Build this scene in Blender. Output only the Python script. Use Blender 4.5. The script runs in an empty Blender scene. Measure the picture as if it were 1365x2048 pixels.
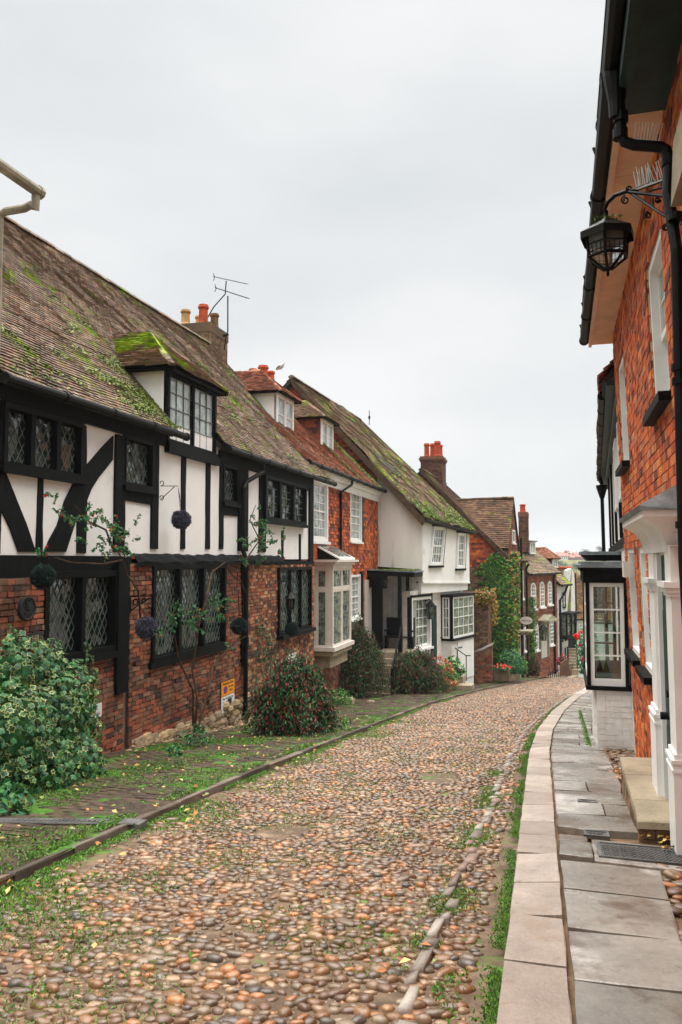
import bpy, math, random
import numpy as np
from mathutils import Vector, noise
rnd = random.Random(7)
rng = np.random.default_rng(7)
SC = bpy.context.scene
COL = SC.collection
# ------------------------------------------------------------------ camera
FPX = 2048*28/36
PITCH = math.atan(96/FPX); YAW = math.atan(442.5/FPX*math.cos(PITCH))
cam = bpy.data.cameras.new('camera'); camo = bpy.data.objects.new('camera', cam); COL.objects.link(camo)
cam.sensor_fit = 'VERTICAL'; cam.sensor_height = 36; cam.lens = 28; cam.clip_end = 5000; cam.clip_start = 0.05
camo.location = (0, 0, 0); camo.rotation_euler = (math.pi/2+PITCH, 0, YAW)
SC.camera = camo
# ------------------------------------------------------------------ world
SUN_EL, SUN_AZ = 58, 215     # degrees; soft sun behind the cloud
wd = bpy.data.worlds.new("World"); SC.world = wd; wd.use_nodes = True
nt = wd.node_tree; nt.nodes.clear()
N = nt.nodes.new; Lk = nt.links.new
out = N('ShaderNodeOutputWorld'); bg = N('ShaderNodeBackground'); Lk(bg.outputs[0], out.inputs[0])
sky = N('ShaderNodeTexSky'); sky.sky_type = 'NISHITA'; sky.sun_disc = False
sky.sun_elevation = math.radians(SUN_EL); sky.sun_rotation = math.radians(SUN_AZ)
sm = N('ShaderNodeMix'); sm.data_type = 'RGBA'; sm.blend_type = 'MULTIPLY'; sm.inputs[0].default_value = 1
Lk(sky.outputs[0], sm.inputs[6]); sm.inputs[7].default_value = (.1, .1, .1, 1)
tc = N('ShaderNodeTexCoord'); mp = N('ShaderNodeMapping'); mp.inputs['Scale'].default_value = (1, 1, 2.6)
Lk(tc.outputs['Generated'], mp.inputs[0])
nz = N('ShaderNodeTexNoise'); nz.inputs['Scale'].default_value = 1.9; nz.inputs['Detail'].default_value = 5; nz.inputs['Roughness'].default_value = .45
Lk(mp.outputs[0], nz.inputs['Vector'])
cr = N('ShaderNodeValToRGB'); cr.color_ramp.elements[0].position = .3; cr.color_ramp.elements[1].position = .7
cr.color_ramp.elements[0].color = (.68, .715, .735, 1); cr.color_ramp.elements[1].color = (.89, .897, .90, 1)
Lk(nz.outputs[0], cr.inputs[0])
mx = N('ShaderNodeMix'); mx.data_type = 'RGBA'; mx.inputs[0].default_value = .97
Lk(sm.outputs[2], mx.inputs[6]); Lk(cr.outputs[0], mx.inputs[7]); Lk(mx.outputs[2], bg.inputs[0])
bg.inputs[1].default_value = .160
# ------------------------------------------------------------------ sun (bright part of the overcast)
sl = bpy.data.lights.new('sun', 'SUN'); sl.energy = 1.5; sl.angle = math.radians(85); sl.color = (1, .97, .92)
so = bpy.data.objects.new('sun', sl); COL.objects.link(so)
el, az = math.radians(SUN_EL), math.radians(SUN_AZ)
sd = Vector((math.sin(az)*math.cos(el)*-1, math.cos(az)*math.cos(el), math.sin(el)))
sd = Vector((-.03, .06, .9)).normalized()
sky.sun_rotation = math.atan2(sd.x, sd.y); sky.sun_elevation = math.asin(sd.z)
so.rotation_euler = sd.to_track_quat('Z', 'Y').to_euler(); so.location = sd*30
SC.view_settings.view_transform = 'Standard'; SC.view_settings.look = 'None'
SC.view_settings.exposure = 2.72; SC.view_settings.gamma = 1
SC.render.engine = 'CYCLES'
SC.cycles.max_bounces = 6; SC.cycles.transparent_max_bounces = 12
# ------------------------------------------------------------------ projection helpers: turn photo pixels into points on real planes
_fw = np.array([-math.sin(YAW)*math.cos(PITCH), math.cos(YAW)*math.cos(PITCH), math.sin(PITCH)])
_rt = np.array([math.cos(YAW), math.sin(YAW), 0.0]); _up = np.cross(_rt, _fw)
def ray(px, py): return _fw+_rt*((px-682.5)/FPX)-_up*((py-1024)/FPX)
def onX(px, py, X): d = ray(px, py); return d*(X/d[0])
def onY(px, py, Y): d = ray(px, py); return d*(Y/d[1])
def onG(px, py, up=0):
    d = ray(px, py); t = -(1.42-up)/(d[2]+.11*d[1]+.05*max(0, -d[0])); return d*t
def lerp(a, b, t): return a+(b-a)*t
V = lambda *a: np.array(a, float)
# ground height (camera at z = 0) and road edges
XR = ([-6, 3.2, 6, 8, 11, 14.4, 19, 25, 33, 45, 60], [-.1, -.26, -.34, -.39, -.47, -.47, -.28, .15, .87, 2.6, 5.5])
XL = ([-6, 4.3, 5.8, 8.5, 13.3, 22.7, 30, 36, 45, 60], [-3.2, -3.41, -3.48, -3.6, -3.63, -3.68, -3.18, -2.5, -1.2, 1.8])
def xr(y): return np.interp(y, *XR)
def xl(y): return np.interp(y, *XL)
def gz(x, y):
    y = np.asarray(y, float); x = np.asarray(x, float)
    return -(1.42+.11*np.minimum(y, 46)+.17*np.clip(y-46, 0, 60)+.05*np.clip(-x, 0, 7.5)*(y < 46)+.05*np.clip(-x, 0, 7.5)*(y >= 46)*np.clip(1-(y-46)/20, 0, 1))
# ------------------------------------------------------------------ mesh builder
class MB:
    def __init__(s): s.v = []; s.f = []; s.n = 0; s.mi = []
    def add(s, vs, fs, mi=0):
        vs = np.asarray(vs, float).reshape(-1, 3)
        s.v.append(vs)
        for f in fs: s.f.append([int(i)+s.n for i in f]); s.mi.append(mi)
        s.n += len(vs)
    def hexa(s, c, mi=0):      # 8 corners: bottom 4 then top 4
        s.add(c, [(0, 3, 2, 1), (4, 5, 6, 7), (0, 1, 5, 4), (1, 2, 6, 5), (2, 3, 7, 6), (3, 0, 4, 7)], mi)
    def box(s, x0, x1, y0, y1, z0, z1, mi=0):
        s.hexa([(x0, y0, z0), (x1, y0, z0), (x1, y1, z0), (x0, y1, z0), (x0, y0, z1), (x1, y0, z1), (x1, y1, z1), (x0, y1, z1)], mi)
    def tube(s, pts, r, n=8, mi=0, cap=True):
        pts = [V(*p) for p in pts]; k = len(pts); rs = r if hasattr(r, '__len__') else [r]*k
        vs = []; prev = None
        for i, p in enumerate(pts):
            t = pts[min(i+1, k-1)]-pts[max(i-1, 0)]; t /= (np.linalg.norm(t)+1e-9)
            a = np.cross(t, prev) if prev is not None else np.cross(t, V(0, 0, 1) if abs(t[2]) < .9 else V(1, 0, 0))
            if prev is not None: b = prev-t*np.dot(prev, t); b /= np.linalg.norm(b)+1e-9; a = np.cross(b, t); prev = b
            else: a /= np.linalg.norm(a)+1e-9; b = np.cross(t, a); prev = b
            for j in range(n):
                an = 2*math.pi*j/n; vs.append(p+(a*math.cos(an)+b*math.sin(an))*rs[i])
        fs = [(i*n+j, i*n+(j+1) % n, (i+1)*n+(j+1) % n, (i+1)*n+j) for i in range(k-1) for j in range(n)]
        if cap: fs += [tuple(range(n))[::-1], tuple(range((k-1)*n, k*n))]
        s.add(vs, fs, mi)
    def lathe(s, c, prof, n=16, mi=0):     # prof list of (r, z), axis vertical
        k = len(prof); vs = [(c[0]+r*math.cos(2*math.pi*j/n), c[1]+r*math.sin(2*math.pi*j/n), c[2]+z) for r, z in prof for j in range(n)]
        fs = [(i*n+j, i*n+(j+1) % n, (i+1)*n+(j+1) % n, (i+1)*n+j) for i in range(k-1) for j in range(n)]
        fs += [tuple(range(n))[::-1], tuple(range((k-1)*n, k*n))]
        s.add(vs, fs, mi)
    def prism(s, poly, d, mi=0):           # poly: 3-D points of the front face; d: extrusion vector
        n = len(poly); P = [V(*p) for p in poly]; d = V(*d)
        s.add(P+[p+d for p in P], [tuple(range(n)), tuple(range(n, 2*n))[::-1]]+[(i, n+i, n+(i+1) % n, (i+1) % n) for i in range(n)], mi)
    def leaves(s, C, size, nrm=None, jit=1.0, w=.55, mi=0, updir=None):   # many small folded leaves
        C = np.asarray(C, float); k = len(C)
        if k == 0: return
        n = rng.normal(size=(k, 3))*jit + (0 if nrm is None else np.asarray(nrm))
        n /= np.linalg.norm(n, axis=1)[:, None]+1e-9
        t = rng.normal(size=(k, 3)) if updir is None else np.asarray(updir)+rng.normal(size=(k, 3))*.35
        t -= n*np.sum(t*n, 1)[:, None]; t /= np.linalg.norm(t, axis=1)[:, None]+1e-9
        b = np.cross(n, t); sz = (np.asarray(size)*np.ones(k)*rng.uniform(.6, 1.3, k))[:, None]
        v0 = C-t*sz*.5; v2 = C+t*sz*.5; up = n*sz*.14
        v1 = C+b*sz*w*.5+up-t*sz*.06; v3 = C-b*sz*w*.5+up-t*sz*.06
        vs = np.stack([v0, v1, v2, v3], 1).reshape(-1, 3)
        base = s.n; s.v.append(vs); idx = np.arange(k)*4+base
        for i in idx: s.f.append([i, i+1, i+2]); s.f.append([i, i+2, i+3])
        s.mi += [mi]*(2*k); s.n += 4*k
def bar_of(mb, F, p, q, w, o0, o1):       # straight bar on a facade from (s,z) p to q
    p = V(*p); q = V(*q); d = q-p; L = np.linalg.norm(d)
    if L < 1e-4: return
    n = V(-d[1], d[0])/L*w/2
    F.poly(mb, [p-n, q-n, q+n, p+n], o0, o1)
# ------------------------------------------------------------------ objects
ROOT = {}
def link_mesh(name, mb, mats, loc, smooth=False):
    me = bpy.data.meshes.new(name)
    vs = np.concatenate(mb.v) if mb.v else np.zeros((0, 3))
    vs = vs-np.asarray(loc)
    me.from_pydata(vs.tolist(), [], mb.f)
    for m in (mats if isinstance(mats, (list, tuple)) else [mats]): me.materials.append(m)
    if any(mb.mi): me.polygons.foreach_set('material_index', mb.mi)
    if smooth: me.polygons.foreach_set('use_smooth', [True]*len(me.polygons))
    me.update()
    o = bpy.data.objects.new(name, me); COL.objects.link(o)
    return o
def tag(o, label=None, cat=None, group=None, kind=None):
    if label: o['label'] = label
    if cat: o['category'] = cat
    if group: o['group'] = group
    if kind: o['kind'] = kind
def thing(name, label, cat, loc, group=None):
    o = bpy.data.objects.new(name, None); COL.objects.link(o); o.location = [float(c) for c in loc]; o.empty_display_size = .2
    tag(o, label, cat, group); o['_b'] = 1
    ROOT[o] = V(*loc); return o
def part(name, mb, mat, parent, smooth=False, label=None):
    if mb.n == 0: return None
    L = ROOT[parent]
    o = link_mesh(name, mb, mat, L, smooth); o.parent = parent; ROOT[o] = L
    if label: o['label'] = label
    return o
def single(name, mb, mat, label, cat, group=None, smooth=False, kind=None, loc=None):
    vs = np.concatenate(mb.v)
    if loc is None: loc = V((vs[:, 0].min()+vs[:, 0].max())/2, (vs[:, 1].min()+vs[:, 1].max())/2, vs[:, 2].min())
    o = link_mesh(name, mb, mat, loc, smooth); o.location = [float(c) for c in loc]; ROOT[o] = V(*loc)
    tag(o, label, cat, group, kind); return o
def fastmesh(name, vs, fs, mats, smooth=True, kind=None, label=None, mi=None):
    me = bpy.data.meshes.new(name); k = fs.shape[1]
    me.vertices.add(len(vs)); me.vertices.foreach_set('co', np.asarray(vs, np.float32).ravel())
    me.loops.add(fs.size); me.loops.foreach_set('vertex_index', fs.astype(np.int32).ravel())
    me.polygons.add(len(fs)); me.polygons.foreach_set('loop_start', np.arange(0, fs.size, k, dtype=np.int32))
    me.polygons.foreach_set('use_smooth', np.full(len(fs), smooth))
    for m in (mats if isinstance(mats, (list, tuple)) else [mats]): me.materials.append(m)
    if mi is not None: me.polygons.foreach_set('material_index', mi)
    me.update(calc_edges=True)
    o = bpy.data.objects.new(name, me); COL.objects.link(o)
    if kind: o['kind'] = kind
    if label: o['label'] = label
    return o
# ------------------------------------------------------------------ materials
def rgb(h):
    return tuple(((int(h[i:i+2], 16)/255+.055)/1.055)**2.4 if int(h[i:i+2], 16) > 10 else int(h[i:i+2], 16)/255/12.92 for i in (0, 2, 4))
MATS = {}
def M(name, cols, rough=.85, src='noise', scale=4, vary=.35, vscale=1.2, bump=.3, bscale=60, moss=None, spec=.3, stain_sheen=None, stretch=(1, 1, 1), rvar=0, metal=0, coat=0):
    """procedural surface: colours from per-piece random or noise, broken by large noise, optional moss/stains/painted sheen, bump"""
    if name in MATS: return MATS[name]
    m = bpy.data.materials.new(name); m.use_nodes = True; t = m.node_tree; n = t.nodes.new; l = t.links.new
    b = t.nodes['Principled BSDF']; b.inputs['Roughness'].default_value = rough
    b.inputs['Specular IOR Level'].default_value = spec; b.inputs['Metallic'].default_value = metal
    if coat: b.inputs['Coat Weight'].default_value = coat; b.inputs['Coat Roughness'].default_value = .12
    g = n('ShaderNodeNewGeometry'); mpn = n('ShaderNodeMapping'); mpn.inputs['Scale'].default_value = stretch
    l(g.outputs['Position'], mpn.inputs[0]); P = mpn.outputs[0]
    def NZ(sc, det=4, ro=.6):
        x = n('ShaderNodeTexNoise'); x.inputs['Scale'].default_value = sc; x.inputs['Detail'].default_value = det; x.inputs['Roughness'].default_value = ro
        l(P, x.inputs['Vector']); return x.outputs[0]
    def MIX(f, a, c, mode='MIX'):
        x = n('ShaderNodeMix'); x.data_type = 'RGBA'; x.blend_type = mode
        for i, q in ((0, f), (6, a), (7, c)):
            if isinstance(q, (int, float)): x.inputs[i].default_value = q
            elif isinstance(q, tuple): x.inputs[i].default_value = (*q, 1)
            else: l(q, x.inputs[i])
        return x.outputs[2]
    def RAMP(f, p0, p1, c0=(0, 0, 0), c1=(1, 1, 1)):
        x = n('ShaderNodeValToRGB'); e = x.color_ramp.elements; e[0].position = p0; e[1].position = p1; e[0].color = (*c0, 1); e[1].color = (*c1, 1)
        l(f, x.inputs[0]); return x.outputs[0]
    cr_ = n('ShaderNodeValToRGB'); R = cr_.color_ramp
    cols = [rgb(c) if isinstance(c, str) else c for c in cols]
    while len(R.elements) < len(cols): R.elements.new(.5)
    for i, c in enumerate(cols):
        R.elements[i].position = (i/(max(1, len(cols)-1))) if src == 'noise' else i/len(cols); R.elements[i].color = (*c, 1)
    if len(cols) == 1: R.elements[1].color = (*cols[0], 1)
    if src == 'island':
        l(g.outputs['Random Per Island'], cr_.inputs[0]); R.interpolation = 'CONSTANT' if len(cols) > 2 else 'LINEAR'
    else:
        mr = n('ShaderNodeMapRange'); mr.inputs[1].default_value = .3; mr.inputs[2].default_value = .7
        l(NZ(scale), mr.inputs[0]); l(mr.outputs[0], cr_.inputs[0])
    c = cr_.outputs[0]
    lo, hi = 1-vary, 1+vary*.6
    c = MIX(1.0, c, RAMP(NZ(vscale, 6, .65), .3, .72, (lo, lo, lo), (hi, hi, hi)), 'MULTIPLY')
    if vary > 0: c = MIX(1.0, c, RAMP(NZ(vscale*14, 5, .7), .3, .7, (1-vary*.6,)*3, (1+vary*.3,)*3), 'MULTIPLY')
    if stain_sheen:
        for (col, th, sc, amt) in stain_sheen:
            f = RAMP(NZ(sc, 6, .65), th, th+.1, (0, 0, 0), (amt, amt, amt)); c = MIX(f, c, rgb(col) if isinstance(col, str) else col)
    if moss:
        for (col, th, sc, col2) in moss:
            a = NZ(sc, 8, .72); f = RAMP(a, th, th+.05)
            mc = MIX(RAMP(NZ(sc*9, 3), .35, .65), rgb(col), rgb(col2)); c = MIX(f, c, mc)
    l(c, b.inputs['Base Color'])
    if rvar:
        mr = n('ShaderNodeMapRange'); mr.inputs[1].default_value = .35; mr.inputs[2].default_value = .65; mr.inputs[3].default_value = max(.05, rough-rvar); mr.inputs[4].default_value = min(1, rough+rvar)
        l(NZ(vscale*1.7), mr.inputs[0]); l(mr.outputs[0], b.inputs['Roughness'])
    if bump:
        bp = n('ShaderNodeBump'); bp.inputs['Strength'].default_value = bump; bp.inputs['Distance'].default_value = .01
        l(NZ(bscale, 5, .7), bp.inputs['Height']); l(bp.outputs[0], b.inputs['Normal'])
    MATS[name] = m; return m
def glass(name, cols, bumpy=.15, bs=6, rough=.04, spec=.9, scale=2.5, tilt=.14):
    m = M(name, cols, rough=rough, scale=scale, vary=.5, vscale=3, bump=bumpy, bscale=bs, spec=spec)
    t = m.node_tree; n = t.nodes.new; l = t.links.new; vo = n('ShaderNodeTexVoronoi'); vo.inputs['Scale'].default_value = 7
    g = n('ShaderNodeNewGeometry'); l(g.outputs['Position'], vo.inputs['Vector']); s1 = n('ShaderNodeVectorMath'); s1.operation = 'SUBTRACT'; s1.inputs[1].default_value = (.5, .5, .5)
    s2 = n('ShaderNodeVectorMath'); s2.operation = 'SCALE'; s2.inputs['Scale'].default_value = tilt; s3 = n('ShaderNodeVectorMath'); s3.operation = 'ADD'; s4 = n('ShaderNodeVectorMath'); s4.operation = 'NORMALIZE'
    l(vo.outputs['Color'], s1.inputs[0]); l(s1.outputs[0], s2.inputs[0]); l(s2.outputs[0], s3.inputs[0]); l(g.outputs['Normal'], s3.inputs[1]); l(s3.outputs[0], s4.inputs[0])
    for q in t.nodes:
        if q.type == 'BUMP': l(s4.outputs[0], q.inputs['Normal'])
    return m
def clear_glass(name):
    m = bpy.data.materials.new(name); m.use_nodes = True; t = m.node_tree; t.nodes.clear(); n = t.nodes.new; l = t.links.new
    o = n('ShaderNodeOutputMaterial'); mix = n('ShaderNodeMixShader'); tr = n('ShaderNodeBsdfTransparent'); gl = n('ShaderNodeBsdfGlossy')
    tr.inputs[0].default_value = (.86, .93, .9, 1); gl.inputs['Roughness'].default_value = .02
    fr = n('ShaderNodeFresnel'); fr.inputs[0].default_value = 1.5
    mm = n('ShaderNodeMath'); mm.operation = 'MULTIPLY_ADD'; mm.inputs[1].default_value = 1.2; mm.inputs[2].default_value = .05
    l(fr.outputs[0], mm.inputs[0]); l(mm.outputs[0], mix.inputs[0]); l(tr.outputs[0], mix.inputs[1]); l(gl.outputs[0], mix.inputs[2]); l(mix.outputs[0], o.inputs[0])
    return m
def leafmat(name, cols, rough=.5, trans=.25):
    cols = [tuple(min(.8, q*1.3) for q in c) for c in cols]
    m = M(name, cols, rough=rough, src='island', vary=.3, vscale=2, bump=0, spec=.35)
    return m
# ------------------------------------------------------------------ facade: a wall plane with (s along, z up, o outward)
class Facade:
    def __init__(s, x0, y0, ang, side=1, lean=0):
        a = math.radians(ang); s.O = V(x0, y0, 0); s.d = V(math.sin(a), math.cos(a), 0)
        s.n = V(math.cos(a), -math.sin(a), 0)*side; s.lean = lean; s.u = V(0, 0, 1)+s.n*lean
    def st(s, px, py, o=0):
        r = ray(px, py); A = np.stack([s.d, s.u, -r], 1); x = np.linalg.solve(A, -(s.O+s.n*o)); return V(x[0], x[1])
    def P(s, a, z, o=0): return s.O+s.d*a+s.u*z+s.n*o
    def box(s, mb, s0, s1, z0, z1, o0, o1, mi=0):
        mb.hexa([s.P(s0, z0, o0), s.P(s1, z0, o0), s.P(s1, z0, o1), s.P(s0, z0, o1), s.P(s0, z1, o0), s.P(s1, z1, o0), s.P(s1, z1, o1), s.P(s0, z1, o1)], mi)
    def poly(s, mb, pl, o0, o1, mi=0):
        mb.prism([s.P(a, z, o1) for a, z in pl], s.n*(o0-o1), mi)
    def pix(s, mb, pts, o0, o1, mi=0): s.poly(mb, [s.st(x, y, o1) for x, y in pts], o0, o1, mi)
    def rect(s, px0, px1, pyt, pyb, o=0, ref=None):   # photo column range + top/bottom row read at column ref -> s0,s1,z0,z1
        ref = px0 if ref is None else ref
        a0 = s.st(px0, pyt, o)[0]; a1 = s.st(px1, pyt, o)[0]; return (min(a0, a1), max(a0, a1), s.st(ref, pyb, o)[1], s.st(ref, pyt, o)[1])
def holes_wall(mb, F, s0, s1, z0, z1, holes, o0, o1):
    xs = sorted({s0, s1, *[min(max(h[k], s0), s1) for h in holes for k in (0, 1)]}); zs = sorted({z0, z1, *[min(max(h[k], z0), z1) for h in holes for k in (2, 3)]})
    for i in range(len(xs)-1):
        run = None
        for j in range(len(zs)-1):
            cx, cz = (xs[i]+xs[i+1])/2, (zs[j]+zs[j+1])/2
            solid = not any(h[0] < cx < h[1] and h[2] < cz < h[3] for h in holes)
            if solid and run is None: run = zs[j]
            if run is not None and (not solid): F.box(mb, xs[i], xs[i+1], run, zs[j], o0, o1); run = None
        if run is not None: F.box(mb, xs[i], xs[i+1], run, z1, o0, o1)
def courses(mb, F, s0, s1, z0, z1, holes=(), o=0, bw=.225, bh=.075, gap=.011, jit=.004, depth=.03, tilt=0, clip=None, bow=None, miss=0):
    """brick or tile courses as real pieces; tilt>0 = hung tiles"""
    nr = int((z1-z0)/bh)
    for r in range(nr+1):
        za = z0+r*bh; zb = min(za+bh-gap, z1)
        if zb-za < .012: continue
        x = s0-(r % 2)*bw*.5-rnd.random()*.01; k = 0
        while x < s1:
            L = bw if tilt else (bw if (k+r) % 2 else bw*.5+.0)
            k += 1
            L *= rnd.uniform(.93, 1.07); a, b_ = x+gap/2, x+L-gap/2; x += L
            a = max(a, s0); b_ = min(b_, s1)
            segs = [(a, b_)]
            for h in holes:
                if h[2]-.005 < (za+zb)/2 < h[3]+.005:
                    ns = []
                    for p, q in segs:
                        if q <= h[0] or p >= h[1]: ns.append((p, q))
                        else:
                            if p < h[0]: ns.append((p, h[0]))
                            if q > h[1]: ns.append((h[1], q))
                    segs = ns
            for p, q in segs:
                if q-p < .02: continue
                if clip and not clip((p+q)/2, (za+zb)/2): continue
                if miss and rnd.random() < miss: continue
                j = lambda: rnd.uniform(-jit, jit)
                oo = o+rnd.uniform(-jit, jit)+(bow((p+q)/2, (za+zb)/2) if bow else 0)
                dz = bow and 0
                if tilt:
                    F_c = [(p, za+j(), oo+tilt), (q, za+j(), oo+tilt), (q, zb+.03, oo+.004), (p, zb+.03, oo+.004)]
                else:
                    F_c = [(p+j(), za+j(), oo+j()*.5), (q+j(), za+j(), oo+j()*.5), (q+j(), zb+j(), oo+j()*.5), (p+j(), zb+j(), oo+j()*.5)]
                fr = [F.P(*c) for c in F_c]; bk = [F.P(c[0], c[1], o-depth) for c in F_c]
                mb.add(fr+bk, [(0, 1, 2, 3), (1, 0, 4, 5), (2, 1, 5, 6), (3, 2, 6, 7), (0, 3, 7, 4)])
def tiles(mb, A, B, C, D, gauge=.1, w=.165, sag=.02, thick=.018, lift=.036, seed=0, wave=.012, slab=None, slabt=.08, flip=False):
    """plain-tile roof: A,B eave ends, C above B, D above A"""
    A, B, C, D = [V(*p) for p in (A, B, C, D)]
    nr = max(2, int(round(max(np.linalg.norm(D-A), np.linalg.norm(C-B))/gauge)))
    nn = np.cross(B-A, D-A) if np.linalg.norm(B-A) > .01 else np.cross(C-D, A-D)
    nn /= np.linalg.norm(nn)
    if nn[2] < 0: nn = -nn
    r_ = np.random.default_rng(seed+11)
    def disp(p, v):
        q = p*.45+seed
        return nn*(sag*2.2*noise.noise(Vector(q))+sag*noise.noise(Vector(p*1.7+seed)))
    for j in range(nr):
        v0 = j/nr; v1 = min(1.0, (j+1.35)/nr)
        P0, P1 = lerp(A, D, v0), lerp(B, C, v0); Q0, Q1 = lerp(A, D, v1), lerp(B, C, v1)
        L = np.linalg.norm(P1-P0); m = max(1, int(round(L/w))); off = .5 if j % 2 else 0
        ks = np.arange(0, m+1)-off
        for k in ks:
            u0 = max(0, k/m); u1 = min(1, (k+1)/m)
            if u1-u0 < .15/m: continue
            g_ = .003/max(L, .1); u0 += g_; u1 -= g_
            wv = wave*(noise.noise(Vector((P0+(P1-P0)*u0)*.8+seed*3))+.35*r_.uniform(-1, 1))
            c = [lerp(P0, P1, u0), lerp(P0, P1, u1), lerp(Q0, Q1, u1), lerp(Q0, Q1, u0)]
            up = (Q0-P0)/(np.linalg.norm(Q0-P0)+1e-9)
            dd = [disp(p, v0) for p in (c[0], c[2])]
            lf = lift+r_.uniform(-.004, .006); lf2 = lf+r_.uniform(-.005, .005)
            t4 = [c[0]+nn*lf+dd[0]+up*wv, c[1]+nn*lf2+dd[0]+up*wv, c[2]+nn*.004+dd[1], c[3]+nn*.004+dd[1]]
            b2 = [t4[0]-nn*(thick+.01), t4[1]-nn*(thick+.01)]
            e = [t4[3]-nn*.01, t4[2]-nn*.01]
            mb.add(t4+b2+e, [(0, 1, 2, 3), (1, 0, 4, 5), (0, 3, 6, 4), (2, 1, 5, 7)])
    if slab is not None:
        off = -nn*(sag*1.2+.02)
        slab.prism([A+off, B+off, C+off, D+off] if np.linalg.norm(C-D) > .01 else [A+off, B+off, C+off], -nn*slabt)
def ridge(mb, p, q, r=.11, seg=.3):
    p, q = V(*p), V(*q); L = np.linalg.norm(q-p); n = max(1, int(L/seg)); t = (q-p)/L; sd_ = np.cross(t, V(0, 0, 1)); sd_ /= np.linalg.norm(sd_)
    up = np.cross(sd_, t)
    for i in range(n):
        a = p+t*L*i/n; b = p+t*L*(i+.97)/n; j = rnd.uniform(-.008, .008)
        vs = []
        for e in (a, b):
            for k in range(6):
                an = math.pi*(k/5)
                vs.append(e+sd_*math.cos(an)*r+up*(math.sin(an)*r*.75-.04+j))
        mb.add(vs, [(k, k+1, 7+k, 6+k) for k in range(5)]+[(0, 1, 2, 3, 4, 5), (11, 10, 9, 8, 7, 6)])
# ------------------------------------------------------------------ palette
m_black = M('black_paint', [(.0008, .0014, .0017), (.0022, .0034, .0038)], rough=.6, vary=.3, vscale=3, bump=.35, bscale=18, spec=.13)
m_blackwood = M('black_timber', [(.0012, .002, .0024), (.005, .007, .0075)], spec=.14, rough=.75, scale=6, vary=.5, vscale=3, bump=.7, bscale=25, stretch=(3, 3, .5))
m_iron = M('black_iron', [(.0008, .0012, .0012), (.003, .0036, .0033)], rough=.5, vary=.4, vscale=8, bump=.2, bscale=40, spec=.18)
m_white = M('white_render', ['deddd9', 'e9e8e5'], rough=.9, scale=.8, vary=.06, vscale=1.5, bump=.35, bscale=14, stain_sheen=[('a89c86', .62, 1.1, .4), ('8f8676', .66, 4, .3)])
m_whitest = M('stained_render', ['dad7cf', 'e6e3dd'], rough=.9, scale=.8, vary=.08, vscale=1.5, bump=.35, bscale=14, stretch=(2.2, 2.2, .22), stain_sheen=[('8f6f42', .60, 1.3, .55), ('6a6a4a', .66, 2.6, .4)])
m_whitepaint = M('white_paint', ['dcdad6', 'e8e7e4'], rough=.45, vary=.05, vscale=3, bump=.1, bscale=20, stain_sheen=[('a7a296', .68, 3, .4)])
m_cream = M('cream_paint', ['cfc4ba', 'ded5cc'], rough=.5, vary=.06, vscale=3, bump=.1, bscale=20)
m_bwhite = M('whitewashed_brick', ['d3cec8', 'e4e0dc'], rough=.8, vary=.1, vscale=2, bump=.5, bscale=30, stain_sheen=[('9a8f7c', .64, 2.5, .4)])
m_mortar = M('mortar', ['7a6a58', 'a08d78'], rough=.95, vary=.4, vscale=3, bump=.8, bscale=70)
m_mortar2 = M('pale_mortar', ['b79f83', 'd0bda4'], rough=.95, vary=.25, vscale=3, bump=.5, bscale=70)
m_oldbrick = M('old_brick', ['6a4334', '84503c', '945640', '6f5040', 'a05c40', '7a5848', '4c3a33', '8c4a36', '9a7058'], src='island', rough=.9, vary=.42, vscale=1.6, bump=.9, bscale=45, stain_sheen=[('8a7058', .55, 2.2, .6), ('2e211b', .60, 1.3, .6)], moss=[('35502a', .735, 1.1, '55702c')])
m_midbrick = M('mottled_brick', ['7d5640', 'a06c4c', '6a493c', 'b87e58', '8c604a', '57403a', 'c09470', 'a0503a'], src='island', rough=.9, vary=.4, vscale=1.6, bump=.8, bscale=45)
m_redbrick = M('orange_brick', ['bd5a30', 'cc6434', 'b04e2c', 'd8702f', 'a04a30', 'c86e42', '76402f', 'd0602c', 'b86240', 'e08440', 'c8825c'], src='island', rough=.85, vary=.35, vscale=1.4, bump=.7, bscale=50, stain_sheen=[('7d5242', .58, 1.1, .4), ('c9a890', .64, 3.5, .35)])
m_farbrick = M('brown_red_brick', ['8f5542', '9c5f49', '7e4a3a', 'a5694f', '724438'], src='island', rough=.9, vary=.25, vscale=1.5, bump=.4, bscale=30)
m_darkbrick = M('dark_brick', ['6d5644', '80644c', '5c483a', '907056'], src='island', rough=.92, vary=.35, vscale=1.5, bump=.5, bscale=30)
MOSSR = [('4a5a12', .60, .9, '7d8a1c')]
m_tile = M('weathered_roof_tile', ['75655a', '826c5e', '8c7062', '6a5d52', '907c6a', '7c685a', '93705c', '736659', '9a8774'], src='island', rough=.92, vary=.45, vscale=.7, bump=.8, bscale=50, stain_sheen=[('9a8b7c', .60, 5.5, .55), ('2e2a24', .56, 9, .6)], moss=[('4a6a14', .575, 1.2, '8a9c24'), ('5a6426', .565, 5, '6f7434')])
m_tile2 = M('red_roof_tile', ['96604c', '865444', 'a86c52', '74503f', 'b07a5e', '8f6452'], src='island', rough=.9, vary=.35, vscale=1, bump=.6, bscale=50, moss=[('5f7412', .66, 1.2, '8fa31c')])
m_tile3 = M('mossy_roof_tile', ['7d6c5a', '88705c', '70614f', '927a64', '967560', '6a5d4e'], src='island', rough=.92, vary=.4, vscale=.8, bump=.8, bscale=50, stain_sheen=[('a3907c', .6, 5, .5), ('332d22', .58, 8, .5)], moss=[('5f7d15', .55, .9, '97a822'), ('545c1c', .6, 4, '70751f')])
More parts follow.
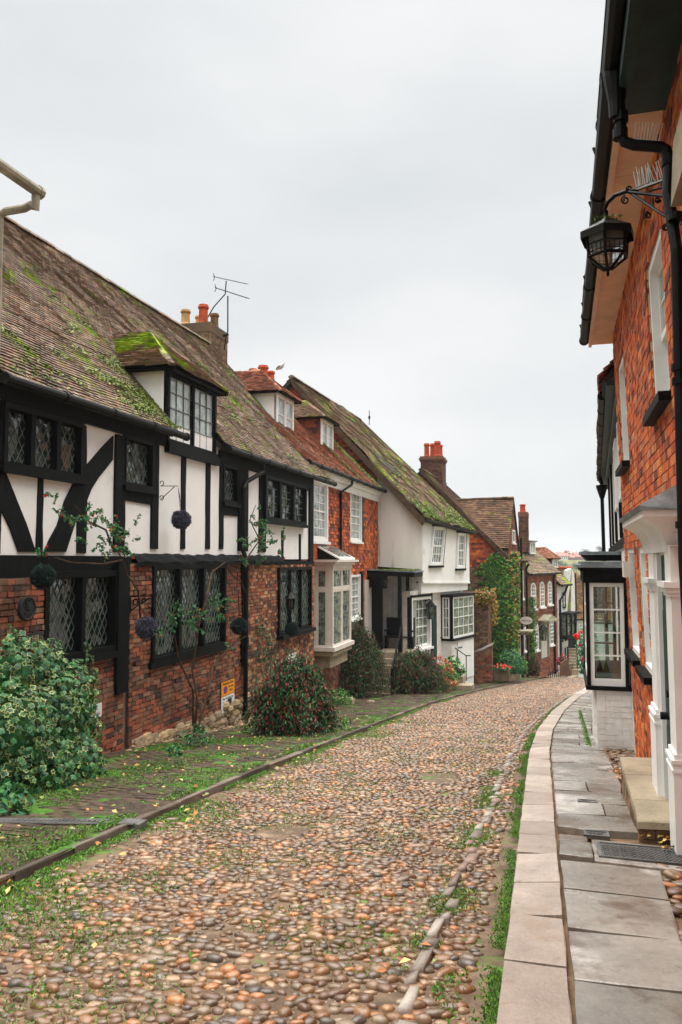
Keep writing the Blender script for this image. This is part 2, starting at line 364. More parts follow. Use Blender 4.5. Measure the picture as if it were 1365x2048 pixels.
m_hung = M('hung_tile', ['a04c2c', 'b4562c', 'c6622e', '8e4430', '73392c', 'd27438', 'aa522c', '5c372e'], src='island', rough=.85, vary=.3, vscale=1.6, bump=.5, bscale=50)
m_hungd = M('dark_hung_tile', ['6c3a2a', '7e4530', '5a3227', '8f4e33', '4a2d26'], src='island', rough=.88, vary=.35, vscale=1.6, bump=.5, bscale=50)
m_moss = leafmat('moss', [(.035, .12, .008), (.06, .17, .01), (.10, .19, .012), (.03, .085, .01), (.08, .12, .02)])
m_mossy = leafmat('roof_moss', [(.08, .13, .008), (.13, .18, .01), (.05, .09, .01), (.16, .19, .015)])
m_tile4 = M('dark_mossy_tile', ['5a4434', '664d3a', '4d3a2e', '725440', '5e4030'], src='island', rough=.92, vary=.4, vscale=.8, bump=.6, moss=[('55651a', .57, .7, '7d8a24')])
m_brick4 = M('sooty_brick', ['5d4032', '6a483a', '4a352c', '75503e'], src='island', rough=.9, vary=.4, bump=.5)
m_under = M('roof_underlay', ['2b2521', '3a322c'], rough=.95)
m_pot = M('orange_terracotta', ['a53f1e', 'b84e28'], rough=.8, vary=.3, vscale=4, bump=.2)
m_potc = M('buff_terracotta', ['b98d58', 'caa574'], rough=.8, vary=.3, vscale=4, bump=.2)
m_potd = M('weathered_terracotta', ['5d5332', '86633f'], rough=.85, vary=.4, vscale=4)
m_lead = M('lead_sheet', ['5f676a', '878f91'], rough=.55, vary=.35, vscale=4, bump=.3, bscale=12, metal=.3, stain_sheen=[('2d3331', .6, 5, .6)])
m_came = M('lead_came', ['56645f', '78867f'], rough=.6, vary=.3, vscale=6, bump=0)
m_gdark = glass('dark_leaded_glass', ['030606', '0a1412', '141f1d', '040808', '2a3431'], bumpy=.1, bs=9, tilt=.3)
m_gup = glass('upper_leaded_glass', ['050808', '141d1b', '2c3533', '0a0f0f', '69716f'], bumpy=.1, bs=9, tilt=.5)
m_gmid = glass('curtained_glass', ['37443f', '8e9a92', '2b3a37', 'a7aaa0'], bumpy=.12, bs=4, scale=5)
m_gpale = glass('pale_glass', ['7d8b88', 'a9b3b0', '6f7d7b'], bumpy=.12, bs=4)
m_clear = clear_glass('clear_glass')
m_stone = M('york_stone', ['7a756d', '918a81', '857d74', '9e978e'], src='island', rough=.24, vary=.3, vscale=1.4, bump=.35, bscale=22, spec=.6, rvar=.19, stain_sheen=[('54402f', .50, 1.3, .75), ('cfcac5', .55, 1.1, .7), ('4a382a', .60, 6, .6)])  # dark blotches are damp stains; the pale ones paint wet sky sheen into the colour
m_granite = M('kerb_granite', ['95877c', 'a09287', 'ab9d92', '998b80'], src='island', rough=.5, vary=.25, vscale=3, bump=1, bscale=45, spec=.4, stain_sheen=[('7d6857', .57, 14, .6), ('8d7a68', .55, 1.6, .55)])
m_sand = M('sandstone', ['8f8068', 'a0917a', '80725e'], src='island', rough=.85, vary=.35, vscale=3, bump=.8, bscale=30, stain_sheen=[('4a4a2a', .62, 3, .5)])
m_rubble = M('rubble_stone', ['8a7459', 'a08a68', '75634f', 'b09470', '917d66'], src='island', rough=.9, vary=.45, vscale=4, bump=1, bscale=25)
m_cobble = M('flint_cobble', ['6f5340', '83603f', '7d6854', '6a5a4c', '9c6840', '6f5e4e', '8b7058', '5a5048', '85603f', '9c7c5c', '756350', 'b0774a', '684e3e', '88755f', 'a88a6c', '745640', '8f6a4a'], src='island', rough=.27, vary=.36, vscale=6, bump=.35, bscale=60, spec=.55, rvar=.12, stain_sheen=[('4a3424', .50, 2.2, .45), ('3a2c20', .56, 22, .5)])
m_earth = M('earth_and_grit', ['6c5744', '86705a', '5c4a39', '947c66'], rough=.55, scale=3, vary=.4, vscale=1.5, bump=1, bscale=70, moss=[('35601a', .57, 1.3, '5a8422')], spec=.3)
m_earthd = M('damp_earth', ['3d3024', '544232', '33281e', '5d4a38'], rough=.6, scale=3, vary=.4, vscale=1.5, bump=1, bscale=60, moss=[('2c5a10', .52, 1.3, '4f8018')])
m_earth2 = M('grit', ['6a523c', '8a6f54', '5c4835'], rough=.8, scale=4, vary=.4, vscale=2, bump=1, bscale=80)
m_paver = M('mossy_pavers', ['4a3b2f', '574536', '43372d', '5e4c3c', '50432f'], src='island', rough=.7, vary=.4, vscale=1.2, bump=.8, bscale=40, rvar=.15, moss=[('1f430b', .54, 1.1, '3a6414')])
m_stem = M('woody_stem', ['3c2c20', '5a4530'], rough=.9, vary=.4, vscale=8, bump=.5)
m_stemg = M('green_stem', ['3a4a20', '5c6a2c'], rough=.7, vary=.3, vscale=8, bump=0)
m_leaf = leafmat('rose_leaf', [(.02, .11, .03), (.04, .16, .04), (.015, .075, .03), (.07, .19, .045), (.025, .13, .05)])
m_leafred = leafmat('autumn_leaf', [(.30, .06, .015), (.2, .03, .015), (.35, .14, .02)])
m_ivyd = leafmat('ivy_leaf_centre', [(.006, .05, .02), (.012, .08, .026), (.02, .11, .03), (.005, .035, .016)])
m_ivyc = leafmat('ivy_leaf_margin', [(.20, .26, .07), (.34, .36, .13), (.03, .12, .025), (.03, .10, .02), (.30, .33, .12), (.04, .14, .03), (.015, .07, .02), (.10, .2, .04)])
m_creeper = leafmat('creeper_leaf', [(.03, .12, .01), (.06, .18, .012), (.015, .07, .015), (.1, .22, .012), (.03, .1, .02)])
m_creepero = leafmat('turning_creeper_leaf', [(.25, .13, .02), (.35, .12, .02), (.18, .17, .02), (.1, .14, .02)])
m_weep = leafmat('fine_dark_leaf', [(.015, .055, .015), (.010, .04, .015), (.16, .02, .015), (.03, .09, .02), (.10, .015, .012), (.02, .08, .03), (.035, .10, .02), (.008, .03, .012)])
m_petal = leafmat('coral_petal', [(.55, .12, .05), (.6, .2, .1), (.4, .06, .04), (.55, .28, .15)])
m_red = leafmat('red_petal', [(.6, .012, .015), (.45, .01, .012), (.7, .03, .02)])
m_ball = leafmat('dusty_purple_foliage', [(.09, .085, .13), (.05, .055, .09), (.13, .12, .17), (.035, .045, .06)])
m_ballg = leafmat('dark_green_foliage', [(.012, .03, .028), (.02, .045, .035), (.008, .02, .02)])
m_litter = leafmat('fallen_leaf', [(.35, .2, .04), (.3, .1, .03), (.16, .2, .05), (.4, .3, .1), (.15, .08, .03)])
m_signw = M('white_sign', ['cfd3d0', 'dcdeda'], rough=.4, vary=.1, vscale=6, bump=0)
m_signo = M('orange_sign', ['e08a06', 'e8930a'], rough=.4, vary=.05, bump=0)
m_ink = M('black_ink', ['101010', '161616'], rough=.5, vary=0, bump=0)
m_blue = M('sign_blue', ['1248a0', '154eac'], rough=.4, vary=0, bump=0)
m_redp = M('sign_red', ['b01414', 'b81818'], rough=.4, vary=0, bump=0)
m_soffit = M('buff_soffit', ['dcb292', 'e6c0a0'], rough=.8, vary=.12, vscale=2, bump=.15, bscale=12)
m_dkgreen = M('dark_green_paint', ['12302d', '1e403b'], rough=.5, vary=.4, vscale=2, bump=.3, bscale=20)
m_slatep = M('slate_plate', ['1a1f22', '2b3033'], rough=.6, vary=.2, vscale=5, bump=.2)
m_gilt = M('faded_lettering', ['a08a6a', 'b8a480'], rough=.6, vary=.2, vscale=10, bump=0)
m_spike = M('pale_plastic', ['c9ccca', 'dfe2e0'], rough=.35, vary=.05, bump=0)
m_pipecream = M('weathered_cream_pipe', ['8a8270', 'aba38e'], rough=.7, vary=.4, vscale=6, bump=.4, bscale=30, stain_sheen=[('3c4028', .6, 7, .6)])
m_boards = M('white_boards', ['c9c9c6', 'dcdcd9'], rough=.6, vary=.1, vscale=2, bump=.2)
m_door = M('pale_grey_door', ['b9b5ab', 'c8c4ba'], rough=.5, vary=.08, bump=0)
m_cast = M('cast_iron_cover', ['5a5958', '7d7b79'], rough=.4, vary=.3, vscale=6, bump=.4, bscale=40, metal=.4)
# ================================================================== GROUND
def sheet(name, xs_fn, ys, nx, mat, dz, kind='structure', amp=.0, label=None):
    vs = []; 
    for y in ys:
        a, b = xs_fn(y)
        for i in range(nx+1):
            x = a+(b-a)*i/nx; z = float(gz(x, y))+dz+(amp*noise.noise(Vector((x*2.1, y*2.1, 3)))+amp*.5*noise.noise(Vector((x*7, y*7, 5))) if amp else 0)
            vs.append((x, y, z))
    n = nx+1; fs = np.array([(j*n+i, j*n+i+1, (j+1)*n+i+1, (j+1)*n+i) for j in range(len(ys)-1) for i in range(nx)])
    return fastmesh(name, np.array(vs), fs, mat, True, kind, label)
# far terrain: drops into a valley and rises to the opposite hillside
def tz(x, y):
    r = math.hypot(x, y)
    z0 = float(gz(max(-7.5, min(x, 3)), max(y, -10)))-.25
    if y < 60: return z0
    t = min(1, (y-60)/120); zz = lerp(float(gz(0, 60))-.25, -24, t*t*(3-2*t))
    if y > 220:
        t = min(1, (y-220)/420); zz = lerp(-24, 1.0, t*t*(3-2*t))+3*noise.noise(Vector((x*.01, y*.01, 0)))*t
    return zz
ys = list(np.linspace(-30, 60, 46))+list(np.linspace(66, 260, 26))+list(np.linspace(275, 1500, 40))
xs = np.concatenate([np.linspace(-900, -60, 16), np.linspace(-50, 60, 34), np.linspace(80, 900, 16)])
vs = np.array([(x, y, tz(x, y)) for y in ys for x in xs]); n = len(xs)
fs = np.array([(j*n+i, j*n+i+1, (j+1)*n+i+1, (j+1)*n+i) for j in range(len(ys)-1) for i in range(n-1)])
m_field = M('hillside_grass', ['3d4a1c', '6a6a2a', '2f4020', '7c6f36'], rough=.95, scale=.03, vary=.3, vscale=.08, bump=0)
fastmesh('ground', vs, fs, m_field, True, 'structure')
# road bed
ys = np.concatenate([np.arange(-6, 12, .12), np.arange(12, 62, .3)])
sheet('road', lambda y: (xl(y)-.05, xr(y)+.02), ys, 26, m_earth, 0, amp=.02)
sheet('left_pavement', lambda y: (-8.5, xl(y)), ys, 30, m_earthd, .064, amp=.03)
sheet('right_pavement', lambda y: (xr(y)+.0, 3.5 if y < 30 else xr(y)+4), ys, 20, m_earth2, .05, amp=.012)
# ---- cobbles: one surface mesh of set flints
def stones(P, rx, ry, rz, ang, seg, rings, yslope=.11):
    k = len(P); ph = np.linspace(0, 2*math.pi, seg, endpoint=False)
    a1 = rng.uniform(0, 6.28, k); a2 = rng.uniform(0, 6.28, k)
    pr = 1+.13*np.cos(2*ph[None]+a1[:, None])+.09*np.cos(3*ph[None]+a2[:, None])     # k,seg
    th_ = np.linspace(math.radians(-35), math.radians(90), rings+1)[:-1]
    V_ = []
    for t in th_:
        c = math.cos(t)**.62; z = math.sin(t)
        x = pr*np.cos(ph)[None]*c; y = pr*np.sin(ph)[None]*c
        V_.append(np.stack([x, y, np.full_like(x, z)], 2))
    top = np.zeros((k, 1, 3)); top[:, 0, 2] = 1
    L = np.concatenate(V_+[top], 1)                                                # k, rings*seg+1, 3
    L[:, :, 0] += rng.uniform(-.12, .12, k)[:, None]*L[:, :, 2]
    L *= np.stack([rx, ry, rz], 1)[:, None, :]
    ca, sa = np.cos(ang)[:, None], np.sin(ang)[:, None]
    X = L[:, :, 0]*ca-L[:, :, 1]*sa; Y = L[:, :, 0]*sa+L[:, :, 1]*ca; Z = L[:, :, 2]-Y*yslope
    tl = rng.normal(0, .09, (k, 2)); Z = Z+X*tl[:, :1]+Y*tl[:, 1:]
    W = np.stack([X, Y, Z], 2)+P[:, None, :]
    nv = rings*seg+1; tri = []
    for r in range(rings-1):
        for s_ in range(seg):
            a, b = r*seg+s_, r*seg+(s_+1) % seg; c, d = a+seg, b+seg; tri += [(a, b, d), (a, d, c)]
    for s_ in range(seg): tri.append(((rings-1)*seg+s_, (rings-1)*seg+(s_+1) % seg, rings*seg))
    F_ = (np.array(tri)[None]+(np.arange(k)*nv)[:, None, None]).reshape(-1, 3)
    return W.reshape(-1, 3), F_
def cobble_field(name, x0f, x1f, y0, y1, dx, dy, mat, base, seg, rings, keep=1.0, sx=1, kind='structure', bare=None):
    P = []; 
    y = y0
    while y < y1:
        a, b = x0f(y), x1f(y); x = a+rng.uniform(0, dx); 
        while x < b:
            P.append((x, y+rng.normal(0, dy*.17)+.1*math.sin(x*1.3+y*.7)*0)); x += dx*rng.uniform(.72, 1.3)
        y += dy*rng.uniform(.92, 1.08)
    P = np.array(P); kp = rng.random(len(P)) < keep; 
    if bare is not None:
        kp &= np.array([noise.noise(Vector((p[0]*1.1, p[1]*1.1, 9))) < bare for p in P])
    P = P[kp]; k = len(P)
    z = gz(P[:, 0], P[:, 1])+base+np.array([.02*noise.noise(Vector((p[0]*2.1, p[1]*2.1, 3))) for p in P])
    sc = np.exp(rng.normal(0, .22, k)); sc = np.clip(sc, .6, 1.6); sc = np.where(rng.random(k) < .05, sc*1.6, sc)
    rx = dx*.47*sc*sx; ry = dy*.40*np.clip(sc*rng.uniform(.85, 1.15, k), .6, 1.5); rz = min(.02, dx*.27)*np.clip(sc, .7, 1.3)*rng.uniform(.7, 1.25, k)
    ang = rng.normal(0, .35, k)
    return stones(np.column_stack([P, z]), rx, ry, rz, ang, seg, rings)
def cat_fields(name, L, mat, **kw):
    vs = []; fs = []; n = 0
    for v, f in L: vs.append(v); fs.append(f+n); n += len(v)
    return fastmesh(name, np.concatenate(vs), np.concatenate(fs), mat, True, 'structure')
rx0 = lambda y: xl(y)+.28; rx1 = lambda y: xr(y)-.13
L = [cobble_field('c', rx0, rx1, 2.2, 8.5, .066, .058, m_cobble, .0, 9, 4, .96, bare=.5, sx=1.0),
     cobble_field('c', rx0, rx1, 8.5, 16, .07, .062, m_cobble, .0, 7, 3, .96, bare=.55, sx=1.0),
     cobble_field('c', rx0, rx1, 16, 52, .088, .078, m_cobble, .003, 6, 2, .97),
     cobble_field('c', rx0, rx1, 2.2, 7, .03, .03, m_cobble, -.006, 5, 2, .5),
     cobble_field('c', lambda y: xl(y)+.05, lambda y: xl(y)+.3, 3, 30, .1, .08, m_cobble, -.002, 8, 4, .3)]
cat_fields('cobbled_road', L, m_cobble)
L = [cobble_field('c', lambda y: xr(y)+.95, lambda y: 1.05, 8.1, 12.9, .1, .09, m_cobble, .075, 10, 5, .98, sx=1.0),
     cobble_field('c', lambda y: .52 if y > 6.2 else .62+.0*y, lambda y: .9, 6.6, 8.2, .1, .09, m_cobble, .075, 10, 5, .98),
     cobble_field('c', lambda y: .50+.045*(y-3.9), lambda y: 1.5, 2.6, 5.75, .1, .09, m_cobble, .075, 10, 5, .98)]
cat_fields('cobbled_verge', L, m_cobble)
# ---- slabs
def slab_piece(mb, q, zf, h=.1, ins=.003, rise=.0, sub=3):
    """irregular paving slab from plan quad q (4 pts), gently worn top"""
    q = [V(*p) for p in q]; n = sub+1; 
    def at(u, v): return lerp(lerp(q[0], q[1], u), lerp(q[3], q[2], u), v)
    vs = []; tilt = rnd.uniform(-.004, .004)
    us = [0, .018]+[.018+.964*i/sub for i in range(1, sub)]+[.982, 1]
    m = len(us)
    for j, v in enumerate(us):
        for i, u in enumerate(us):
            p = at(u, v); edge = (i in (0, m-1)) or (j in (0, m-1))
            z = zf(p[0], p[1])+tilt*(u-.5)*4+.004*noise.noise(Vector((p[0]*6, p[1]*6, 1)))-(ins if edge else 0)
            w_ = .008*noise.noise(Vector((p[0]*9, p[1]*9, 7))) if edge else 0
            vs.append((p[0]+w_, p[1]+w_, z))
    fs = [(j*m+i, j*m+i+1, (j+1)*m+i+1, (j+1)*m+i) for j in range(m-1) for i in range(m-1)]
    ring = [i for i in range(m)]+[j*m+m-1 for j in range(1, m)]+[(m-1)*m+i for i in range(m-2, -1, -1)]+[j*m for j in range(m-2, 0, -1)]
    b0 = len(vs); 
    for r in ring: x, y, z = vs[r]; vs.append((x, y, z-h))
    R = len(ring); fs += [(ring[k], b0+k, b0+(k+1) % R, ring[(k+1) % R]) for k in range(R)]
    mb.add(vs, fs)
kb = MB(); y = 1.2
zk = lambda x, y: float(gz(x, y))+.1
while y < 55:
    Lk_ = rnd.uniform(.42, .78) if y > 6 else rnd.uniform(.55, .8); y2 = y+Lk_
    g = .011
    slab_piece(kb, [(xr(y+g)+.005, y+g), (xr(y)+.275-.01, y+g+rnd.uniform(-.01, .01)), (xr(y2)+.275-.01, y2-g), (xr(y2-g)+.005, y2-g)], zk, h=.13, ins=.004)
    y = y2
o = single('kerb', kb, m_granite, None, None, kind='structure', smooth=False, loc=V(0, 0, 0))
fb = MB(); y = 1.0
zfl = lambda x, y: float(gz(x, y))+.098
def fr(y): return np.interp(y, [0, 3.9, 5.6, 8.1, 12.6, 14, 20], [.42, .50, .56, .55, .5, .44, .5]) if y < 14 else .42+(y-14)*.0+max(0, xr(y)+.47)*1.0
while y < 52:
    D = rnd.uniform(.38, .62) if y > 5.6 else rnd.uniform(.5, .75); y2 = y+D; g = .010
    if 5.42 < y < 5.98: y = y2; 
    a0, a1 = xr(y)+.285, xr(y2)+.285; b0, b1 = float(fr(y)), float(fr(y2))
    if y > 30: b0, b1 = a0+.7, a1+.7
    if not (y2 > 5.55 and y < 6.0):
        if rnd.random() < .3 and y > 6:
            c = rnd.uniform(.35, .65)
            slab_piece(fb, [(a0, y+g), (lerp(a0, b0, c)-.005, y+g), (lerp(a1, b1, c)-.005, y2-g), (a1, y2-g)], zfl)
            slab_piece(fb, [(lerp(a0, b0, c)+.005, y+g), (b0, y+g), (b1, y2-g), (lerp(a1, b1, c)+.005, y2-g)], zfl)
        else: slab_piece(fb, [(a0, y+g), (b0, y+g+rnd.uniform(-.015, .015)), (b1, y2-g), (a1, y2-g)], zfl)
    y = y2
slab_piece(fb, [(.17, 5.5), (1.05, 5.5), (1.05, 6.12), (.17, 6.12)], lambda x, y: zfl(x, y)-.012)
slab_piece(fb, [(-.05, 5.57), (.16, 5.57), (.16, 6.0), (-.05, 6.0)], zfl); slab_piece(fb, [(-.05, 6.01), (.14, 6.01), (.14, 6.16), (-.05, 6.16)], zfl)
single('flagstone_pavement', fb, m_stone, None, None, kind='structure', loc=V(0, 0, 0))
# pale setts bordering the cobbles along the right kerb
sb = MB(); y = 1.6
while y < 34:
    L_ = rnd.uniform(.09, .26)*(1.1 if y < 8 else 1); off = np.interp(y, [2, 4, 6, 9, 14, 20, 34], [.42, .40, .36, .3, .27, .22, .16]); w_ = rnd.uniform(.05, .085) if y < 8 else .07
    x = float(xr(y))-off+rnd.uniform(-.03, .03)
    zs = lambda x, y: float(gz(x, y))+.032
    slab_piece(sb, [(x, y), (x+w_, y+.01), (x+w_+rnd.uniform(-.015, .015), y+L_-.02), (x+.01, y+L_-.03)], zs, h=.06, ins=.02, sub=2)
    y += L_+rnd.uniform(.0, .09)
m_sett = M('pale_setts', ['8a7f75', '9c9187', '766a60', '8c7468', 'aaa095'], src='island', rough=.5, vary=.25, vscale=5, bump=.6, bscale=40)
single('setts', sb, m_sett, None, None, kind='structure', smooth=True, loc=V(0, 0, 0))
# left kerb: thin stone edging
lb = MB(); y = 2.5
while y < 44:
    L_ = rnd.uniform(.5, 1.1); y2 = y+L_; w_ = .085
    if not 6.05 < y+L_/2 < 6.3:
        zs = lambda x, y: float(gz(x, y))+.075
        slab_piece(lb, [(xl(y)-w_, y+.006), (xl(y), y+.006), (xl(y2)+rnd.uniform(-.01, .01), y2-.006), (xl(y2)-w_, y2-.006)], zs, h=.14, ins=.012, sub=4)
    y = y2
m_lkerb = M('left_kerb_stone', ['5d5044', '71645a', '4f463d', '6a5a4c'], src='island', rough=.6, vary=.35, vscale=3, bump=.6, bscale=40, moss=[('23500e', .63, 3, '3d7018')])
single('stone_edging', lb, m_lkerb, None, None, kind='structure', loc=V(0, 0, 0))
# brick pavers on the left pavement
pb = MB(); y = 3.0; r = 0
while y < 36:
    dy = .105 if y < 14 else .12
    x = -6.7-(r % 2)*.1; xe = float(xl(y))-.1
    while x < xe:
        L_ = .215 if y < 14 else .25
        if rnd.random() > .03:
            z = float(gz(x, y))+.07+.03*noise.noise(Vector((x*2.1, y*2.1, 3)))+rnd.uniform(-.003, .003)
            pb.add([(x+.004, y+.003, z-.02), (x+L_-.004, y+.003, z-.02), (x+L_-.004, y+dy-.004, z-.03), (x+.004, y+dy-.004, z-.03),
                    (x+.008, y+.008, z), (x+L_-.008, y+.008, z), (x+L_-.008, y+dy-.009, z-dy*.11), (x+.008, y+dy-.009, z-dy*.11)],
                   [(4, 5, 6, 7), (0, 1, 5, 4), (1, 2, 6, 5), (2, 3, 7, 6), (3, 0, 4, 7)])
        x += L_
        if x+L_ > xe+.02: break
    y += dy; r += 1
single('brick_paving', pb, m_paver, None, None, kind='structure', loc=V(0, 0, 0))
# moss and grass in the joints
mo = MB()
def tufts(n, xf, yf, dens_scale, thr, size, dz, up=.8):
    C = []
    tries = 0
    while len(C) < n and tries < n*8:
        tries += 1; y = yf(); x = xf(y)
        if noise.noise(Vector((x*dens_scale, y*dens_scale, 21))) > thr: C.append((x, y, float(gz(x, y))+dz))
    C = np.array(C)
    mo.leaves(C, size, nrm=np.tile([0, -.4, .6], (len(C), 1)), jit=.6, w=.4, updir=np.tile([0, 0, up], (len(C), 1)))
U = rnd.uniform
tufts(7000, lambda y: xr(y)-abs(rnd.gauss(0, .034))-.01, lambda: 2+10*U(0, 1)**1.5, 2.0, -.15, .022, .035)
tufts(3000, lambda y: xr(y)-abs(rnd.gauss(0, .05))-.02, lambda: U(7, 26), 1.6, .0, .035, .035)
tufts(5000, lambda y: xr(y)-.33+rnd.gauss(0, .08), lambda: 2+9*U(0, 1)**1.5, 1.8, .08, .02, .022)
tufts(6000, lambda y: xl(y)+abs(rnd.gauss(0, .07))+.01, lambda: 4+22*U(0, 1)**1.4, 1.5, -.1, .032, .03)
tufts(5000, lambda y: xl(y)+abs(rnd.gauss(0, .35))+.01, lambda: 3.4+14*U(0, 1)**1.3, 1.1, .12, .026, .02)
tufts(9000, lambda y: U(-6.2, xl(y)-.08), lambda: 4.5+16*U(0, 1)**1.3, .9, .08, .034, .078, .25)
tufts(5000, lambda y: U(-6.3, -4.6), lambda: U(7, 13), 1.1, .08, .034, .078, .25)
tufts(3500, lambda y: xl(y)-.1-abs(rnd.gauss(0, .09)), lambda: 4.5+26*U(0, 1)**1.3, 1.2, 0, .034, .085, .3)
tufts(17000, lambda y: U(xl(y)+.2, xr(y)-.3), lambda: 2.3+14*U(0, 1)**1.5, 1.15, .10, .017, .012, .3)
tufts(6000, lambda y: U(xl(y)+.1, xl(y)+1.2), lambda: 2.3+12*U(0, 1)**1.5, 1.15, -.05, .02, .014, .3)
single('moss_tufts', mo, m_moss, 'bright green moss and grass filling the joints of the cobbles and kerbs', 'moss', kind='stuff', loc=V(0, 0, 0))
# fallen leaves
fl = MB(); C = []
for _ in range(620):
    y = 3.5+14*U(0, 1)**1.2; x = U(-6.2, xl(y)+.5) if rnd.random() < .8 else U(xl(y), .3); C.append((x, y, float(gz(x, y))+.105 if x < xl(y) else float(gz(x, y))+.05))
for _ in range(25):
    y = U(5.9, 6.4); C.append((U(.5, .8), y, float(gz(.6, y))+.12))
fl.leaves(C, .055, nrm=np.tile([0, 0, 1.2], (len(C), 1)), jit=.35, w=.7)
single('fallen_leaves', fl, m_litter, 'scattered yellow and brown fallen leaves lying on the paving', 'leaves', kind='stuff', loc=V(0, 0, 0))
# ================================================================== BUILDING PARTS
def diamonds(mb, F, s0, s1, z0, z1, o, dw=.1, dh=.165, t=.0075):
    k = dh/dw; H = z1-z0; W = s1-s0
    for sgn in (1, -1):
        # lines z = z0 + sgn*k*(s - c)
        c = s0-H/k-dw*2; c = s0+math.floor((c-s0)/dw)*dw
        while c < s1+H/k+dw:
            pts = []
            for s in (s0, s1):
                z = z0+sgn*k*(s-c)
                if z0 <= z <= z1: pts.append((s, z))
            for z in (z0, z1):
                s = c+(z-z0)/(sgn*k)
                if s0 < s < s1: pts.append((s, z))
            if len(pts) >= 2 and math.dist(pts[0], pts[-1]) > .02:
                pts.sort(); bar_of(mb, F, pts[0], pts[-1], t, o, o+.006)
            c += dw
def window(root, F, s0, s1, z0, z1, lights=1, kind='diamond', cols=2, rows=4, fw=.06, mw=.05, o=0, rec=.05, fm=None, gm=None, bm=None, sill=None, bar=.022, proud=.02, dw=.125, dh=.2, lab=None, meet=False):
    """frame > pane, lattice/glazing_bars, sill ; o = outward offset of the surrounding wall face"""
    f = MB(); g = MB(); b = MB()
    oo = o+proud
    F.box(f, s0, s0+fw, z0, z1, o-rec-.03, oo); F.box(f, s1-fw, s1, z0, z1, o-rec-.03, oo)
    F.box(f, s0+fw, s1-fw, z1-fw, z1, o-rec-.03, oo); F.box(f, s0+fw, s1-fw, z0, z0+fw, o-rec-.03, oo)
    W = (s1-s0-2*fw-(lights-1)*mw)/lights
    for i in range(lights):
        a = s0+fw+i*(W+mw); c = a+W
        if i < lights-1: F.box(f, c, c+mw, z0+fw, z1-fw, o-rec-.03, oo-.012)
        cf = .018 if kind != 'sash' else .035
        za, zb = z0+fw, z1-fw
        F.box(f, a, a+cf, za, zb, o-rec-.02, o-rec+.012); F.box(f, c-cf, c, za, zb, o-rec-.02, o-rec+.012)
        F.box(f, a+cf, c-cf, za, za+cf*1.3, o-rec-.02, o-rec+.012); F.box(f, a+cf, c-cf, zb-cf, zb, o-rec-.02, o-rec+.012)
        F.box(g, a+.002, c-.002, za+.002, zb-.002, o-rec-.03, o-rec-.012)
        if kind == 'diamond': diamonds(b, F, a+cf, c-cf, za+cf, zb-cf, o-rec-.01, dw, dh)
        else:
            for k in range(1, cols): x = lerp(a+cf, c-cf, k/cols); F.box(b, x-bar/2, x+bar/2, za+cf, zb-cf, o-rec-.015, o-rec+.004)
            for k in range(1, rows):
                z = lerp(za+cf, zb-cf, k/rows); th = bar*1.9 if (meet and k == rows//2) else bar
                F.box(b, a+cf, c-cf, z-th/2, z+th/2, o-rec-.014, o-rec+(.02 if th > bar else .006))
    w = part('window', f, fm, root, label=lab); part('pane', g, gm, w)
    part('lead_lattice' if kind in ('diamond', 'leaded') else 'glazing_bars', b, bm or fm, w)
    if sill is not None:
        sm = MB(); sp, st_ = sill; F.box(sm, s0-.05, s1+.05, z0-st_, z0+.004, o-.04, o+sp); part('sill', sm, fm, w)
    return w
def gutter(mb, p, q, r=.06, brk=1.0):
    p, q = V(*p), V(*q); mb.tube([p, q], r, 10)
    L = np.linalg.norm(q-p); n = max(1, int(L/brk)); t = (q-p)/L
    for i in range(n+1):
        c = p+t*(L*i/n); mb.tube([c-t*.03, c+t*.03], r*1.2, 10)
def pipe(mb, pts, r=.04, collar=1.8):
    mb.tube(pts, r, 10)
    for a, b in zip(pts[:-1], pts[1:]):
        a, b = V(*a), V(*b); L = np.linalg.norm(b-a)
        if L > 1.2:
            n = int(L/collar)+1
            for i in range(n+1):
                c = lerp(a, b, (i+.1)/(n+.2)); t = (b-a)/L; mb.tube([c-t*.05, c+t*.05], r*1.28, 10)
def pots(parent, lst, mat):
    for (x, y, z, r, h, mm) in lst:
        mb = MB(); mb.lathe((x, y, z), [(r*1.05, 0), (r*1.0, .06), (r*.86, .1), (r*.8, h*.8), (r*.98, h*.82), (r*1.02, h*.9), (r*.9, h*.93), (r*.88, h), (r*.6, h), (r*.6, h-.1)], 14)
        part('chimney_pot', mb, mm or mat, parent, smooth=False)
def chimney(root, x0, x1, y0, y1, z0, z1, brick, potlist, corbel=True):
    c = MB()
    c.box(x0, x1, y0, y1, z0, z1-.3)
    for F, L in ((Facade(x0, y0, 90), x1-x0), (Facade(x1, y0, 0), y1-y0)):
        courses(c, F, 0, L, z0, z1-.3, bh=.08, depth=.02, o=.012)
    if corbel:
        c.box(x0-.05, x1+.05, y0-.05, y1+.05, z1-.3, z1-.2); c.box(x0-.09, x1+.09, y0-.09, y1+.09, z1-.198, z1-.1); c.box(x0-.04, x1+.04, y0-.04, y1+.04, z1-.098, z1)
    else: c.box(x0-.03, x1+.03, y0-.03, y1+.03, z1-.3, z1)
    ch = part('chimney', c, brick, root); pots(ch, potlist, m_pot); return ch
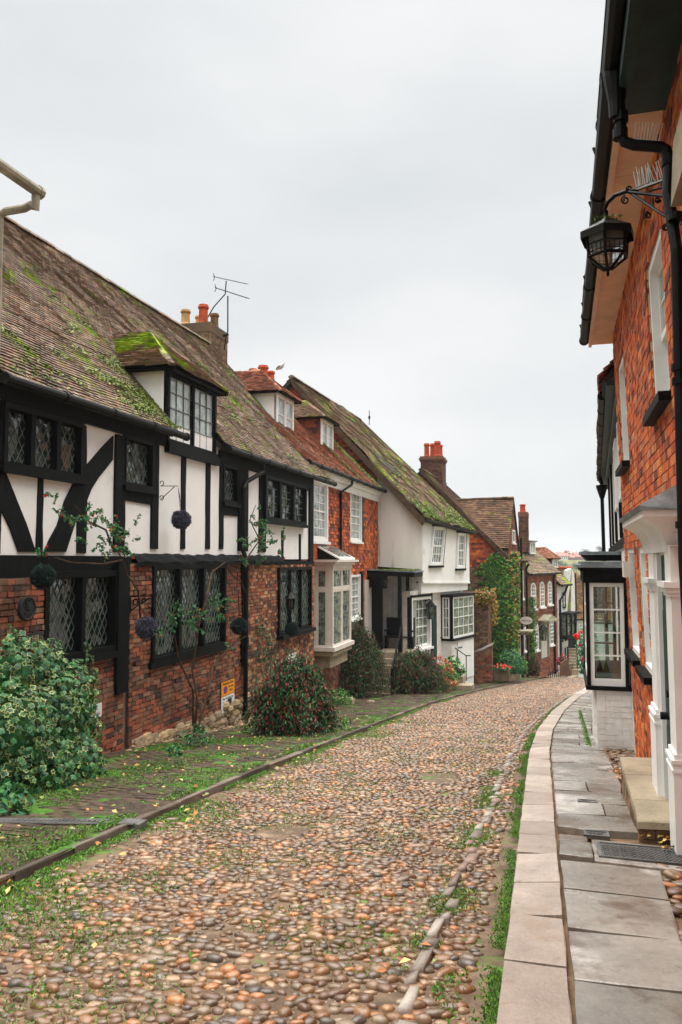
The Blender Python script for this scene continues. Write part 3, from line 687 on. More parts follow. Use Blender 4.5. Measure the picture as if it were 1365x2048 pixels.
def dormer(root, F, s0, s1, zb, ze, o, rise, back, cheek, tile, lights=2, cols=2, rows=4, fm=None, gm=None, bm=None, kind='grid', over=.14, hip=.8, fw=.06, cheek_tiled=False, seed=3, ridge_m=None, sag=.01):
    """dormer: cheeks, hipped tiled roof, window. hierarchy under one 'dormer' part"""
    c = MB()
    for a, b in ((s0, s0+.06), (s1-.06, s1)):
        F.box(c, a, b, zb-.25, ze, o-back, o-.03)
    F.box(c, s0+.061, s1-.061, ze-.12, ze-.002, o-back, o-.05); F.box(c, s0+.061, s1-.061, zb-.5, ze-.125, o-.5, o-.16)
    d = part('dormer', c, cheek, root)
    if cheek_tiled:
        cm = MB(); G = Facade(*(F.P(s0, 0, o-back)[:2]), math.degrees(math.atan2(F.n[0], F.n[1])), 1)
        G.n = -F.d; courses(cm, G, 0, back-.04, zb-.2, ze, o=.005, bw=.165, bh=.11, tilt=.02); part('hung_tiles', cm, m_hungd, d)
    r = MB(); sl_ = MB(); sm = (s0+s1)/2
    A = F.P(s0-over, ze, o+over); B = F.P(s1+over, ze, o+over); A2 = F.P(s0-over, ze, o-back); B2 = F.P(s1+over, ze, o-back)
    R = F.P(sm, ze+rise, o+over-hip); R2 = F.P(sm, ze+rise, o-back)
    tiles(r, A2, A, R, R2, gauge=.075, w=.13, sag=sag, seed=seed, slab=sl_, slabt=.05); tiles(r, B, B2, R2, R, gauge=.075, w=.13, sag=sag, seed=seed+1, slab=sl_, slabt=.05)
    tiles(r, A, B, R, R, gauge=.075, w=.13, sag=sag, seed=seed+2, slab=sl_, slabt=.05)
    ridge(r, R2, R, .1)
    for e in (A, B): ridge(r, e+V(0, 0, .02), R, .07, .16)
    part('roof', r, tile, d); part('roof_boarding', sl_, m_black, d)
    # window as sub-part pieces
    f = MB(); g = MB(); b = MB(); W = (s1-s0-fw)/lights
    F.box(f, s0-.01, s1+.01, ze-.08, ze-.004, o-.06, o+.03); F.box(f, s0-.02, s1+.02, zb-.06, zb, o-.06, o+.06)
    for i in range(lights+1): F.box(f, s0+i*W, s0+i*W+fw, zb, ze-.081, o-.07, o+.025)
    for i in range(lights):
        a, e = s0+i*W+fw, s0+(i+1)*W
        F.box(g, a, e, zb, ze-.08, o-.05, o-.03)
        F.box(f, a, a+.03, zb, ze-.081, o-.03, o+.005); F.box(f, e-.03, e, zb, ze-.081, o-.03, o+.005); F.box(f, a+.03, e-.03, zb, zb+.04, o-.03, o+.005); F.box(f, a+.03, e-.03, ze-.12, ze-.081, o-.03, o+.005)
        t = .01 if kind == 'leaded' else .022
        for k in range(1, cols): x = lerp(a+.03, e-.03, k/cols); F.box(b, x-t/2, x+t/2, zb+.04, ze-.12, o-.03, o-.012)
        for k in range(1, rows): z = lerp(zb+.04, ze-.12, k/rows); F.box(b, a+.03, e-.03, z-t/2, z+t/2, o-.029, o-.01)
    part('window_frame', f, fm, d); part('pane', g, gm, d); part('glazing_bars', b, bm or fm, d)
    return d
def text_mesh(txt, size, F, s, z, o, mat, parent, name='lettering', align='CENTER', sx=1.0, depth=.0015):
    cu = bpy.data.curves.new('t', 'FONT'); cu.body = txt; cu.size = size; cu.align_x = align; cu.align_y = 'CENTER'; cu.extrude = depth; cu.resolution_u = 2
    ob = bpy.data.objects.new('t', cu); COL.objects.link(ob); dg = bpy.context.evaluated_depsgraph_get()
    me = bpy.data.meshes.new_from_object(ob.evaluated_get(dg)); bpy.data.objects.remove(ob); bpy.data.curves.remove(cu)
    sgn = 1 if np.dot(np.cross(F.d, V(0, 0, 1)), F.n) > 0 else -1
    mb = MB(); mb.add([F.P(s+sgn*v.co.x*sx, z+v.co.y, o+v.co.z) for v in me.vertices], [tuple(p.vertices) for p in me.polygons])
    bpy.data.meshes.remove(me); return part(name, mb, mat, parent)
# plants ------------------------------------------------------------
def twig(mb, p, d, L, r, n=4, droop=.3, wob=.3):
    pts = [V(*p)]; d = V(*d)/np.linalg.norm(d)
    for i in range(n):
        d = d+rng.normal(size=3)*wob/n*1.5+V(0, 0, -droop/n); d /= np.linalg.norm(d); pts.append(pts[-1]+d*L/n)
    mb.tube(pts, [r*(1-.7*i/n) for i in range(n+1)], 5, cap=False); return pts
def along(pts, k, spread):
    pts = np.array(pts); t = rng.uniform(0, len(pts)-1.001, k); i = t.astype(int); f = (t-i)[:, None]
    return pts[i]*(1-f)+pts[i+1]*f+rng.normal(size=(k, 3))*spread
def blob(n, c, r, shell=.35, zsq=1):
    d = rng.normal(size=(n, 3)); d /= np.linalg.norm(d, axis=1)[:, None]; rr = (1-shell*rng.random(n)**1.5)[:, None]
    b = 1+.18*np.array([noise.noise(Vector((q*2.5+c).tolist())) for q in d])[:, None]
    return V(*c)+d*rr*b*V(*(r if hasattr(r, '__len__') else (r, r, r))), d
# ================================================================== TIMBER-FRAMED HOUSE (nearest on the left)
X1 = -6.6
F1 = Facade(X1, 0, 0, 1)               # upper floor plane (s = world y)
Y0, Y1e = 7.95, 22.0; YW = F1.st(624, 1000)[0]
EZ = 2.16
h1 = thing('timber_framed_house', 'long black timber framed white plaster house with ragged brick below and sweeping tiled roof', 'house', (X1, 15, float(gz(-6.6, 15))))
sill_z = .02
R = {}
# windows, upper floor (photo columns)
w1 = (F1.st(5, 800)[0], F1.st(164, 850)[0], 1.14, 1.95); w2 = (F1.st(246, 900)[0], F1.st(306, 900)[0], F1.st(249, 972)[1], 1.97)
w3 = (F1.st(444, 1000)[0], F1.st(474, 1000)[0], F1.st(448, 1005)[1], 1.95); w4 = (F1.st(524, 940)[0], F1.st(607, 940)[0], F1.st(524, 1040)[1], 1.95)
wall = MB(); holes_wall(wall, F1, Y0, YW, sill_z, EZ+.25, [w1, w2, w3, w4], -.22, 0)
part('wall', wall, m_white, h1, label='white plaster panels between black timbers')
# rooms behind are closed by the panes; body of the house
body = MB(); body.box(-14, X1-.25, Y0+.05, YW-.05, -5.2, EZ-.1); part('house_body', body, m_under, h1)
ge = MB()   # gable ends
for y in (Y0+.02, YW-.08): ge = MB(); ge.prism([(X1-.1, y, EZ-.1), (X1-8.2, y, EZ-.1), (X1-3.75, y, 6.55)], (0, .06, 0)); part('gable_wall', ge, m_hungd, h1)
T = MB()
def tb(pts, o1=.025, o0=-.05): F1.pix(T, pts, o0, o1)
def tbr(px0, px1, yt, yb, o1=.025): # vertical post from the column range; rows read at px0
    a, b, z0, z1 = F1.rect(px0, px1, yt, yb); n = max(2, int((z1-z0)/.16)); sd_ = px0*.37
    L_ = [(a+.022*noise.noise(Vector((sd_, lerp(z0, z1, i/n)*2.3, 1))), lerp(z0, z1, i/n)) for i in range(n+1)]; R_ = [(b+.022*noise.noise(Vector((sd_, lerp(z0, z1, i/n)*2.3, 8))), lerp(z0, z1, i/n)) for i in range(n+1)]
    F1.poly(T, L_+R_[::-1], -.05, o1)
tbr(0, 6, 800, 1108)
tb([(-14, 930), (10, 938), (35, 1000), (55, 1050), (73, 1104), (38, 1104), (22, 1058), (4, 1020), (-14, 1000)], .02)
tbr(75, 87, 945, 1104, .015)
tb([(228, 872), (227, 919), (213, 937), (199, 954), (184, 978), (173, 1007), (152, 1045), (133, 1104), (92, 1104), (100, 1082), (117, 1051), (132, 1001), (151, 963), (170, 937), (188, 916), (205, 896)], .03)
tbr(163, 171, 850, 960, .034); tbr(155, 173, 985, 1106, .018)
tbr(229, 249, 868, 1104, .04); tbr(303, 316, 885, 1098, .036)
tb([(249, 975), (305, 990), (305, 1010), (249, 1000)], .03)
tbr(363, 371, 905, 1098); tbr(412, 420, 917, 1098); tbr(439, 447, 925, 1098); tbr(476, 495, 925, 1102, .035)
tb([(446, 1008), (476, 1015), (476, 1033), (446, 1030)], .03)
tbr(518, 531, 935, 1104, .03); tbr(563, 566, 1062, 1128); tbr(598, 601, 1068, 1130)
a0 = F1.st(617, 1000)[0]; F1.box(T, a0, YW+.02, -.2, EZ+.1, -.05, .05)
F1.box(T, F1.st(603, 960)[0], a0-.002, EZ-.3, EZ, -.05, .035)
# wall plate under the eave and bressummer
F1.box(T, Y0, F1.st(328, 880)[0], 1.96, 2.2, -.05, .05); F1.box(T, F1.st(437, 905)[0], YW-.01, 1.96, 2.2, -.05, .052)
a1 = F1.st(260, 1100)[0]; F1.box(T, Y0, a1, -.22, .06, -.1, .05)
# rough blackened ledge over the projecting brickwork
def ledge(s0, s1, zt, zb, oin, oout):
    n = int((s1-s0)/.12); vs = []; 
    for i in range(n+1):
        s = lerp(s0, s1, i/n)
        for (z, o) in ((zt+.02, oin-.02), (zt, oin+.03), ((zt+zb)/2+.03, (oin+oout)/2), (zb, oout), (zb-.06, oout), (zb-.06, oin-.02)):
            j = .035*noise.noise(Vector((s*3, z*9, 4))); vs.append(F1.P(s, z+j, o+j))
    T.add(vs, [(i*6+k, i*6+k+1, (i+1)*6+k+1, (i+1)*6+k) for i in range(n) for k in range(5)])
ledge(a1, F1.st(557, 1110)[0], .09, -.03, .01, .16)
F1.box(T, F1.st(555, 1120)[0], YW-.03, -.15, -.02, -.05, .08)
part('timber_frame', T, m_blackwood, h1)
window(h1, F1, *w1, lights=3, fw=.07, mw=.09, o=0, rec=.05, fm=m_black, gm=m_gup, bm=m_came, sill=(.09, .07), proud=.05, dw=.125, dh=.2)
window(h1, F1, *w2, lights=1, fw=.06, o=0, rec=.06, fm=m_black, gm=m_gup, bm=m_came, sill=(.1, .07), proud=.04)
window(h1, F1, *w3, lights=1, fw=.06, o=0, rec=.06, fm=m_black, gm=m_gup, bm=m_came, sill=(.1, .07), proud=.04)
window(h1, F1, *w4, lights=3, kind='leaded', cols=3, rows=5, fw=.08, mw=.07, o=.06, rec=.05, fm=m_black, gm=m_gup, bm=m_came, sill=(.1, .07), proud=.05, bar=.012)
# ground floor: brick
F1g = Facade(-6.5, 0, 0, 1)
def srect(F, a, b, yt, yb, ref): return F.rect(a, b, yt, yb, 0, ref)
g1 = (F1g.st(88, 1200)[0], F1g.st(234, 1200)[0], F1g.st(161, 1316)[1], F1g.st(161, 1142)[1])
g2 = (F1g.st(303, 1200)[0], F1g.st(449, 1200)[0], F1g.st(306, 1325)[1], F1g.st(306, 1130)[1])
g3 = (F1g.st(557, 1200)[0], F1g.st(622, 1200)[0], F1g.st(557, 1272)[1], F1g.st(557, 1136)[1])
zb = -5.2; zt = -.06
gw = MB(); holes_wall(gw, F1g, Y0, YW, zb, zt, [g1, g2, g3], -.28, -.055); part('brick_backing', gw, m_mortar, h1)
bk = MB()
pl = F1g.st(254, 1200)[0]
bow = lambda s, z: .03*noise.noise(Vector((s*.6, z*.8, 2)))+.012*noise.noise(Vector((s*3, z*3, 5)))
gzf = lambda s: float(gz(-6.45, s))
sD = F1g.st(497, 1200)[0]
courses(bk, F1g, Y0, pl-.06, -4.2, zt-.17, [g1], jit=.006, bow=bow, miss=.004, clip=lambda s, z: z > gzf(s)-.1)
courses(bk, F1g, pl+.1, sD-.1, -4.9, zt, [g2], jit=.007, bow=bow, miss=.006, clip=lambda s, z: z > gzf(s)-.1)
part('brickwork', bk, m_oldbrick, h1, label='weathered dark red brickwork of the ground floor')
bk = MB(); courses(bk, F1g, sD-.1, YW, -5.2, zt-.06, [g3], jit=.006, bow=bow, o=-.02, bw=.2, clip=lambda s, z: z > gzf(s)-.1)
part('brickwork', bk, m_midbrick, h1, label='mottled brown and orange brickwork right of the black drainpipe')
# side return of the recess
tp = MB(); q = F1g.rect(232, 254, 1128, 1388, 0, 232); F1g.box(tp, q[0], q[1], q[2], .0, -.05, .06); part('timber_post', tp, m_blackwood, h1); tp = MB()
q = F1g.rect(483, 492, 1110, 1330, 0, 483); F1g.box(tp, q[0], q[1], q[2], -.06, -.05, .05)
part('timber_post', tp, m_blackwood, h1)
kw = dict(fm=m_black, gm=m_gdark, bm=m_came, dw=.13, dh=.21)
window(h1, F1g, *g1, lights=2, fw=.09, mw=.09, rec=.09, proud=.03, sill=(.07, .08), **kw)
window(h1, F1g, *g2, lights=3, fw=.07, mw=.09, rec=.05, proud=.05, sill=(.05, .1), **kw)
window(h1, F1g, *g3, lights=3, fw=.06, mw=.06, rec=.04, proud=.04, sill=(.14, .09), **kw)
# rubble at the foot
rb = MB(); ico = None
def rock(mb, c, r, seed):
    vs = []; fs = []; n, m = 7, 5
    for j in range(m):
        ph = math.pi*(j/(m-1)-.5)
        for i in range(n):
            a = 2*math.pi*i/n; p = V(math.cos(a)*math.cos(ph), math.sin(a)*math.cos(ph), math.sin(ph)); p = np.sign(p)*np.abs(p)**.75
            p *= 1+.3*noise.noise(Vector((p*1.3+seed).tolist())); vs.append(V(*c)+p*V(*r))
    mb.add(vs, [(j*n+i, j*n+(i+1) % n, (j+1)*n+(i+1) % n, (j+1)*n+i) for j in range(m-1) for i in range(n)])
for k in range(420):
    s = rnd.uniform(11.3, 16.2); g = gzf(s); top = .12+.30*((s-11.3)/4.9)**.8+.05*math.sin(s*4)
    if s > 14.6: top += .18
    z = g+rnd.uniform(-.02, top); rr = rnd.uniform(.05, .14)
    rock(rb, F1g.P(s, z, -.0+rnd.uniform(-.02, .03)), (rr*.6, rr*1.2, rr*.65), k)
for k in range(60):
    s = rnd.uniform(10.9, 16.5); rock(rb, F1g.P(s, gzf(s)+.05, rnd.uniform(.03, .2)), (.05, .07, .04), k+900)
part('rubble_footing', rb, m_rubble, h1, label='pale rubble stone footing under the brick')
# roof
P = MB(); S = MB(); yd0, yd1 = F1.st(333, 800)[0], F1.st(430, 800)[0]
Xe, Xr_, Zr = X1+.22, X1-3.75, 6.62
def rp(y, v, dz=0): return V(lerp(Xe, Xr_, v), y, lerp(EZ+.06, Zr, v)+dz)
vd = .30
GK = dict(gauge=.07, w=.12, lift=.027, thick=.014, wave=.005)
tiles(P, rp(Y0, 0), rp(yd0+.02, 0), rp(yd0+.02, vd), rp(Y0, vd), seed=1, **GK, slab=S, sag=.03)
tiles(P, rp(yd1-.02, 0, .05), rp(Y1e+.25, 0, .05), rp(Y1e+.25, vd), rp(yd1-.02, vd), seed=2, **GK, slab=S, sag=.03)
tiles(P, rp(Y0, vd), rp(Y1e+.25, vd), rp(Y1e+.1, 1), rp(Y0, 1), seed=1, **GK, slab=S, sag=.024)
S.prism([rp(Y0, 1), rp(Y1e, 1), V(X1-8.3, Y1e, EZ), V(X1-8.3, Y0, EZ)], (0, 0, -.08))
ridge(P, rp(Y0, 1), rp(Y1e+.1, 1), .13)
rf = part('roof', P, m_tile, h1, label='steep weathered plain tile roof with moss'); part('roof_boarding', S, m_under, rf)
mm = MB(); C = []
for _ in range(110):
    y = rnd.uniform(Y0, Y1e) if rnd.random() < .6 else rnd.gauss(yd0-.6, .5); v = abs(rnd.gauss(0, .16)) if y < yd0+1 else abs(rnd.gauss(0, .25))
    if yd0 < y < yd1+.2 and v < .35: continue
    for _ in range(int(rnd.uniform(10, 70))): C.append(rp(y+rnd.gauss(0, .14), min(1, max(0, v+rnd.gauss(0, .008))), .055))
for _ in range(1500): C.append(rp(yd0-abs(rnd.gauss(0, .25)), max(0, vd*.9*rnd.random()), .05))
mm.leaves(C, .045, nrm=np.tile([.6, 0, .8], (len(C), 1)), jit=.5, w=.8); part('moss_cushions', mm, m_mossy, rf)
# dormer flush with the wall
zbd = F1.st(333, 880)[1]; zed = F1.st(333, 735)[1]
dormer(h1, F1, yd0, yd1, zbd, zed, .02, .95, 3.2, m_white, m_tile3, lights=2, cols=3, rows=4, fm=m_black, gm=m_gpale, bm=m_came, kind='leaded', over=.2, hip=1.1, fw=.07, seed=5, sag=.03)
db = MB(); F1.box(db, yd0-.05, yd1+.08, zbd-.22, zbd-.06, -.05, .1); part('dormer_sill_beam', db, m_black, h1)
# gutters and pipe
G = MB(); gutter(G, (X1+.27, Y0, EZ+.0), (X1+.27, yd0+.25, EZ+.0)); gutter(G, (X1+.27, yd1+.12, EZ+.04), (X1+.27, Y1e+.15, EZ+.04)); part('gutter', G, m_iron, h1)
G = MB(); s_ = F1g.st(492, 1200, .07)[0]; sg = F1.st(522, 940, .2)[0]
pipe(G, [(X1+.25, sg, EZ-.02), (X1+.25, sg, EZ-.22), (X1+.1, s_+.12, EZ-.5), (X1+.1, s_, EZ-.62), (X1+.1, s_, .2), (-6.42, s_, -.02), (-6.42, s_, gzf(s_)+.15)], .05); part('drainpipe', G, m_iron, h1)
# chimney behind the ridge end
chimney(h1, -11.3, -10.25, 21.95, 23.3, 4.0, 7.25, M('chimney_brick', ['6f5a45', '7d6750', '5e4c3b'], src='island', rough=.9, bump=.5), [(-11.15, 22.15, 7.25, .16, .5, m_potc), (-10.9, 22.6, 7.25, .14, .42, m_potc), (-10.62, 22.3, 7.25, .17, .66, None), (-10.45, 22.75, 7.25, .15, .5, m_potd)], corbel=False)
# ---- nearer building: only its eave, gutter end and cream pipe come into view
F0 = Facade(-6.6, 0, 0, 1)
h0 = thing('neighbour_house', 'near building at the left edge showing only its cream gutter end and eave', 'house', (-7.2, 5, float(gz(-7.2, 5))))
b0 = MB(); b0.box(-12, -6.75, -2, 7.75, -4.2, 4.55); part('wall', b0, m_white, h0)
pA = onX(78, 385, -6.12); e0 = MB()
gutter(e0, (-6.12, pA[1], pA[2]), (-6.12, -2, pA[2]), .07, 1.3); part('gutter', e0, m_pipecream, h0)
r0 = MB(); s0 = MB(); tiles(r0, V(-6.2, -2, pA[2]+.05), V(-6.2, pA[1]-.55, pA[2]+.05), V(-9.5, pA[1]-.55, pA[2]+4), V(-9.5, -2, pA[2]+4), seed=9, slab=s0); rr = part('roof', r0, m_tile, h0); part('roof_boarding', s0, m_black, rr)
p0 = MB(); q1 = onX(72, 392, -6.12); q2 = onX(62, 415, -6.2); q3 = onX(-1, 423, -6.62); q4 = onX(2, 700, -6.62)
p0.tube([q1, q1+V(0, 0, -.16), q2+V(0, 0, .03), q2+V(-.06, -.04, -.02), q3+V(0.08, .02, .0), q3+V(0, 0, -.06), V(-6.62, q3[1], -3.1)], .052, 10); part('drainpipe', p0, m_pipecream, h0)
# ================================================================== TILE-HUNG HOUSE
F2 = Facade(-7.0, 0, 0, 1); Y2a, Y2b = YW+.03, 30.6
EZ2 = F2.st(700, 957, .25)[1]
h2 = thing('tile_hung_house', 'narrow house hung with orange tiles, with cream bay window and two dormers', 'house', (-7, 26, float(gz(-7, 26))))
def skin(F, root, s0, s1, z0, z1, holes, mat, depth=.2, name='wall', label=None):
    w = MB(); holes_wall(w, F, s0, s1, z0, z1, holes, -depth, 0); return part(name, w, mat, root, label=label)
u1 = (F2.st(616, 1000)[0], F2.st(654, 1000)[0], F2.st(640, 1083)[1], F2.st(640, 962)[1]); u2 = (F2.st(699, 1000)[0], F2.st(722, 1000)[0], F2.st(700, 1083)[1], F2.st(700, 978)[1])
u3 = (F2.st(700, 1000)[0], F2.st(719, 1000)[0], F2.st(703, 1240)[1], F2.st(703, 1150)[1])
skin(F2, h2, Y2a, Y2b, -5.3, EZ2+.1, [u1, u2, u3], m_mortar)
sdr = F2.st(733, 1200)[0]
b = MB(); courses(b, F2, Y2a, Y2b-.02, -2.6, EZ2-.42, [u1, u2, u3], o=.01, bw=.165, bh=.11, tilt=.024, clip=lambda s, z: z > -.75 or s > u3[1]-.2 and s < sdr); part('hung_tiles', b, m_hung, h2)
b = MB(); courses(b, F2, Y2a, Y2b-.02, -5.3, -2.6, [], o=.01, clip=lambda s, z: z > float(gz(-7, s))-.1); part('brickwork', b, m_oldbrick, h2)
b = MB(); F2.box(b, Y2a, Y2b, EZ2-.42, EZ2-.2, 0, .08); F2.box(b, Y2a, Y2b, EZ2-.2, EZ2-.1, 0, .16); F2.box(b, Y2a, Y2b, EZ2-.1, EZ2+.03, 0, .24); part('cornice', b, m_whitepaint, h2)
kw = dict(kind='sash', fm=m_whitepaint, gm=m_gpale, rec=.03, proud=.05, meet=True)
window(h2, F2, *u1, cols=3, rows=6, fw=.11, sill=(.12, .08), **kw); window(h2, F2, *u2, cols=3, rows=6, fw=.09, sill=(.1, .06), **kw); window(h2, F2, *u3, cols=3, rows=6, fw=.07, sill=(.1, .06), **kw)
b = MB(); F2.box(b, u2[1]+.002, u2[1]+.12, u2[2], u2[3], 0, .07); F2.box(b, u3[1]+.002, u3[1]+.3, u3[2]-.4, u3[3]+.1, 0, .07); part('black_trim', b, m_black, h2)
body = MB(); body.box(-13, -7.25, Y2a+.1, Y2b-.1, -5.3, EZ2-.1); part('house_body', body, m_under, h2)
# roof
rp2 = lambda y, v: V(lerp(-6.72, -9.4, v), y, lerp(EZ2+.05, 5.35, v))
P = MB(); S = MB(); tiles(P, rp2(Y2a-.1, 0), rp2(Y2b, 0), rp2(Y2b, 1), rp2(Y2a-.1, 1), gauge=.08, w=.13, seed=21, slab=S, sag=.02)
S.prism([rp2(Y2a, 1), rp2(Y2b, 1), V(-12.6, Y2b, EZ2), V(-12.6, Y2a, EZ2)], (0, 0, -.08)); ridge(P, rp2(Y2a, 1), rp2(Y2b, 1))
r2 = part('roof', P, m_tile2, h2); part('roof_boarding', S, m_under, r2)
mm = MB(); C = []
for _ in range(2600):
    v = rnd.random(); C.append(rp2(26.6+abs(rnd.gauss(0, .12))+v*.0, v*.62)+V(.03, 0, .05)) if rnd.random() < .4 else C.append(rp2(Y2b-.1-abs(rnd.gauss(0, .55)), v*.9)+V(.03, 0, .05))
mm.leaves(C, .06, nrm=np.tile([.6, 0, .8], (len(C), 1)), jit=.4, w=.8); part('moss_cushions', mm, m_mossy, r2)
def on_roof_dormer(root, px0, px1, pyt, pyb, X, cheek, tiled, **k):
    Fd = Facade(X, 0, 0, 1); s0 = Fd.st(px0, 1000)[0]; s1 = Fd.st(px1, 1000)[0]
    zt_ = Fd.st(px0, pyt)[1]; zb_ = Fd.st((px0+px1)/2, pyb)[1]
    return dormer(root, Fd, s0, s1, zb_, zt_, 0, k.pop('rise', .95), k.pop('back', 3), cheek, m_tile2 if not tiled else m_tile3, fm=m_whitepaint, gm=m_gpale, cheek_tiled=tiled, **k)
on_roof_dormer(h2, 553, 586, 783, 868, -8.0, m_white, False, rise=.85, hip=1.0, seed=31, lights=2, cols=1, rows=2, over=.22)
on_roof_dormer(h2, 643, 666, 835, 898, -8.0, m_hungd, True, rise=.75, hip=1.0, seed=37, lights=2, cols=1, rows=2, over=.22)
G = MB(); gutter(G, F2.P(Y2a, EZ2, .33), F2.P(Y2b-.05, EZ2, .33)); part('gutter', G, m_iron, h2)
G = MB(); s_ = F2.st(681, 1050, .07)[0]; pipe(G, [F2.P(s_+.7, EZ2, .3), F2.P(s_+.6, EZ2-.2, .3), F2.P(s_, EZ2-.5, .09), F2.P(s_, -.2, .09)], .045); part('drainpipe', G, m_iron, h2)
# bay window
by0 = 22.25; bf = -6.42; by1 = onX(703, 1200, bf)[1]; bz0 = onX(668, 1298, bf)[2]; bz1 = onX(668, 1133, bf)[2]
bay = MB(); bay.box(-7.0, bf+.02, by0-.02, by1+.02, bz0-.2, bz0-.06); bay.box(-7.0, bf-.1, by0+.1, by1-.1, bz0-.55, bz0-.2)
base = part('bay_base', bay, m_sand, h2)
by = MB(); by.box(-7.0, bf+.08, by0-.08, by1+.08, bz0-.06, bz0+.06); bw_ = part('bay_window', by, m_cream, h2); by = MB(); by.box(-7.0, bf+.1, by0-.1, by1+.1, bz1+.05, bz1+.13); by.box(-7.0, bf+.2, by0-.2, by1+.2, bz1+.13, bz1+.2); by.box(-7.0, bf+.02, by0-.02, by1+.02, bz1-.08, bz1+.05)
part('cornice', by, m_cream, bw_)
def frame_on(F, s0, s1, z0, z1, cols, zsplit, f, g, c, fw=.08):
    F.box(f, s0, s0+fw, z0, z1, -.09, .0); F.box(f, s1-fw, s1, z0, z1, -.09, 0); W = (s1-s0-fw)/cols
    for k in range(1, cols): F.box(f, s0+k*W, s0+k*W+fw, z0, z1, -.09, -.005)
    zs = [z0, z1-zsplit, z1]
    for k in range(cols):
        a, b_ = s0+k*W+fw, s0+(k+1)*W
        for q in range(2):
            za, zb_ = zs[q]+(.06 if q else 0), zs[q+1]-.0
            F.box(f, a, b_, za-.001, za+.05, -.08, -.01); F.box(f, a, b_, zb_-.05, zb_, -.08, -.01)
            F.box(f, a, a+.04, za+.05, zb_-.05, -.08, -.015); F.box(f, b_-.04, b_, za+.05, zb_-.05, -.08, -.015)
            F.box(g, a+.04, b_-.04, za+.05, zb_-.05, -.05, -.04)
            nc, nr_ = 3, (3 if q else 7)
            for i in range(1, nc): x = lerp(a+.04, b_-.04, i/nc); F.box(c, x-.005, x+.005, za+.05, zb_-.05, -.04, -.033)
            for i in range(1, nr_): z = lerp(za+.05, zb_-.05, i/nr_); F.box(c, a+.04, b_-.04, z-.005, z+.005, -.04, -.032)
        F.box(f, a, b_, zs[1], zs[1]+.06, -.085, -.004)
f, g, c = MB(), MB(), MB()
Fs = Facade(0, by0, 90); Ff = Facade(bf, 0, 0)
frame_on(Fs, -7.0, bf-.091, bz0+.06, bz1-.08, 1, .62, f, g, c, .1); frame_on(Ff, by0, by1, bz0+.06, bz1-.08, 2, .62, f, g, c, .1)
part('window_frame', f, m_cream, bw_); part('pane', g, m_gmid, bw_); part('lead_lattice', c, m_came, bw_)
sk = MB(); zt2 = bz1+.2
sk.prism([(bf+.15, by0+.25, zt2+.05), (bf+.15, by1-.1, zt2+.05), (-6.98, by1-.1, zt2+.42), (-6.98, by0+.25, zt2+.42)], (0, 0, -.05)); w_ = part('skylight', sk, m_whitepaint, h2)
sk = MB(); 
for k in range(2):
    ya, yb = lerp(by0+.33, by1-.18, k/2)+.04, lerp(by0+.33, by1-.18, (k+1)/2)-.04
    sk.prism([(bf+.08, ya, zt2+.09), (bf+.08, yb, zt2+.09), (-6.9, yb, zt2+.42), (-6.9, ya, zt2+.42)], (0, 0, -.03))
part('pane', sk, m_gmid, w_)
sk = MB(); sk.prism([(bf+.14, by0+.3, zt2), (-6.98, by0+.3, zt2+.37), (-6.98, by0+.3, zt2)], (0, by1-by0-.5, 0)); part('skylight_cheek', sk, m_black, w_)
# chimney pots behind the first dormer
chimney(h2, -10.9, -10.0, 26.2, 27.2, 3.5, 6.35, m_oldbrick, [(-10.6, 26.4, 6.35, .17, .5, None), (-10.25, 26.5, 6.35, .2, .62, None), (-10.1, 26.9, 6.35, .15, .5, None)])

# ================================================================== WHITE JETTIED HOUSE
c3 = onY(845, 1034, 30.6); F3 = Facade(c3[0], 30.6, 15.0, 1)
s3e = F3.st(939, 1100)[0]
zE0 = F3.st(842, 1038)[1]; zE1 = F3.st(942, 1064)[1]; zJ = F3.st(842, 1166)[1]; zJ2 = F3.st(938, 1166)[1]
h3 = thing('white_jettied_house', 'white rendered house with jettied upper floor, leaning sash windows and big mossy roof', 'house', (c3[0]-1, 33, float(gz(-5, 33))))
w = MB(); F3.poly(w, [(0, zJ+.05), (s3e, zJ2+.05), (s3e, zE1+.15), (0, zE0+.15)], -.3, 0)
F3.poly(w, [(0, zJ-.02), (s3e, zJ2-.02), (s3e, zJ2+.05), (0, zJ+.05)], -.2, .03)
F3.poly(w, [(-.0, zJ-.42), (s3e-.1, zJ2-.3), (s3e-.05, zJ2-.02), (0, zJ-.02)], -.4, -.06)
part('wall', w, m_white, h3, label='white rendered upper wall overhanging the ground floor')
# side wall facing up the street
Fs3 = Facade(0, 30.6, 90); w = MB(); xs_ = c3[0]
zs1 = Fs3.st(800, 1133)[1]
Fs3.poly(w, [(-7.0, zs1), (xs_-.001, zs1-.12), (xs_-.001, zE0+.1), (-7.0, zE0+1.9)], -.15, .0); part('side_wall', w, m_whitest, h3)
# gable top, tile hung
ap = V(-10.5, 30.6, 7.35); w = MB(); Fs3.poly(w, [(-15.8, 1.6), (-5.4, 1.6), (-10.5, 7.2)], -.15, -.03)
part('gable_wall', w, m_mortar, h3); w = MB()
courses(w, Fs3, -15.5, -5.3, 2.0, 7.2, [], o=-.02, bw=.165, bh=.11, tilt=.024, clip=lambda s, z: z < 7.2-abs(s+10.5)*1.06-.1 and s < -7.1); part('hung_tiles', w, m_hung, h3)
b = MB(); b.box(-14, xs_-.4, 30.8, 34, -5.5, 1.2); b.box(-14, -5.2, 34, 40, -5.8, 1.2); part('house_body', b, m_under, h3)
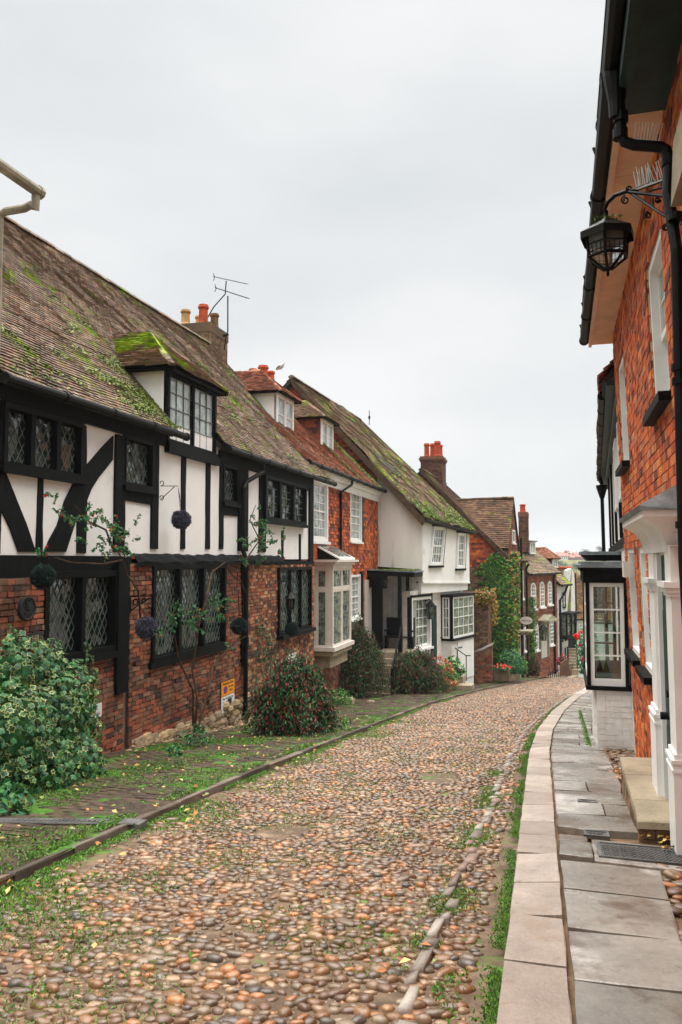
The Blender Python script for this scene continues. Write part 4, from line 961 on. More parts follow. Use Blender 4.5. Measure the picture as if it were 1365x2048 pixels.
# roof
eA = F3.P(-.35, zE0+.02, .28); eB = F3.P(s3e+.25, zE1+.0, .22); rA = V(-10.5, 30.3, 7.45); rB = V(-10.6, 42.0, 7.7)
P = MB(); S = MB(); tiles(P, eA, eB, rB, rA, gauge=.095, w=.15, seed=41, sag=.07, slab=S, wave=.02)
tiles(P, V(-15.5, 42, 2), V(-15.5, 30.3, 2), rA, rB, gauge=.3, w=.4, seed=42, sag=.03, slab=S)
tiles(P, eB, V(-12, 43, 2.5), rB, rB, gauge=.2, w=.25, seed=43, sag=.02, slab=S)
ridge(P, rA, rB, .14)
r3 = part('roof', P, m_tile3, h3, label='very large sagging tiled roof covered with moss'); part('roof_boarding', S, m_under, r3)
mm = MB(); C = []
for _ in range(7000):
    u = rnd.random(); v = abs(rnd.gauss(0, .085)); 
    if noise.noise(Vector((u*9, v*25, 3))) > -.12: C.append(lerp(lerp(eA, eB, u), lerp(rA, rB, u), min(v, 1))+V(.03, 0, .06))
for _ in range(60):
    u = rnd.random(); v = rnd.random()*.6
    for _ in range(int(U(10, 40))): C.append(lerp(lerp(eA, eB, min(.99, max(0, u+rnd.gauss(0, .02)))), lerp(rA, rB, u), max(0, v+rnd.gauss(0, .01)))+V(.04, 0, .06))
mm.leaves(C, .075, nrm=np.tile([.6, 0, .8], (len(C), 1)), jit=.4, w=.8); part('moss_cushions', mm, m_mossy, r3)
vb = MB(); vb.prism([eA+V(0, 0, -.05), rA+V(0, 0, -.05), rA+V(0, 0, -.33), eA+V(-.1, 0, -.3)], (0, .08, 0)); part('bargeboard', vb, m_stem, h3)
G = MB(); G.tube([eA+V(0, 0, -.08), eB+V(0, 0, -.08)], .055, 8); part('gutter', G, m_iron, h3)
# crooked upper windows
def skewed(F, sk): 
    G_ = Facade(0, 0, 0); G_.O, G_.d, G_.n, G_.u = F.O, F.d, F.n, F.u+F.d*sk; return G_
for (xa, xb, yt, yb, sk) in ((856, 884, 1053, 1131, .24), (909, 929, 1066, 1137, .12)):
    Fk = skewed(F3, sk); p = Fk.st(xa+2, yb); q = Fk.st(xb-2, yb); t = Fk.st((xa+xb)/2, yt)
    window(h3, Fk, p[0], q[0], p[1], t[1], kind='sash', cols=4, rows=4, fw=.09, fm=m_whitepaint, gm=m_gmid, rec=-.02, proud=.09, meet=True, bar=.03)
    b = MB(); Fk.box(b, q[0]+.002, q[0]+.12, p[1], t[1]+.08, 0, .07); Fk.box(b, p[0]-.03, q[0]+.12, p[1]-.09, p[1]-.002, 0, .1); Fk.box(b, p[0]-.03, q[0], t[1]+.002, t[1]+.08, 0, .1); part('black_trim', b, m_black, h3)
# ground floor
F3g = Facade(*(c3[:2]+F3.n[:2]*-.32), 15.0, 1)
la = F3g.st(818, 1250)[0]; lb_ = F3g.st(857, 1250)[0]; lz0 = F3g.st(822, 1300)[1]; lz1 = F3g.st(822, 1195)[1]
la = max(la, -.7)
w = MB(); holes_wall(w, F3g, -.75, s3e-.05, -5.8, zJ-.3, [(la+.05, lb_-.05, lz0+.05, lz1-.05)], -.2, 0)
F3g.box(w, -.73, lb_+.05, lz1+.03, zJ-.3, 0, .12); F3g.box(w, F3g.st(860, 1180)[0], F3g.st(906, 1180)[0], F3g.st(870, 1181)[1], F3g.st(870, 1175)[1], 0, .15)
part('ground_floor_wall', w, m_bwhite, h3)
window(h3, F3g, la, lb_, lz0, lz1, lights=1, kind='sash', cols=4, rows=5, fw=.1, fm=m_whitepaint, gm=m_gmid, rec=0, proud=.14, meet=True, bar=.028, sill=(.22, .08))
b = MB(); F3g.box(b, la-.14, la-.002, lz0-.1, lz1+.1, 0, .14); F3g.box(b, lb_+.002, lb_+.12, lz0-.1, lz1+.1, 0, .14); F3g.box(b, la, lb_, lz1+.002, lz1+.09, 0, .17); part('black_trim', b, m_black, h3)
# oriel at the far end: glazed side face, black corner post, glazed front
oz0 = F3g.st(905, 1272)[1]; oz1 = F3g.st(905, 1192)[1]; oA = F3g.st(888, 1230)[0]; 
op = .5; corner = None
def findo(px, o): return F3g.st(px, 1230, o)[0]
oS = findo(905, op)          # corner position along facade at projection op
b = MB(); F3g.box(b, oS, s3e+.1, oz0-.1, oz0, 0, op+.06); F3g.box(b, oS-.04, s3e+.1, oz1, oz1+.1, 0, op+.04); F3g.box(b, oS, oS+.1, oz0, oz1, op-.12, op); F3g.box(b, s3e-.0, s3e+.08, oz0, oz1, op-.1, op); F3g.box(b, oS, oS+.06, oz0, oz1, 0, .06)
ori = part('oriel_window', b, m_black, h3)
Fo = Facade(0, 0, 0); Fo.O = F3g.P(oS, 0, 0); Fo.d = F3g.n; Fo.n = -F3g.d; Fo.u = F3g.u
f, g, c = MB(), MB(), MB()
def simple_sash(F, s0, s1, z0, z1, cols, rows, o, fw=.06, bar=.028):
    F.box(f, s0, s0+fw, z0, z1, o-.06, o); F.box(f, s1-fw, s1, z0, z1, o-.06, o); F.box(f, s0+fw, s1-fw, z0, z0+fw*1.5, o-.06, o); F.box(f, s0+fw, s1-fw, z1-fw, z1, o-.06, o)
    F.box(g, s0+fw, s1-fw, z0+fw, z1-fw, o-.04, o-.03)
    for k in range(1, cols): x = lerp(s0+fw, s1-fw, k/cols); F.box(c, x-bar/2, x+bar/2, z0+fw, z1-fw, o-.03, o-.008)
    for k in range(1, rows): z = lerp(z0+fw, z1-fw, k/rows); F.box(c, s0+fw, s1-fw, z-bar/2, z+bar/2, o-.029, o-.006)
simple_sash(Fo, .06, op-.12, oz0, oz1, 2, 4, .0); simple_sash(F3g, oS+.1, s3e, oz0, oz1, 4, 4, op)
part('window_frame', f, m_whitepaint, ori); part('pane', g, m_gmid, ori); part('glazing_bars', c, m_whitepaint, ori)
w = MB(); F3g.box(w, oS+.05, s3e+.05, -6.2, oz0-.1, 0, op-.05); part('bay_wall', w, m_bwhite, h3)
# cellar door under the oriel
w = MB(); da = F3g.st(917, 1310, op)[0]; dz1 = F3g.st(920, 1283, op)[1]
for k in range(4): F3g.box(w, lerp(da, s3e, k/4)+.005, lerp(da, s3e, (k+1)/4)-.005, dz1-1.6, dz1, op-.04, op-.01)
dd = part('cellar_door', w, m_whitepaint, h3); w = MB()
for z in (dz1-.25, dz1-1.3): F3g.box(w, da+.02, da+.45, z-.02, z+.02, op-.01, op+.005)
part('hinge', w, m_iron, dd)
# door and its frame in the middle bay
w = MB(); a, b_, z0, z1 = F3g.rect(861, 873, 1212, 1310, 0, 861); F3g.box(w, a, b_, z0-.3, z1, -.1, .02); part('door', w, m_dkgreen, h3)
w = MB(); s_ = F3g.st(864, 1250, .1)[0]; w.tube([F3g.P(s_, zJ-.4, .1), F3g.P(s_, -5.0, .1)], .045); part('drainpipe', w, m_dkgreen, h3)
# porch in the angle between the houses
po = thing('entrance_porch', 'open porch with black posts and flat mossy roof in the corner before the white house', 'porch', (-6.2, 29.7, float(gz(-6.2, 29.7))))
pz = onY(760, 1141, 28.8)[2]; pfz = onY(760, 1303, 28.9)[2]
r = MB(); r.prism([(-7.0, 28.75, pz), (-5.2, 28.75, pz-.08), (-5.2, 30.58, pz-.08), (-7.0, 30.58, pz)], (0, 0, -.16)); part('roof', r, m_black, po)
r = MB(); r.prism([(-7.0, 28.7, pz+.045), (-5.15, 28.7, pz-.03), (-5.15, 30.58, pz-.03), (-7.0, 30.58, pz+.045)], (0, 0, -.04)); part('lead_capping', r, m_lead, po)
mm = MB(); C = [(U(-6.9, -5.3), U(28.75, 30.5), pz+.05-.03) for _ in range(2200)]; mm.leaves(C, .07, nrm=np.tile([0, 0, 1.], (len(C), 1)), jit=.4, w=.8); part('moss_cushions', mm, m_mossy, po)
for (px, y) in ((800, 28.85), (816, 30.3)):
    x = onY(px, 1200, y)[0]; r = MB(); r.box(x-.06, x+.06, y-.06, y+.06, float(gz(x, y)), pz-.16); part('post', r, m_blackwood, po)
x = onY(745, 1200, 29.6)[0]
r = MB(); r.box(-7.0, -6.55, 29.35, 29.5, pfz, pz-.2); part('door_frame', r, m_black, po)
r = MB(); r.prism([(-6.98, 28.9, pz-.17), (-6.2, 28.9, pz-.17), (-6.35, 28.9, pz-.38), (-6.6, 28.9, pz-.33), (-6.75, 28.9, pz-.55), (-6.98, 28.9, pz-.7)], (0, .07, 0)); part('bracket', r, m_black, po)
r = MB(); r.box(-6.99, -6.93, 28.3, 29.3, pfz, pz-.35); part('door', r, m_door, po)
r = MB()
for k in range(8): r.box(lerp(-6.95, -5.45, k/8)+.004, lerp(-6.95, -5.45, (k+1)/8)-.004, 30.52, 30.56, pfz, pz-.17)
part('boarding', r, m_boards, po)
r = MB(); r.box(-7.0, -5.35, 28.7, 30.5, float(gz(-6, 30))-.2, pfz); fl_ = part('floor', r, m_sand, po)
r = MB(); n = 6; gy = float(gz(-6, 27.2))
for k in range(n): r.box(-6.95, -5.75, 28.7-.27*(k+1), 28.7-.27*k-.001, gy-.3, lerp(pfz, gy, (k+1)/(n+.6)))
part('steps', r, m_sand, po)
r = MB()
xr_ = -5.7; r.tube([(xr_, 28.8, pfz+.95), (xr_, 27.1, gy+.95)], .035, 6); r.tube([(xr_, 28.8, pfz), (xr_, 28.8, pfz+1)], .05, 6); r.tube([(xr_, 27.1, gy), (xr_, 27.1, gy+1)], .05, 6)
for k in range(1, 6): yy = lerp(28.8, 27.1, k/6); r.tube([(xr_, yy, lerp(pfz, gy, k/6)), (xr_, yy, lerp(pfz, gy, k/6)+.95)], .02, 4)
part('handrail', r, m_iron, po)
bn = MB(); bz = pfz
bn.box(-6.6, -5.5, 29.9, 30.4, bz+.42, bz+.47); bn.box(-6.6, -5.5, 30.42, 30.47, bz+.42, bz+1.15)
for x in (-6.58, -5.55): bn.box(x, x+.06, 29.95, 30.4, bz, bz+.42)
for x in (-6.6, -5.53): bn.box(x, x+.05, 29.9, 30.42, bz+.65, bz+.7)
single('porch_bench', bn, m_black, 'black wooden settle with high back standing in the porch', 'bench')

# ================================================================== BRICK HOUSE WITH TILE-HUNG GABLE AND CREEPER
Y4 = 39.5; F4g = Facade(0, Y4, 90)
ax, az_ = F4g.st(844, 941); cx_, cz_ = F4g.st(1019, 1122)
XC = F4g.st(1014, 1200)[0]
h4 = thing('creeper_clad_house', 'brick house with orange tile-hung gable end partly covered in green creeper', 'house', (XC-2, Y4+3, float(gz(XC, Y4))))
w = MB(); F4g.poly(w, [(2*ax-XC, cz_-.1), (XC, cz_-.1), (ax, az_-.1)], -.2, -.02); F4g.poly(w, [(2*ax-XC, -7), (XC, -7), (XC, cz_-.1), (2*ax-XC, cz_-.1)], -.2, -.02); part('gable_wall', w, m_mortar, h4)
sl4 = (az_-cz_)/(ax-cx_)
w = MB(); courses(w, F4g, ax-3, XC, cz_-.3, az_, [], bw=.19, bh=.12, tilt=.025, clip=lambda s, z: z < az_+sl4*abs(s-ax)*1-.15 if sl4 < 0 else True); part('hung_tiles', w, m_hung, h4)
w = MB(); courses(w, F4g, -8, XC, -6.5, cz_-.3, [], bw=.24, bh=.09, o=.01); part('brickwork', w, m_darkbrick, h4)
F4 = Facade(XC, Y4, 4.0, 1); S4 = 8.3; m_canopy = M('weathered_canopy', ['8a8672', 'a39c88', '6f7052'], rough=.8, vary=.3, vscale=3)
wd1 = (*F4.rect(1045, 1049, 1142, 1199, 0, 1045),)
w = MB(); holes_wall(w, F4, 0, S4, -7.5, cz_, [], -.2, 0); part('front_wall', w, m_mortar, h4)
w = MB(); courses(w, F4, 0, S4, -7.3, cz_+.1, [], bw=.24, bh=.09, o=.012); part('brickwork', w, m_darkbrick, h4)
b = MB(); b.box(2*ax-XC, XC-.3, Y4+.2, Y4+8, -7.5, cz_-.1); part('house_body', b, m_under, h4)
def eb(x, y, z): return V(x, y, z)
eav0 = V(cx_+.1, Y4-.2, cz_); eav1 = F4.P(S4, cz_, .2); rid0 = V(ax, Y4-.2, az_+.05); rid1 = V(ax, Y4+8.3, az_+.1)
P = MB(); S = MB(); tiles(P, eav0, eav1, rid1, rid0, gauge=.14, w=.2, seed=51, slab=S, sag=.03); tiles(P, V(2*ax-XC, Y4+8, cz_), V(2*ax-XC, Y4-.2, cz_), rid0, rid1, gauge=.4, w=.5, seed=52, slab=S); ridge(P, rid0, rid1, .14)
# cross wing with gable to the street
gs, gw_, gH = 2.3, 2.2, F4.st(1030, 998)[1]
gz0 = .55
A_ = F4.P(gs-gw_, gz0, .12); Rg = F4.P(gs, gH, .12); B_ = F4.P(gs+gw_, gz0, .12); bk_ = V(-6.2, 0, 0)
tiles(P, A_+bk_, A_, Rg, Rg+V(-4.6, 0, -.12), gauge=.14, w=.19, seed=53, slab=S, sag=.03); tiles(P, B_, B_+bk_, Rg+V(-4.6, 0, -.12), Rg, gauge=.2, w=.25, seed=54, slab=S); ridge(P, Rg+V(-4.6, 0, -.1), Rg, .12)
r4 = part('roof', P, m_tile4, h4); part('roof_boarding', S, m_under, r4)
w = MB(); F4.poly(w, [(gs-gw_+.1, cz_-1.2), (gs+gw_-.1, cz_-1.2), (gs+gw_-.1, gz0), (gs, gH-.1), (gs-gw_+.1, gz0)], -.2, .03); part('street_gable', w, m_mortar, h4)
w = MB(); courses(w, F4, gs-gw_+.1, gs+gw_-.1, cz_-1.2, gH, [], o=.035, bw=.19, bh=.12, tilt=.02, clip=lambda s, z: z < gH-.1-abs(s-gs)*(gH-gz0)/gw_); part('hung_tiles', w, m_hungd, h4)
q = F4.rect(1037, 1043, 1063, 1088, .06, 1037); window(h4, F4, gs-.5, gs+.5, q[2], q[3], kind='grid', cols=3, rows=1, fm=m_whitepaint, gm=m_gpale, o=.05, rec=0, proud=.05, bar=.06, sill=(.1, .06))
q = F4.rect(1043, 1047, 1142, 1199, .06, 1043); window(h4, F4, q[0], q[0]+1.0, q[2], q[3], kind='sash', cols=3, rows=4, fm=m_whitepaint, gm=m_gpale, o=.02, rec=.02, proud=.04, sill=(.1, .08), meet=True)
q = F4.rect(1047, 1052, 1258, 1307, .06, 1047); window(h4, F4, 6.7, 7.7, q[2], q[3], kind='sash', cols=3, rows=4, fm=m_whitepaint, gm=m_gpale, o=.02, rec=.02, proud=.04, sill=(.1, .08), meet=True)
# door with little canopy
w = MB(); dz_ = F4.st(1038, 1268)[1]; F4.box(w, 4.2, 5.2, -7.3, dz_, 0, .04); dq = part('door', w, m_door, h4)
w = MB(); F4.box(w, 4.0, 5.4, dz_+.12, dz_+.2, 0, .7); F4.box(w, 4.1, 5.3, dz_, dz_+.12, 0, .5); F4.box(w, 4.05, 4.2, -7.3, dz_, 0, .1); F4.box(w, 5.2, 5.35, -7.3, dz_, 0, .1); part('canopy', w, m_canopy, h4)
G = MB(); s_ = F4.st(1044, 1200, .12)[0]; G.tube([F4.P(s_, 1.2, .12), F4.P(s_, -7.2, .12)], .07); part('drainpipe', G, m_iron, h4)
G = MB(); s_ = F4.st(1054, 1200, .12)[0]; G.tube([F4.P(s_-.3, -.2, .3), F4.P(s_-.1, -.5, .12), F4.P(s_, -.7, .12), F4.P(s_, -7.2, .12)], .07); part('drainpipe', G, m_iron, h4)
vb = MB(); vb.prism([eav0+V(0, -.02, .0), rid0+V(0, -.02, .0), rid0+V(0, -.02, -.22), eav0+V(0, -.02, -.22)], (0, .06, 0)); part('bargeboard', vb, m_stem, h4)
# lead dormer on the near slope
def flat_dormer(root, X, px0, px1, pt, pb, back=1.6, cols=3, rows=2, frame=m_whitepaint):
    Fd = Facade(X, 0, 0); s0 = Fd.st(px0, 1100)[0]; s1 = Fd.st(px1, 1100)[0]; zt_ = Fd.st(px0, pt)[1]; zb_ = Fd.st((px0+px1)/2, pb)[1]
    c = MB(); Fd.box(c, s0, s1, zb_-.1, zt_-.08, -back, -.06); Fd.box(c, s0-.12, s1+.12, zt_-.078, zt_, -back, .12); d = part('dormer', c, m_lead, root)
    global f, g
    f_ = MB(); g_ = MB(); b__ = MB(); Fd.box(f_, s0, s0+.1, zb_, zt_-.08, -.06, .02); Fd.box(f_, s1-.1, s1, zb_, zt_-.08, -.06, .02); Fd.box(f_, s0+.1, s1-.1, zb_, zb_+.1, -.06, .03); Fd.box(f_, s0+.1, s1-.1, zt_-.17, zt_-.08, -.06, .02)
    Fd.box(g_, s0+.1, s1-.1, zb_+.1, zt_-.17, -.05, -.03)
    for k in range(1, cols): x = lerp(s0+.1, s1-.1, k/cols); Fd.box(b__, x-.03, x+.03, zb_+.1, zt_-.17, -.03, 0)
    for k in range(1, rows): z = lerp(zb_+.1, zt_-.17, k/rows); Fd.box(b__, s0+.1, s1-.1, z-.02, z+.02, -.029, -.002)
    part('window_frame', f_, frame, d); part('pane', g_, m_gpale, d); part('glazing_bars', b__, frame, d)
flat_dormer(h4, -3.95, 976, 988, 1052, 1084, back=1.7)
chimney(h4, -7.5, -6.3, 43.6, 45.0, 2, 5.75, m_brick4, [(-7.2, 43.9, 5.75, .17, .75, None), (-6.95, 44.4, 5.75, .17, .8, None), (-6.6, 43.9, 5.75, .19, .85, None), (-6.55, 44.6, 5.75, .16, .75, None)])
# back wing ridge seen right of the chimney
w = MB(); S = MB(); tiles(w, V(-3.9, 46.2, 1.5), V(-3.9, 52, 1.5), V(-6.9, 51, 4.5), V(-6.9, 45.0, 4.6), gauge=.2, w=.25, seed=58, slab=S); part('rear_roof', w, m_tile2, h4)
# garden wall beside it
gwl = thing('garden_wall', 'brown brick garden wall with a lower sloped buttress beside the creeper', 'wall', (-3.4, 38, float(gz(-3.4, 38))))
Fw = Facade(0, 37.3, 90); q0 = Fw.st(938, 1190); q1 = Fw.st(975, 1190)
w = MB(); w.box(q0[0]-.6, q1[0], 37.32, Y4, -6.4, q0[1]); w.box(q0[0]-.7, q1[0]+.06, 37.24, Y4, q0[1], q0[1]+.1); courses(w, Fw, q0[0]-.6, q1[0], -6.3, q0[1], [], bw=.24, bh=.09, o=.0); Fv = Facade(q1[0], 37.3, 0)
courses(w, Fv, 0, 2.2, -6.3, q0[1], [], bw=.24, bh=.09, o=.012); part('brickwork', w, m_darkbrick, gwl)
Fw2 = Facade(0, 36.6, 90); a0_, a1_ = Fw2.st(950, 1300)[0], Fw2.st(984, 1300)[0]; zz0 = Fw2.st(950, 1308)[1]; zz1 = Fw2.st(984, 1290)[1]
w = MB(); Fw2.poly(w, [(a0_, -6.5), (a1_, -6.5), (a1_, zz1), (a0_, zz0)], -.6, -.01); courses(w, Fw2, a0_, a1_, -6.4, zz0, [], bw=.24, bh=.09); part('buttress', w, m_oldbrick, gwl)
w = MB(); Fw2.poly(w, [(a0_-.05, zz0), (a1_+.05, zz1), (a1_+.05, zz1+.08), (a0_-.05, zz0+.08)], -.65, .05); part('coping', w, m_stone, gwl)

# ================================================================== FURTHER HOUSES DOWN THE HILL
e4 = F4.P(S4, 0, 0); F6 = Facade(e4[0], e4[1], 17, 1); S6 = F6.st(1114, 1200)[0]
EZ6 = F6.st(1057, 1148)[1]
h6 = thing('brick_sash_house', 'red brown brick house with three arched white sash windows upstairs', 'house', (*F6.P(S6/2, 0)[:2], float(gz(-1, 50))))
w = MB(); holes_wall(w, F6, 0, S6, -8.2, EZ6, [], -.2, 0); part('wall', w, m_mortar, h6)
w = MB(); courses(w, F6, 0, S6, -8, EZ6, [], bw=.24, bh=.09, o=.012); part('brickwork', w, m_farbrick, h6)
w = MB(); z_ = F6.st(1080, 1222)[1]; F6.box(w, 0, S6, z_-.12, z_, 0, .06); part('string_course', w, m_farbrick, h6)
def arched(root, px0, px1, pt, pb, F=F6, rows=6, arch=.35):
    s0 = F.st(px0, 1200)[0]; s1 = F.st(px1, 1200)[0]; z1 = F.st((px0+px1)/2, pt)[1]; z0 = F.st((px0+px1)/2, pb)[1]; m = (s0+s1)/2; hw = (s1-s0)/2
    def arc(r, zb): return [(m-r, zb), (m+r, zb)]+[(m+r*math.cos(a), z1-arch+arch*(r/hw)*math.sin(a)) for a in np.linspace(0, math.pi, 9)]
    f = MB(); F.poly(f, arc(hw, z0), .0, .06); F.box(f, s0-.1, s1+.1, z0-.1, z0, 0, .14)
    w_ = part('window', f, m_whitepaint, root)
    g = MB(); F.poly(g, arc(hw-.12, z0+.12), .05, .065); part('pane', g, m_gmid, w_)
    b = MB()
    for k in (1, 2): x = lerp(m-hw+.12, m+hw-.12, k/3); F.box(b, x-.02, x+.02, z0+.12, z1-.12, .06, .08)
    for k in range(1, rows): z = lerp(z0+.12, z1-.12, k/rows); t = .045 if k == rows//2 else .02; F.box(b, m-hw+.12, m+hw-.12, z-t, z+t, .06, .082)
    part('glazing_bars', b, m_whitepaint, w_)
arched(h6, 1061, 1071, 1165, 1218); arched(h6, 1079, 1088, 1163, 1214); arched(h6, 1095, 1103, 1162, 1209); arched(h6, 1066, 1075, 1247, 1301); arched(h6, 1097, 1106, 1238, 1290)
w = MB(); s0, s1, z0, z1 = F6.rect(1079, 1093, 1249, 1316, 0, 1086); F6.box(w, s0, s1, z0, z1, 0, .05); dq = part('door', w, m_door, h6)
w = MB(); F6.box(w, s0-.25, s1+.35, z1+.2, z1+.32, 0, .7); F6.poly(w, [(s0-.25, z1+.32), (s1+.35, z1+.32), ((s0+s1)/2, z1+.62)], 0, .6); F6.box(w, s0-.12, s0-.002, z0, z1+.2, 0, .14); F6.box(w, s1+.002, s1+.12, z0, z1+.2, 0, .14); F6.box(w, s0-.12, s1+.12, z1+.002, z1+.2, 0, .2); part('canopy', w, m_canopy, h6)
e0, e1 = F6.P(0, EZ6, .25), F6.P(S6, EZ6, .25); up6 = V(-2.9*math.cos(math.radians(17)), 2.9*math.sin(math.radians(17)), 2.55)
P = MB(); S = MB(); tiles(P, e0, e1, e1+up6, e0+up6, gauge=.14, w=.19, seed=61, slab=S, sag=.03); S.prism([e0+up6, e1+up6, e1+up6*V(2, 2, 0), e0+up6*V(2, 2, 0)], (0, 0, -.1)); ridge(P, e0+up6, e1+up6, .12)
r6 = part('roof', P, m_tile, h6, label='grey brown tiled roof with two dormers'); part('roof_boarding', S, m_under, r6)
G = MB(); G.tube([F6.P(0, EZ6-.02, .32), F6.P(S6, EZ6-.02, .32)], .06); part('gutter', G, m_iron, h6)
G = MB(); s_ = F6.st(1109, 1200, .1)[0]; G.tube([F6.P(s_, EZ6, .2), F6.P(s_, EZ6-.3, .1), F6.P(s_, -7.9, .1)], .065); part('drainpipe', G, m_iron, h6)
Fd = Facade(0, 0, 0); Fd.O = F6.P(0, 0, -.9); Fd.d, Fd.n, Fd.u = F6.d, F6.n, F6.u
def fdorm(px0, px1, pt, pb, hipped):
    s0 = Fd.st(px0, 1100)[0]; s1 = Fd.st(px1, 1100)[0]; zt_ = Fd.st(px0, pt)[1]; zb_ = Fd.st((px0+px1)/2, pb)[1]
    if hipped: dormer(h6, Fd, s0, s1, zb_, zt_, 0, .75, 2.2, m_hungd, m_tile2, fm=m_whitepaint, gm=m_gpale, cheek_tiled=True, seed=66, lights=1, cols=2, rows=2, hip=.8, over=.2); return
    c = MB(); Fd.box(c, s0, s1, zb_-.1, zt_-.08, -1.8, -.06); Fd.box(c, s0-.12, s1+.12, zt_-.078, zt_, -1.8, .12); d = part('dormer', c, m_lead, h6)
    f_ = MB(); g_ = MB(); Fd.box(f_, s0, s0+.1, zb_, zt_-.08, -.06, .02); Fd.box(f_, s1-.1, s1, zb_, zt_-.08, -.06, .02); Fd.box(f_, s0+.1, s1-.1, zb_, zb_+.1, -.06, .03); Fd.box(f_, s0+.1, s1-.1, zt_-.17, zt_-.08, -.06, .02); m = (s0+s1)/2; Fd.box(f_, m-.04, m+.04, zb_+.1, zt_-.17, -.03, 0)
    Fd.box(g_, s0+.1, s1-.1, zb_+.1, zt_-.17, -.05, -.03); part('window_frame', f_, m_whitepaint, d); part('pane', g_, m_gpale, d)
fdorm(1061, 1071, 1081, 1108, False); fdorm(1105, 1115, 1117, 1134, True)
cq = onY(1036, 1000, 52)
chimney(h6, cq[0]+.1, cq[0]+.65, 50.5, 52, .5, onY(1040, 1024, 50.5)[2], m_brick4, [(cq[0]+.35, 50.9, onY(1040, 1024, 50.5)[2], .2, .5, None)], corbel=False)
# white weatherboarded cottage
e6 = F6.P(S6, 0, 0); F7 = Facade(e6[0], e6[1], 15, 1); S7 = F7.st(1134, 1200)[0]; EZ7 = F7.st(1118, 1169)[1]
h7 = thing('weatherboarded_cottage', 'small white weatherboarded cottage with black window frames beyond the brick house', 'house', (*F7.P(1, 0)[:2], float(gz(0, 54))))
w = MB(); holes_wall(w, F7, 0, S7, -9.4, EZ7, [], -.2, 0)
z = -9.3
while z < EZ7: F7.poly(w, [(0, z), (S7, z), (S7, z+.17), (0, z+.17)], 0, .03) if int(z*7) % 2 else F7.poly(w, [(0, z), (S7, z), (S7, z+.17), (0, z+.17)], 0, .045); z += .172
part('wall', w, m_boards, h7)
w = MB(); S = MB(); q0_, q1_ = F7.P(-.1, EZ7, .3), F7.P(S7+.1, EZ7, .3); uu = V(-1.6, .4, 1.5); tiles(w, q0_, q1_, q1_+uu, q0_+uu, gauge=.16, w=.2, seed=71, slab=S); r7 = part('roof', w, m_tile3, h7); part('roof_boarding', S, m_under, r7)
for (pa, pb_, t, b_) in ((1124, 1129, 1185, 1217), (1120, 1124, 1248, 1285), (1128, 1132, 1245, 1282)):
    s0, s1, z0, z1 = F7.rect(pa, pb_, t, b_, 0, pa); window(h7, F7, s0, s1, z0, z1, kind='grid', cols=2, rows=4, fm=m_black, gm=m_gdark, bm=m_whitepaint, o=.04, rec=0, proud=.06)
G = MB(); s_ = .35; G.tube([F7.P(0, EZ7-.05, .35), F7.P(S7, EZ7-.05, .35)], .07); G.tube([F7.P(1.5, EZ7-.1, .3), F7.P(1.4, EZ7-.6, .15), F7.P(s_, EZ7-1.0, .12), F7.P(s_, -9.2, .12)], .07); part('drainpipe', G, m_iron, h7)
# tall gabled house with black oriel
e7 = F7.P(S7, 0, 0); F8 = Facade(e7[0], e7[1], 17, 1); S8 = F8.st(1152, 1200)[0]
h8 = thing('gabled_timber_house', 'white house with black vertical timbers, brown tiled side slope and a black oriel window', 'house', (*F8.P(1, 0)[:2], float(gz(0, 58))))
w = MB(); F8.box(w, 0, S8, -10, -2.6, -3, 0); F8.poly(w, [(0, -2.6), (S8, -2.6), (S8-.3, -.9), (S8*.6, -.55), (.1, -.7)], -.2, 0); part('wall', w, m_boards, h8)
w = MB()
for k in range(7): x = lerp(.1, S8-.1, k/6); F8.box(w, x-.09, x+.09, -10, -4.2, 0, .05)
F8.box(w, S8-.12, S8+.02, -4.2, -.9, 0, .06); part('timber_frame', w, m_black, h8)
w = MB(); S = MB(); L0 = F8.P(0, -3.2, .1)+V(0, 0, 0); t0 = onY(1144, 1137, e7[1]+1.2); t1 = t0+V(-2.6, 0, .05)
tiles(w, V(t0[0]-3.4, e7[1]-.1, -4.0), V(t0[0]-.15, e7[1]-.1, -4.0), t0, t1, gauge=.16, w=.2, seed=81, slab=S, sag=.02); r8 = part('roof', w, m_tile3, h8); part('roof_boarding', S, m_under, r8)
w = MB(); w.tube([t1+V(0, 0, .03), t0+V(0, 0, .03)], .1, 8); part('ridge_tiles', w, m_pot, r8)
w = MB(); s0 = F8.st(1134, 1240, .6)[0]; zo1 = F8.st(1136, 1229, .6)[1]; zo0 = F8.st(1140, 1270, .6)[1]
F8.box(w, s0, s0+2.2, zo1, zo1+.1, 0, .85); F8.box(w, s0+.1, s0+2.1, zo0-.25, zo0, 0, .6); F8.box(w, s0+.1, s0+.2, zo0, zo1, .5, .6); F8.box(w, s0+1.1, s0+1.2, zo0, zo1, .5, .6); F8.box(w, s0+2., s0+2.1, zo0, zo1, .5, .6); F8.box(w, s0+.2, s0+2., zo0+.7, zo0+.76, .5, .58); o8 = part('oriel_window', w, m_black, h8)
w = MB(); F8.box(w, s0+.12, s0+2.08, zo0, zo1, .1, .5); part('pane', w, m_gmid, o8)
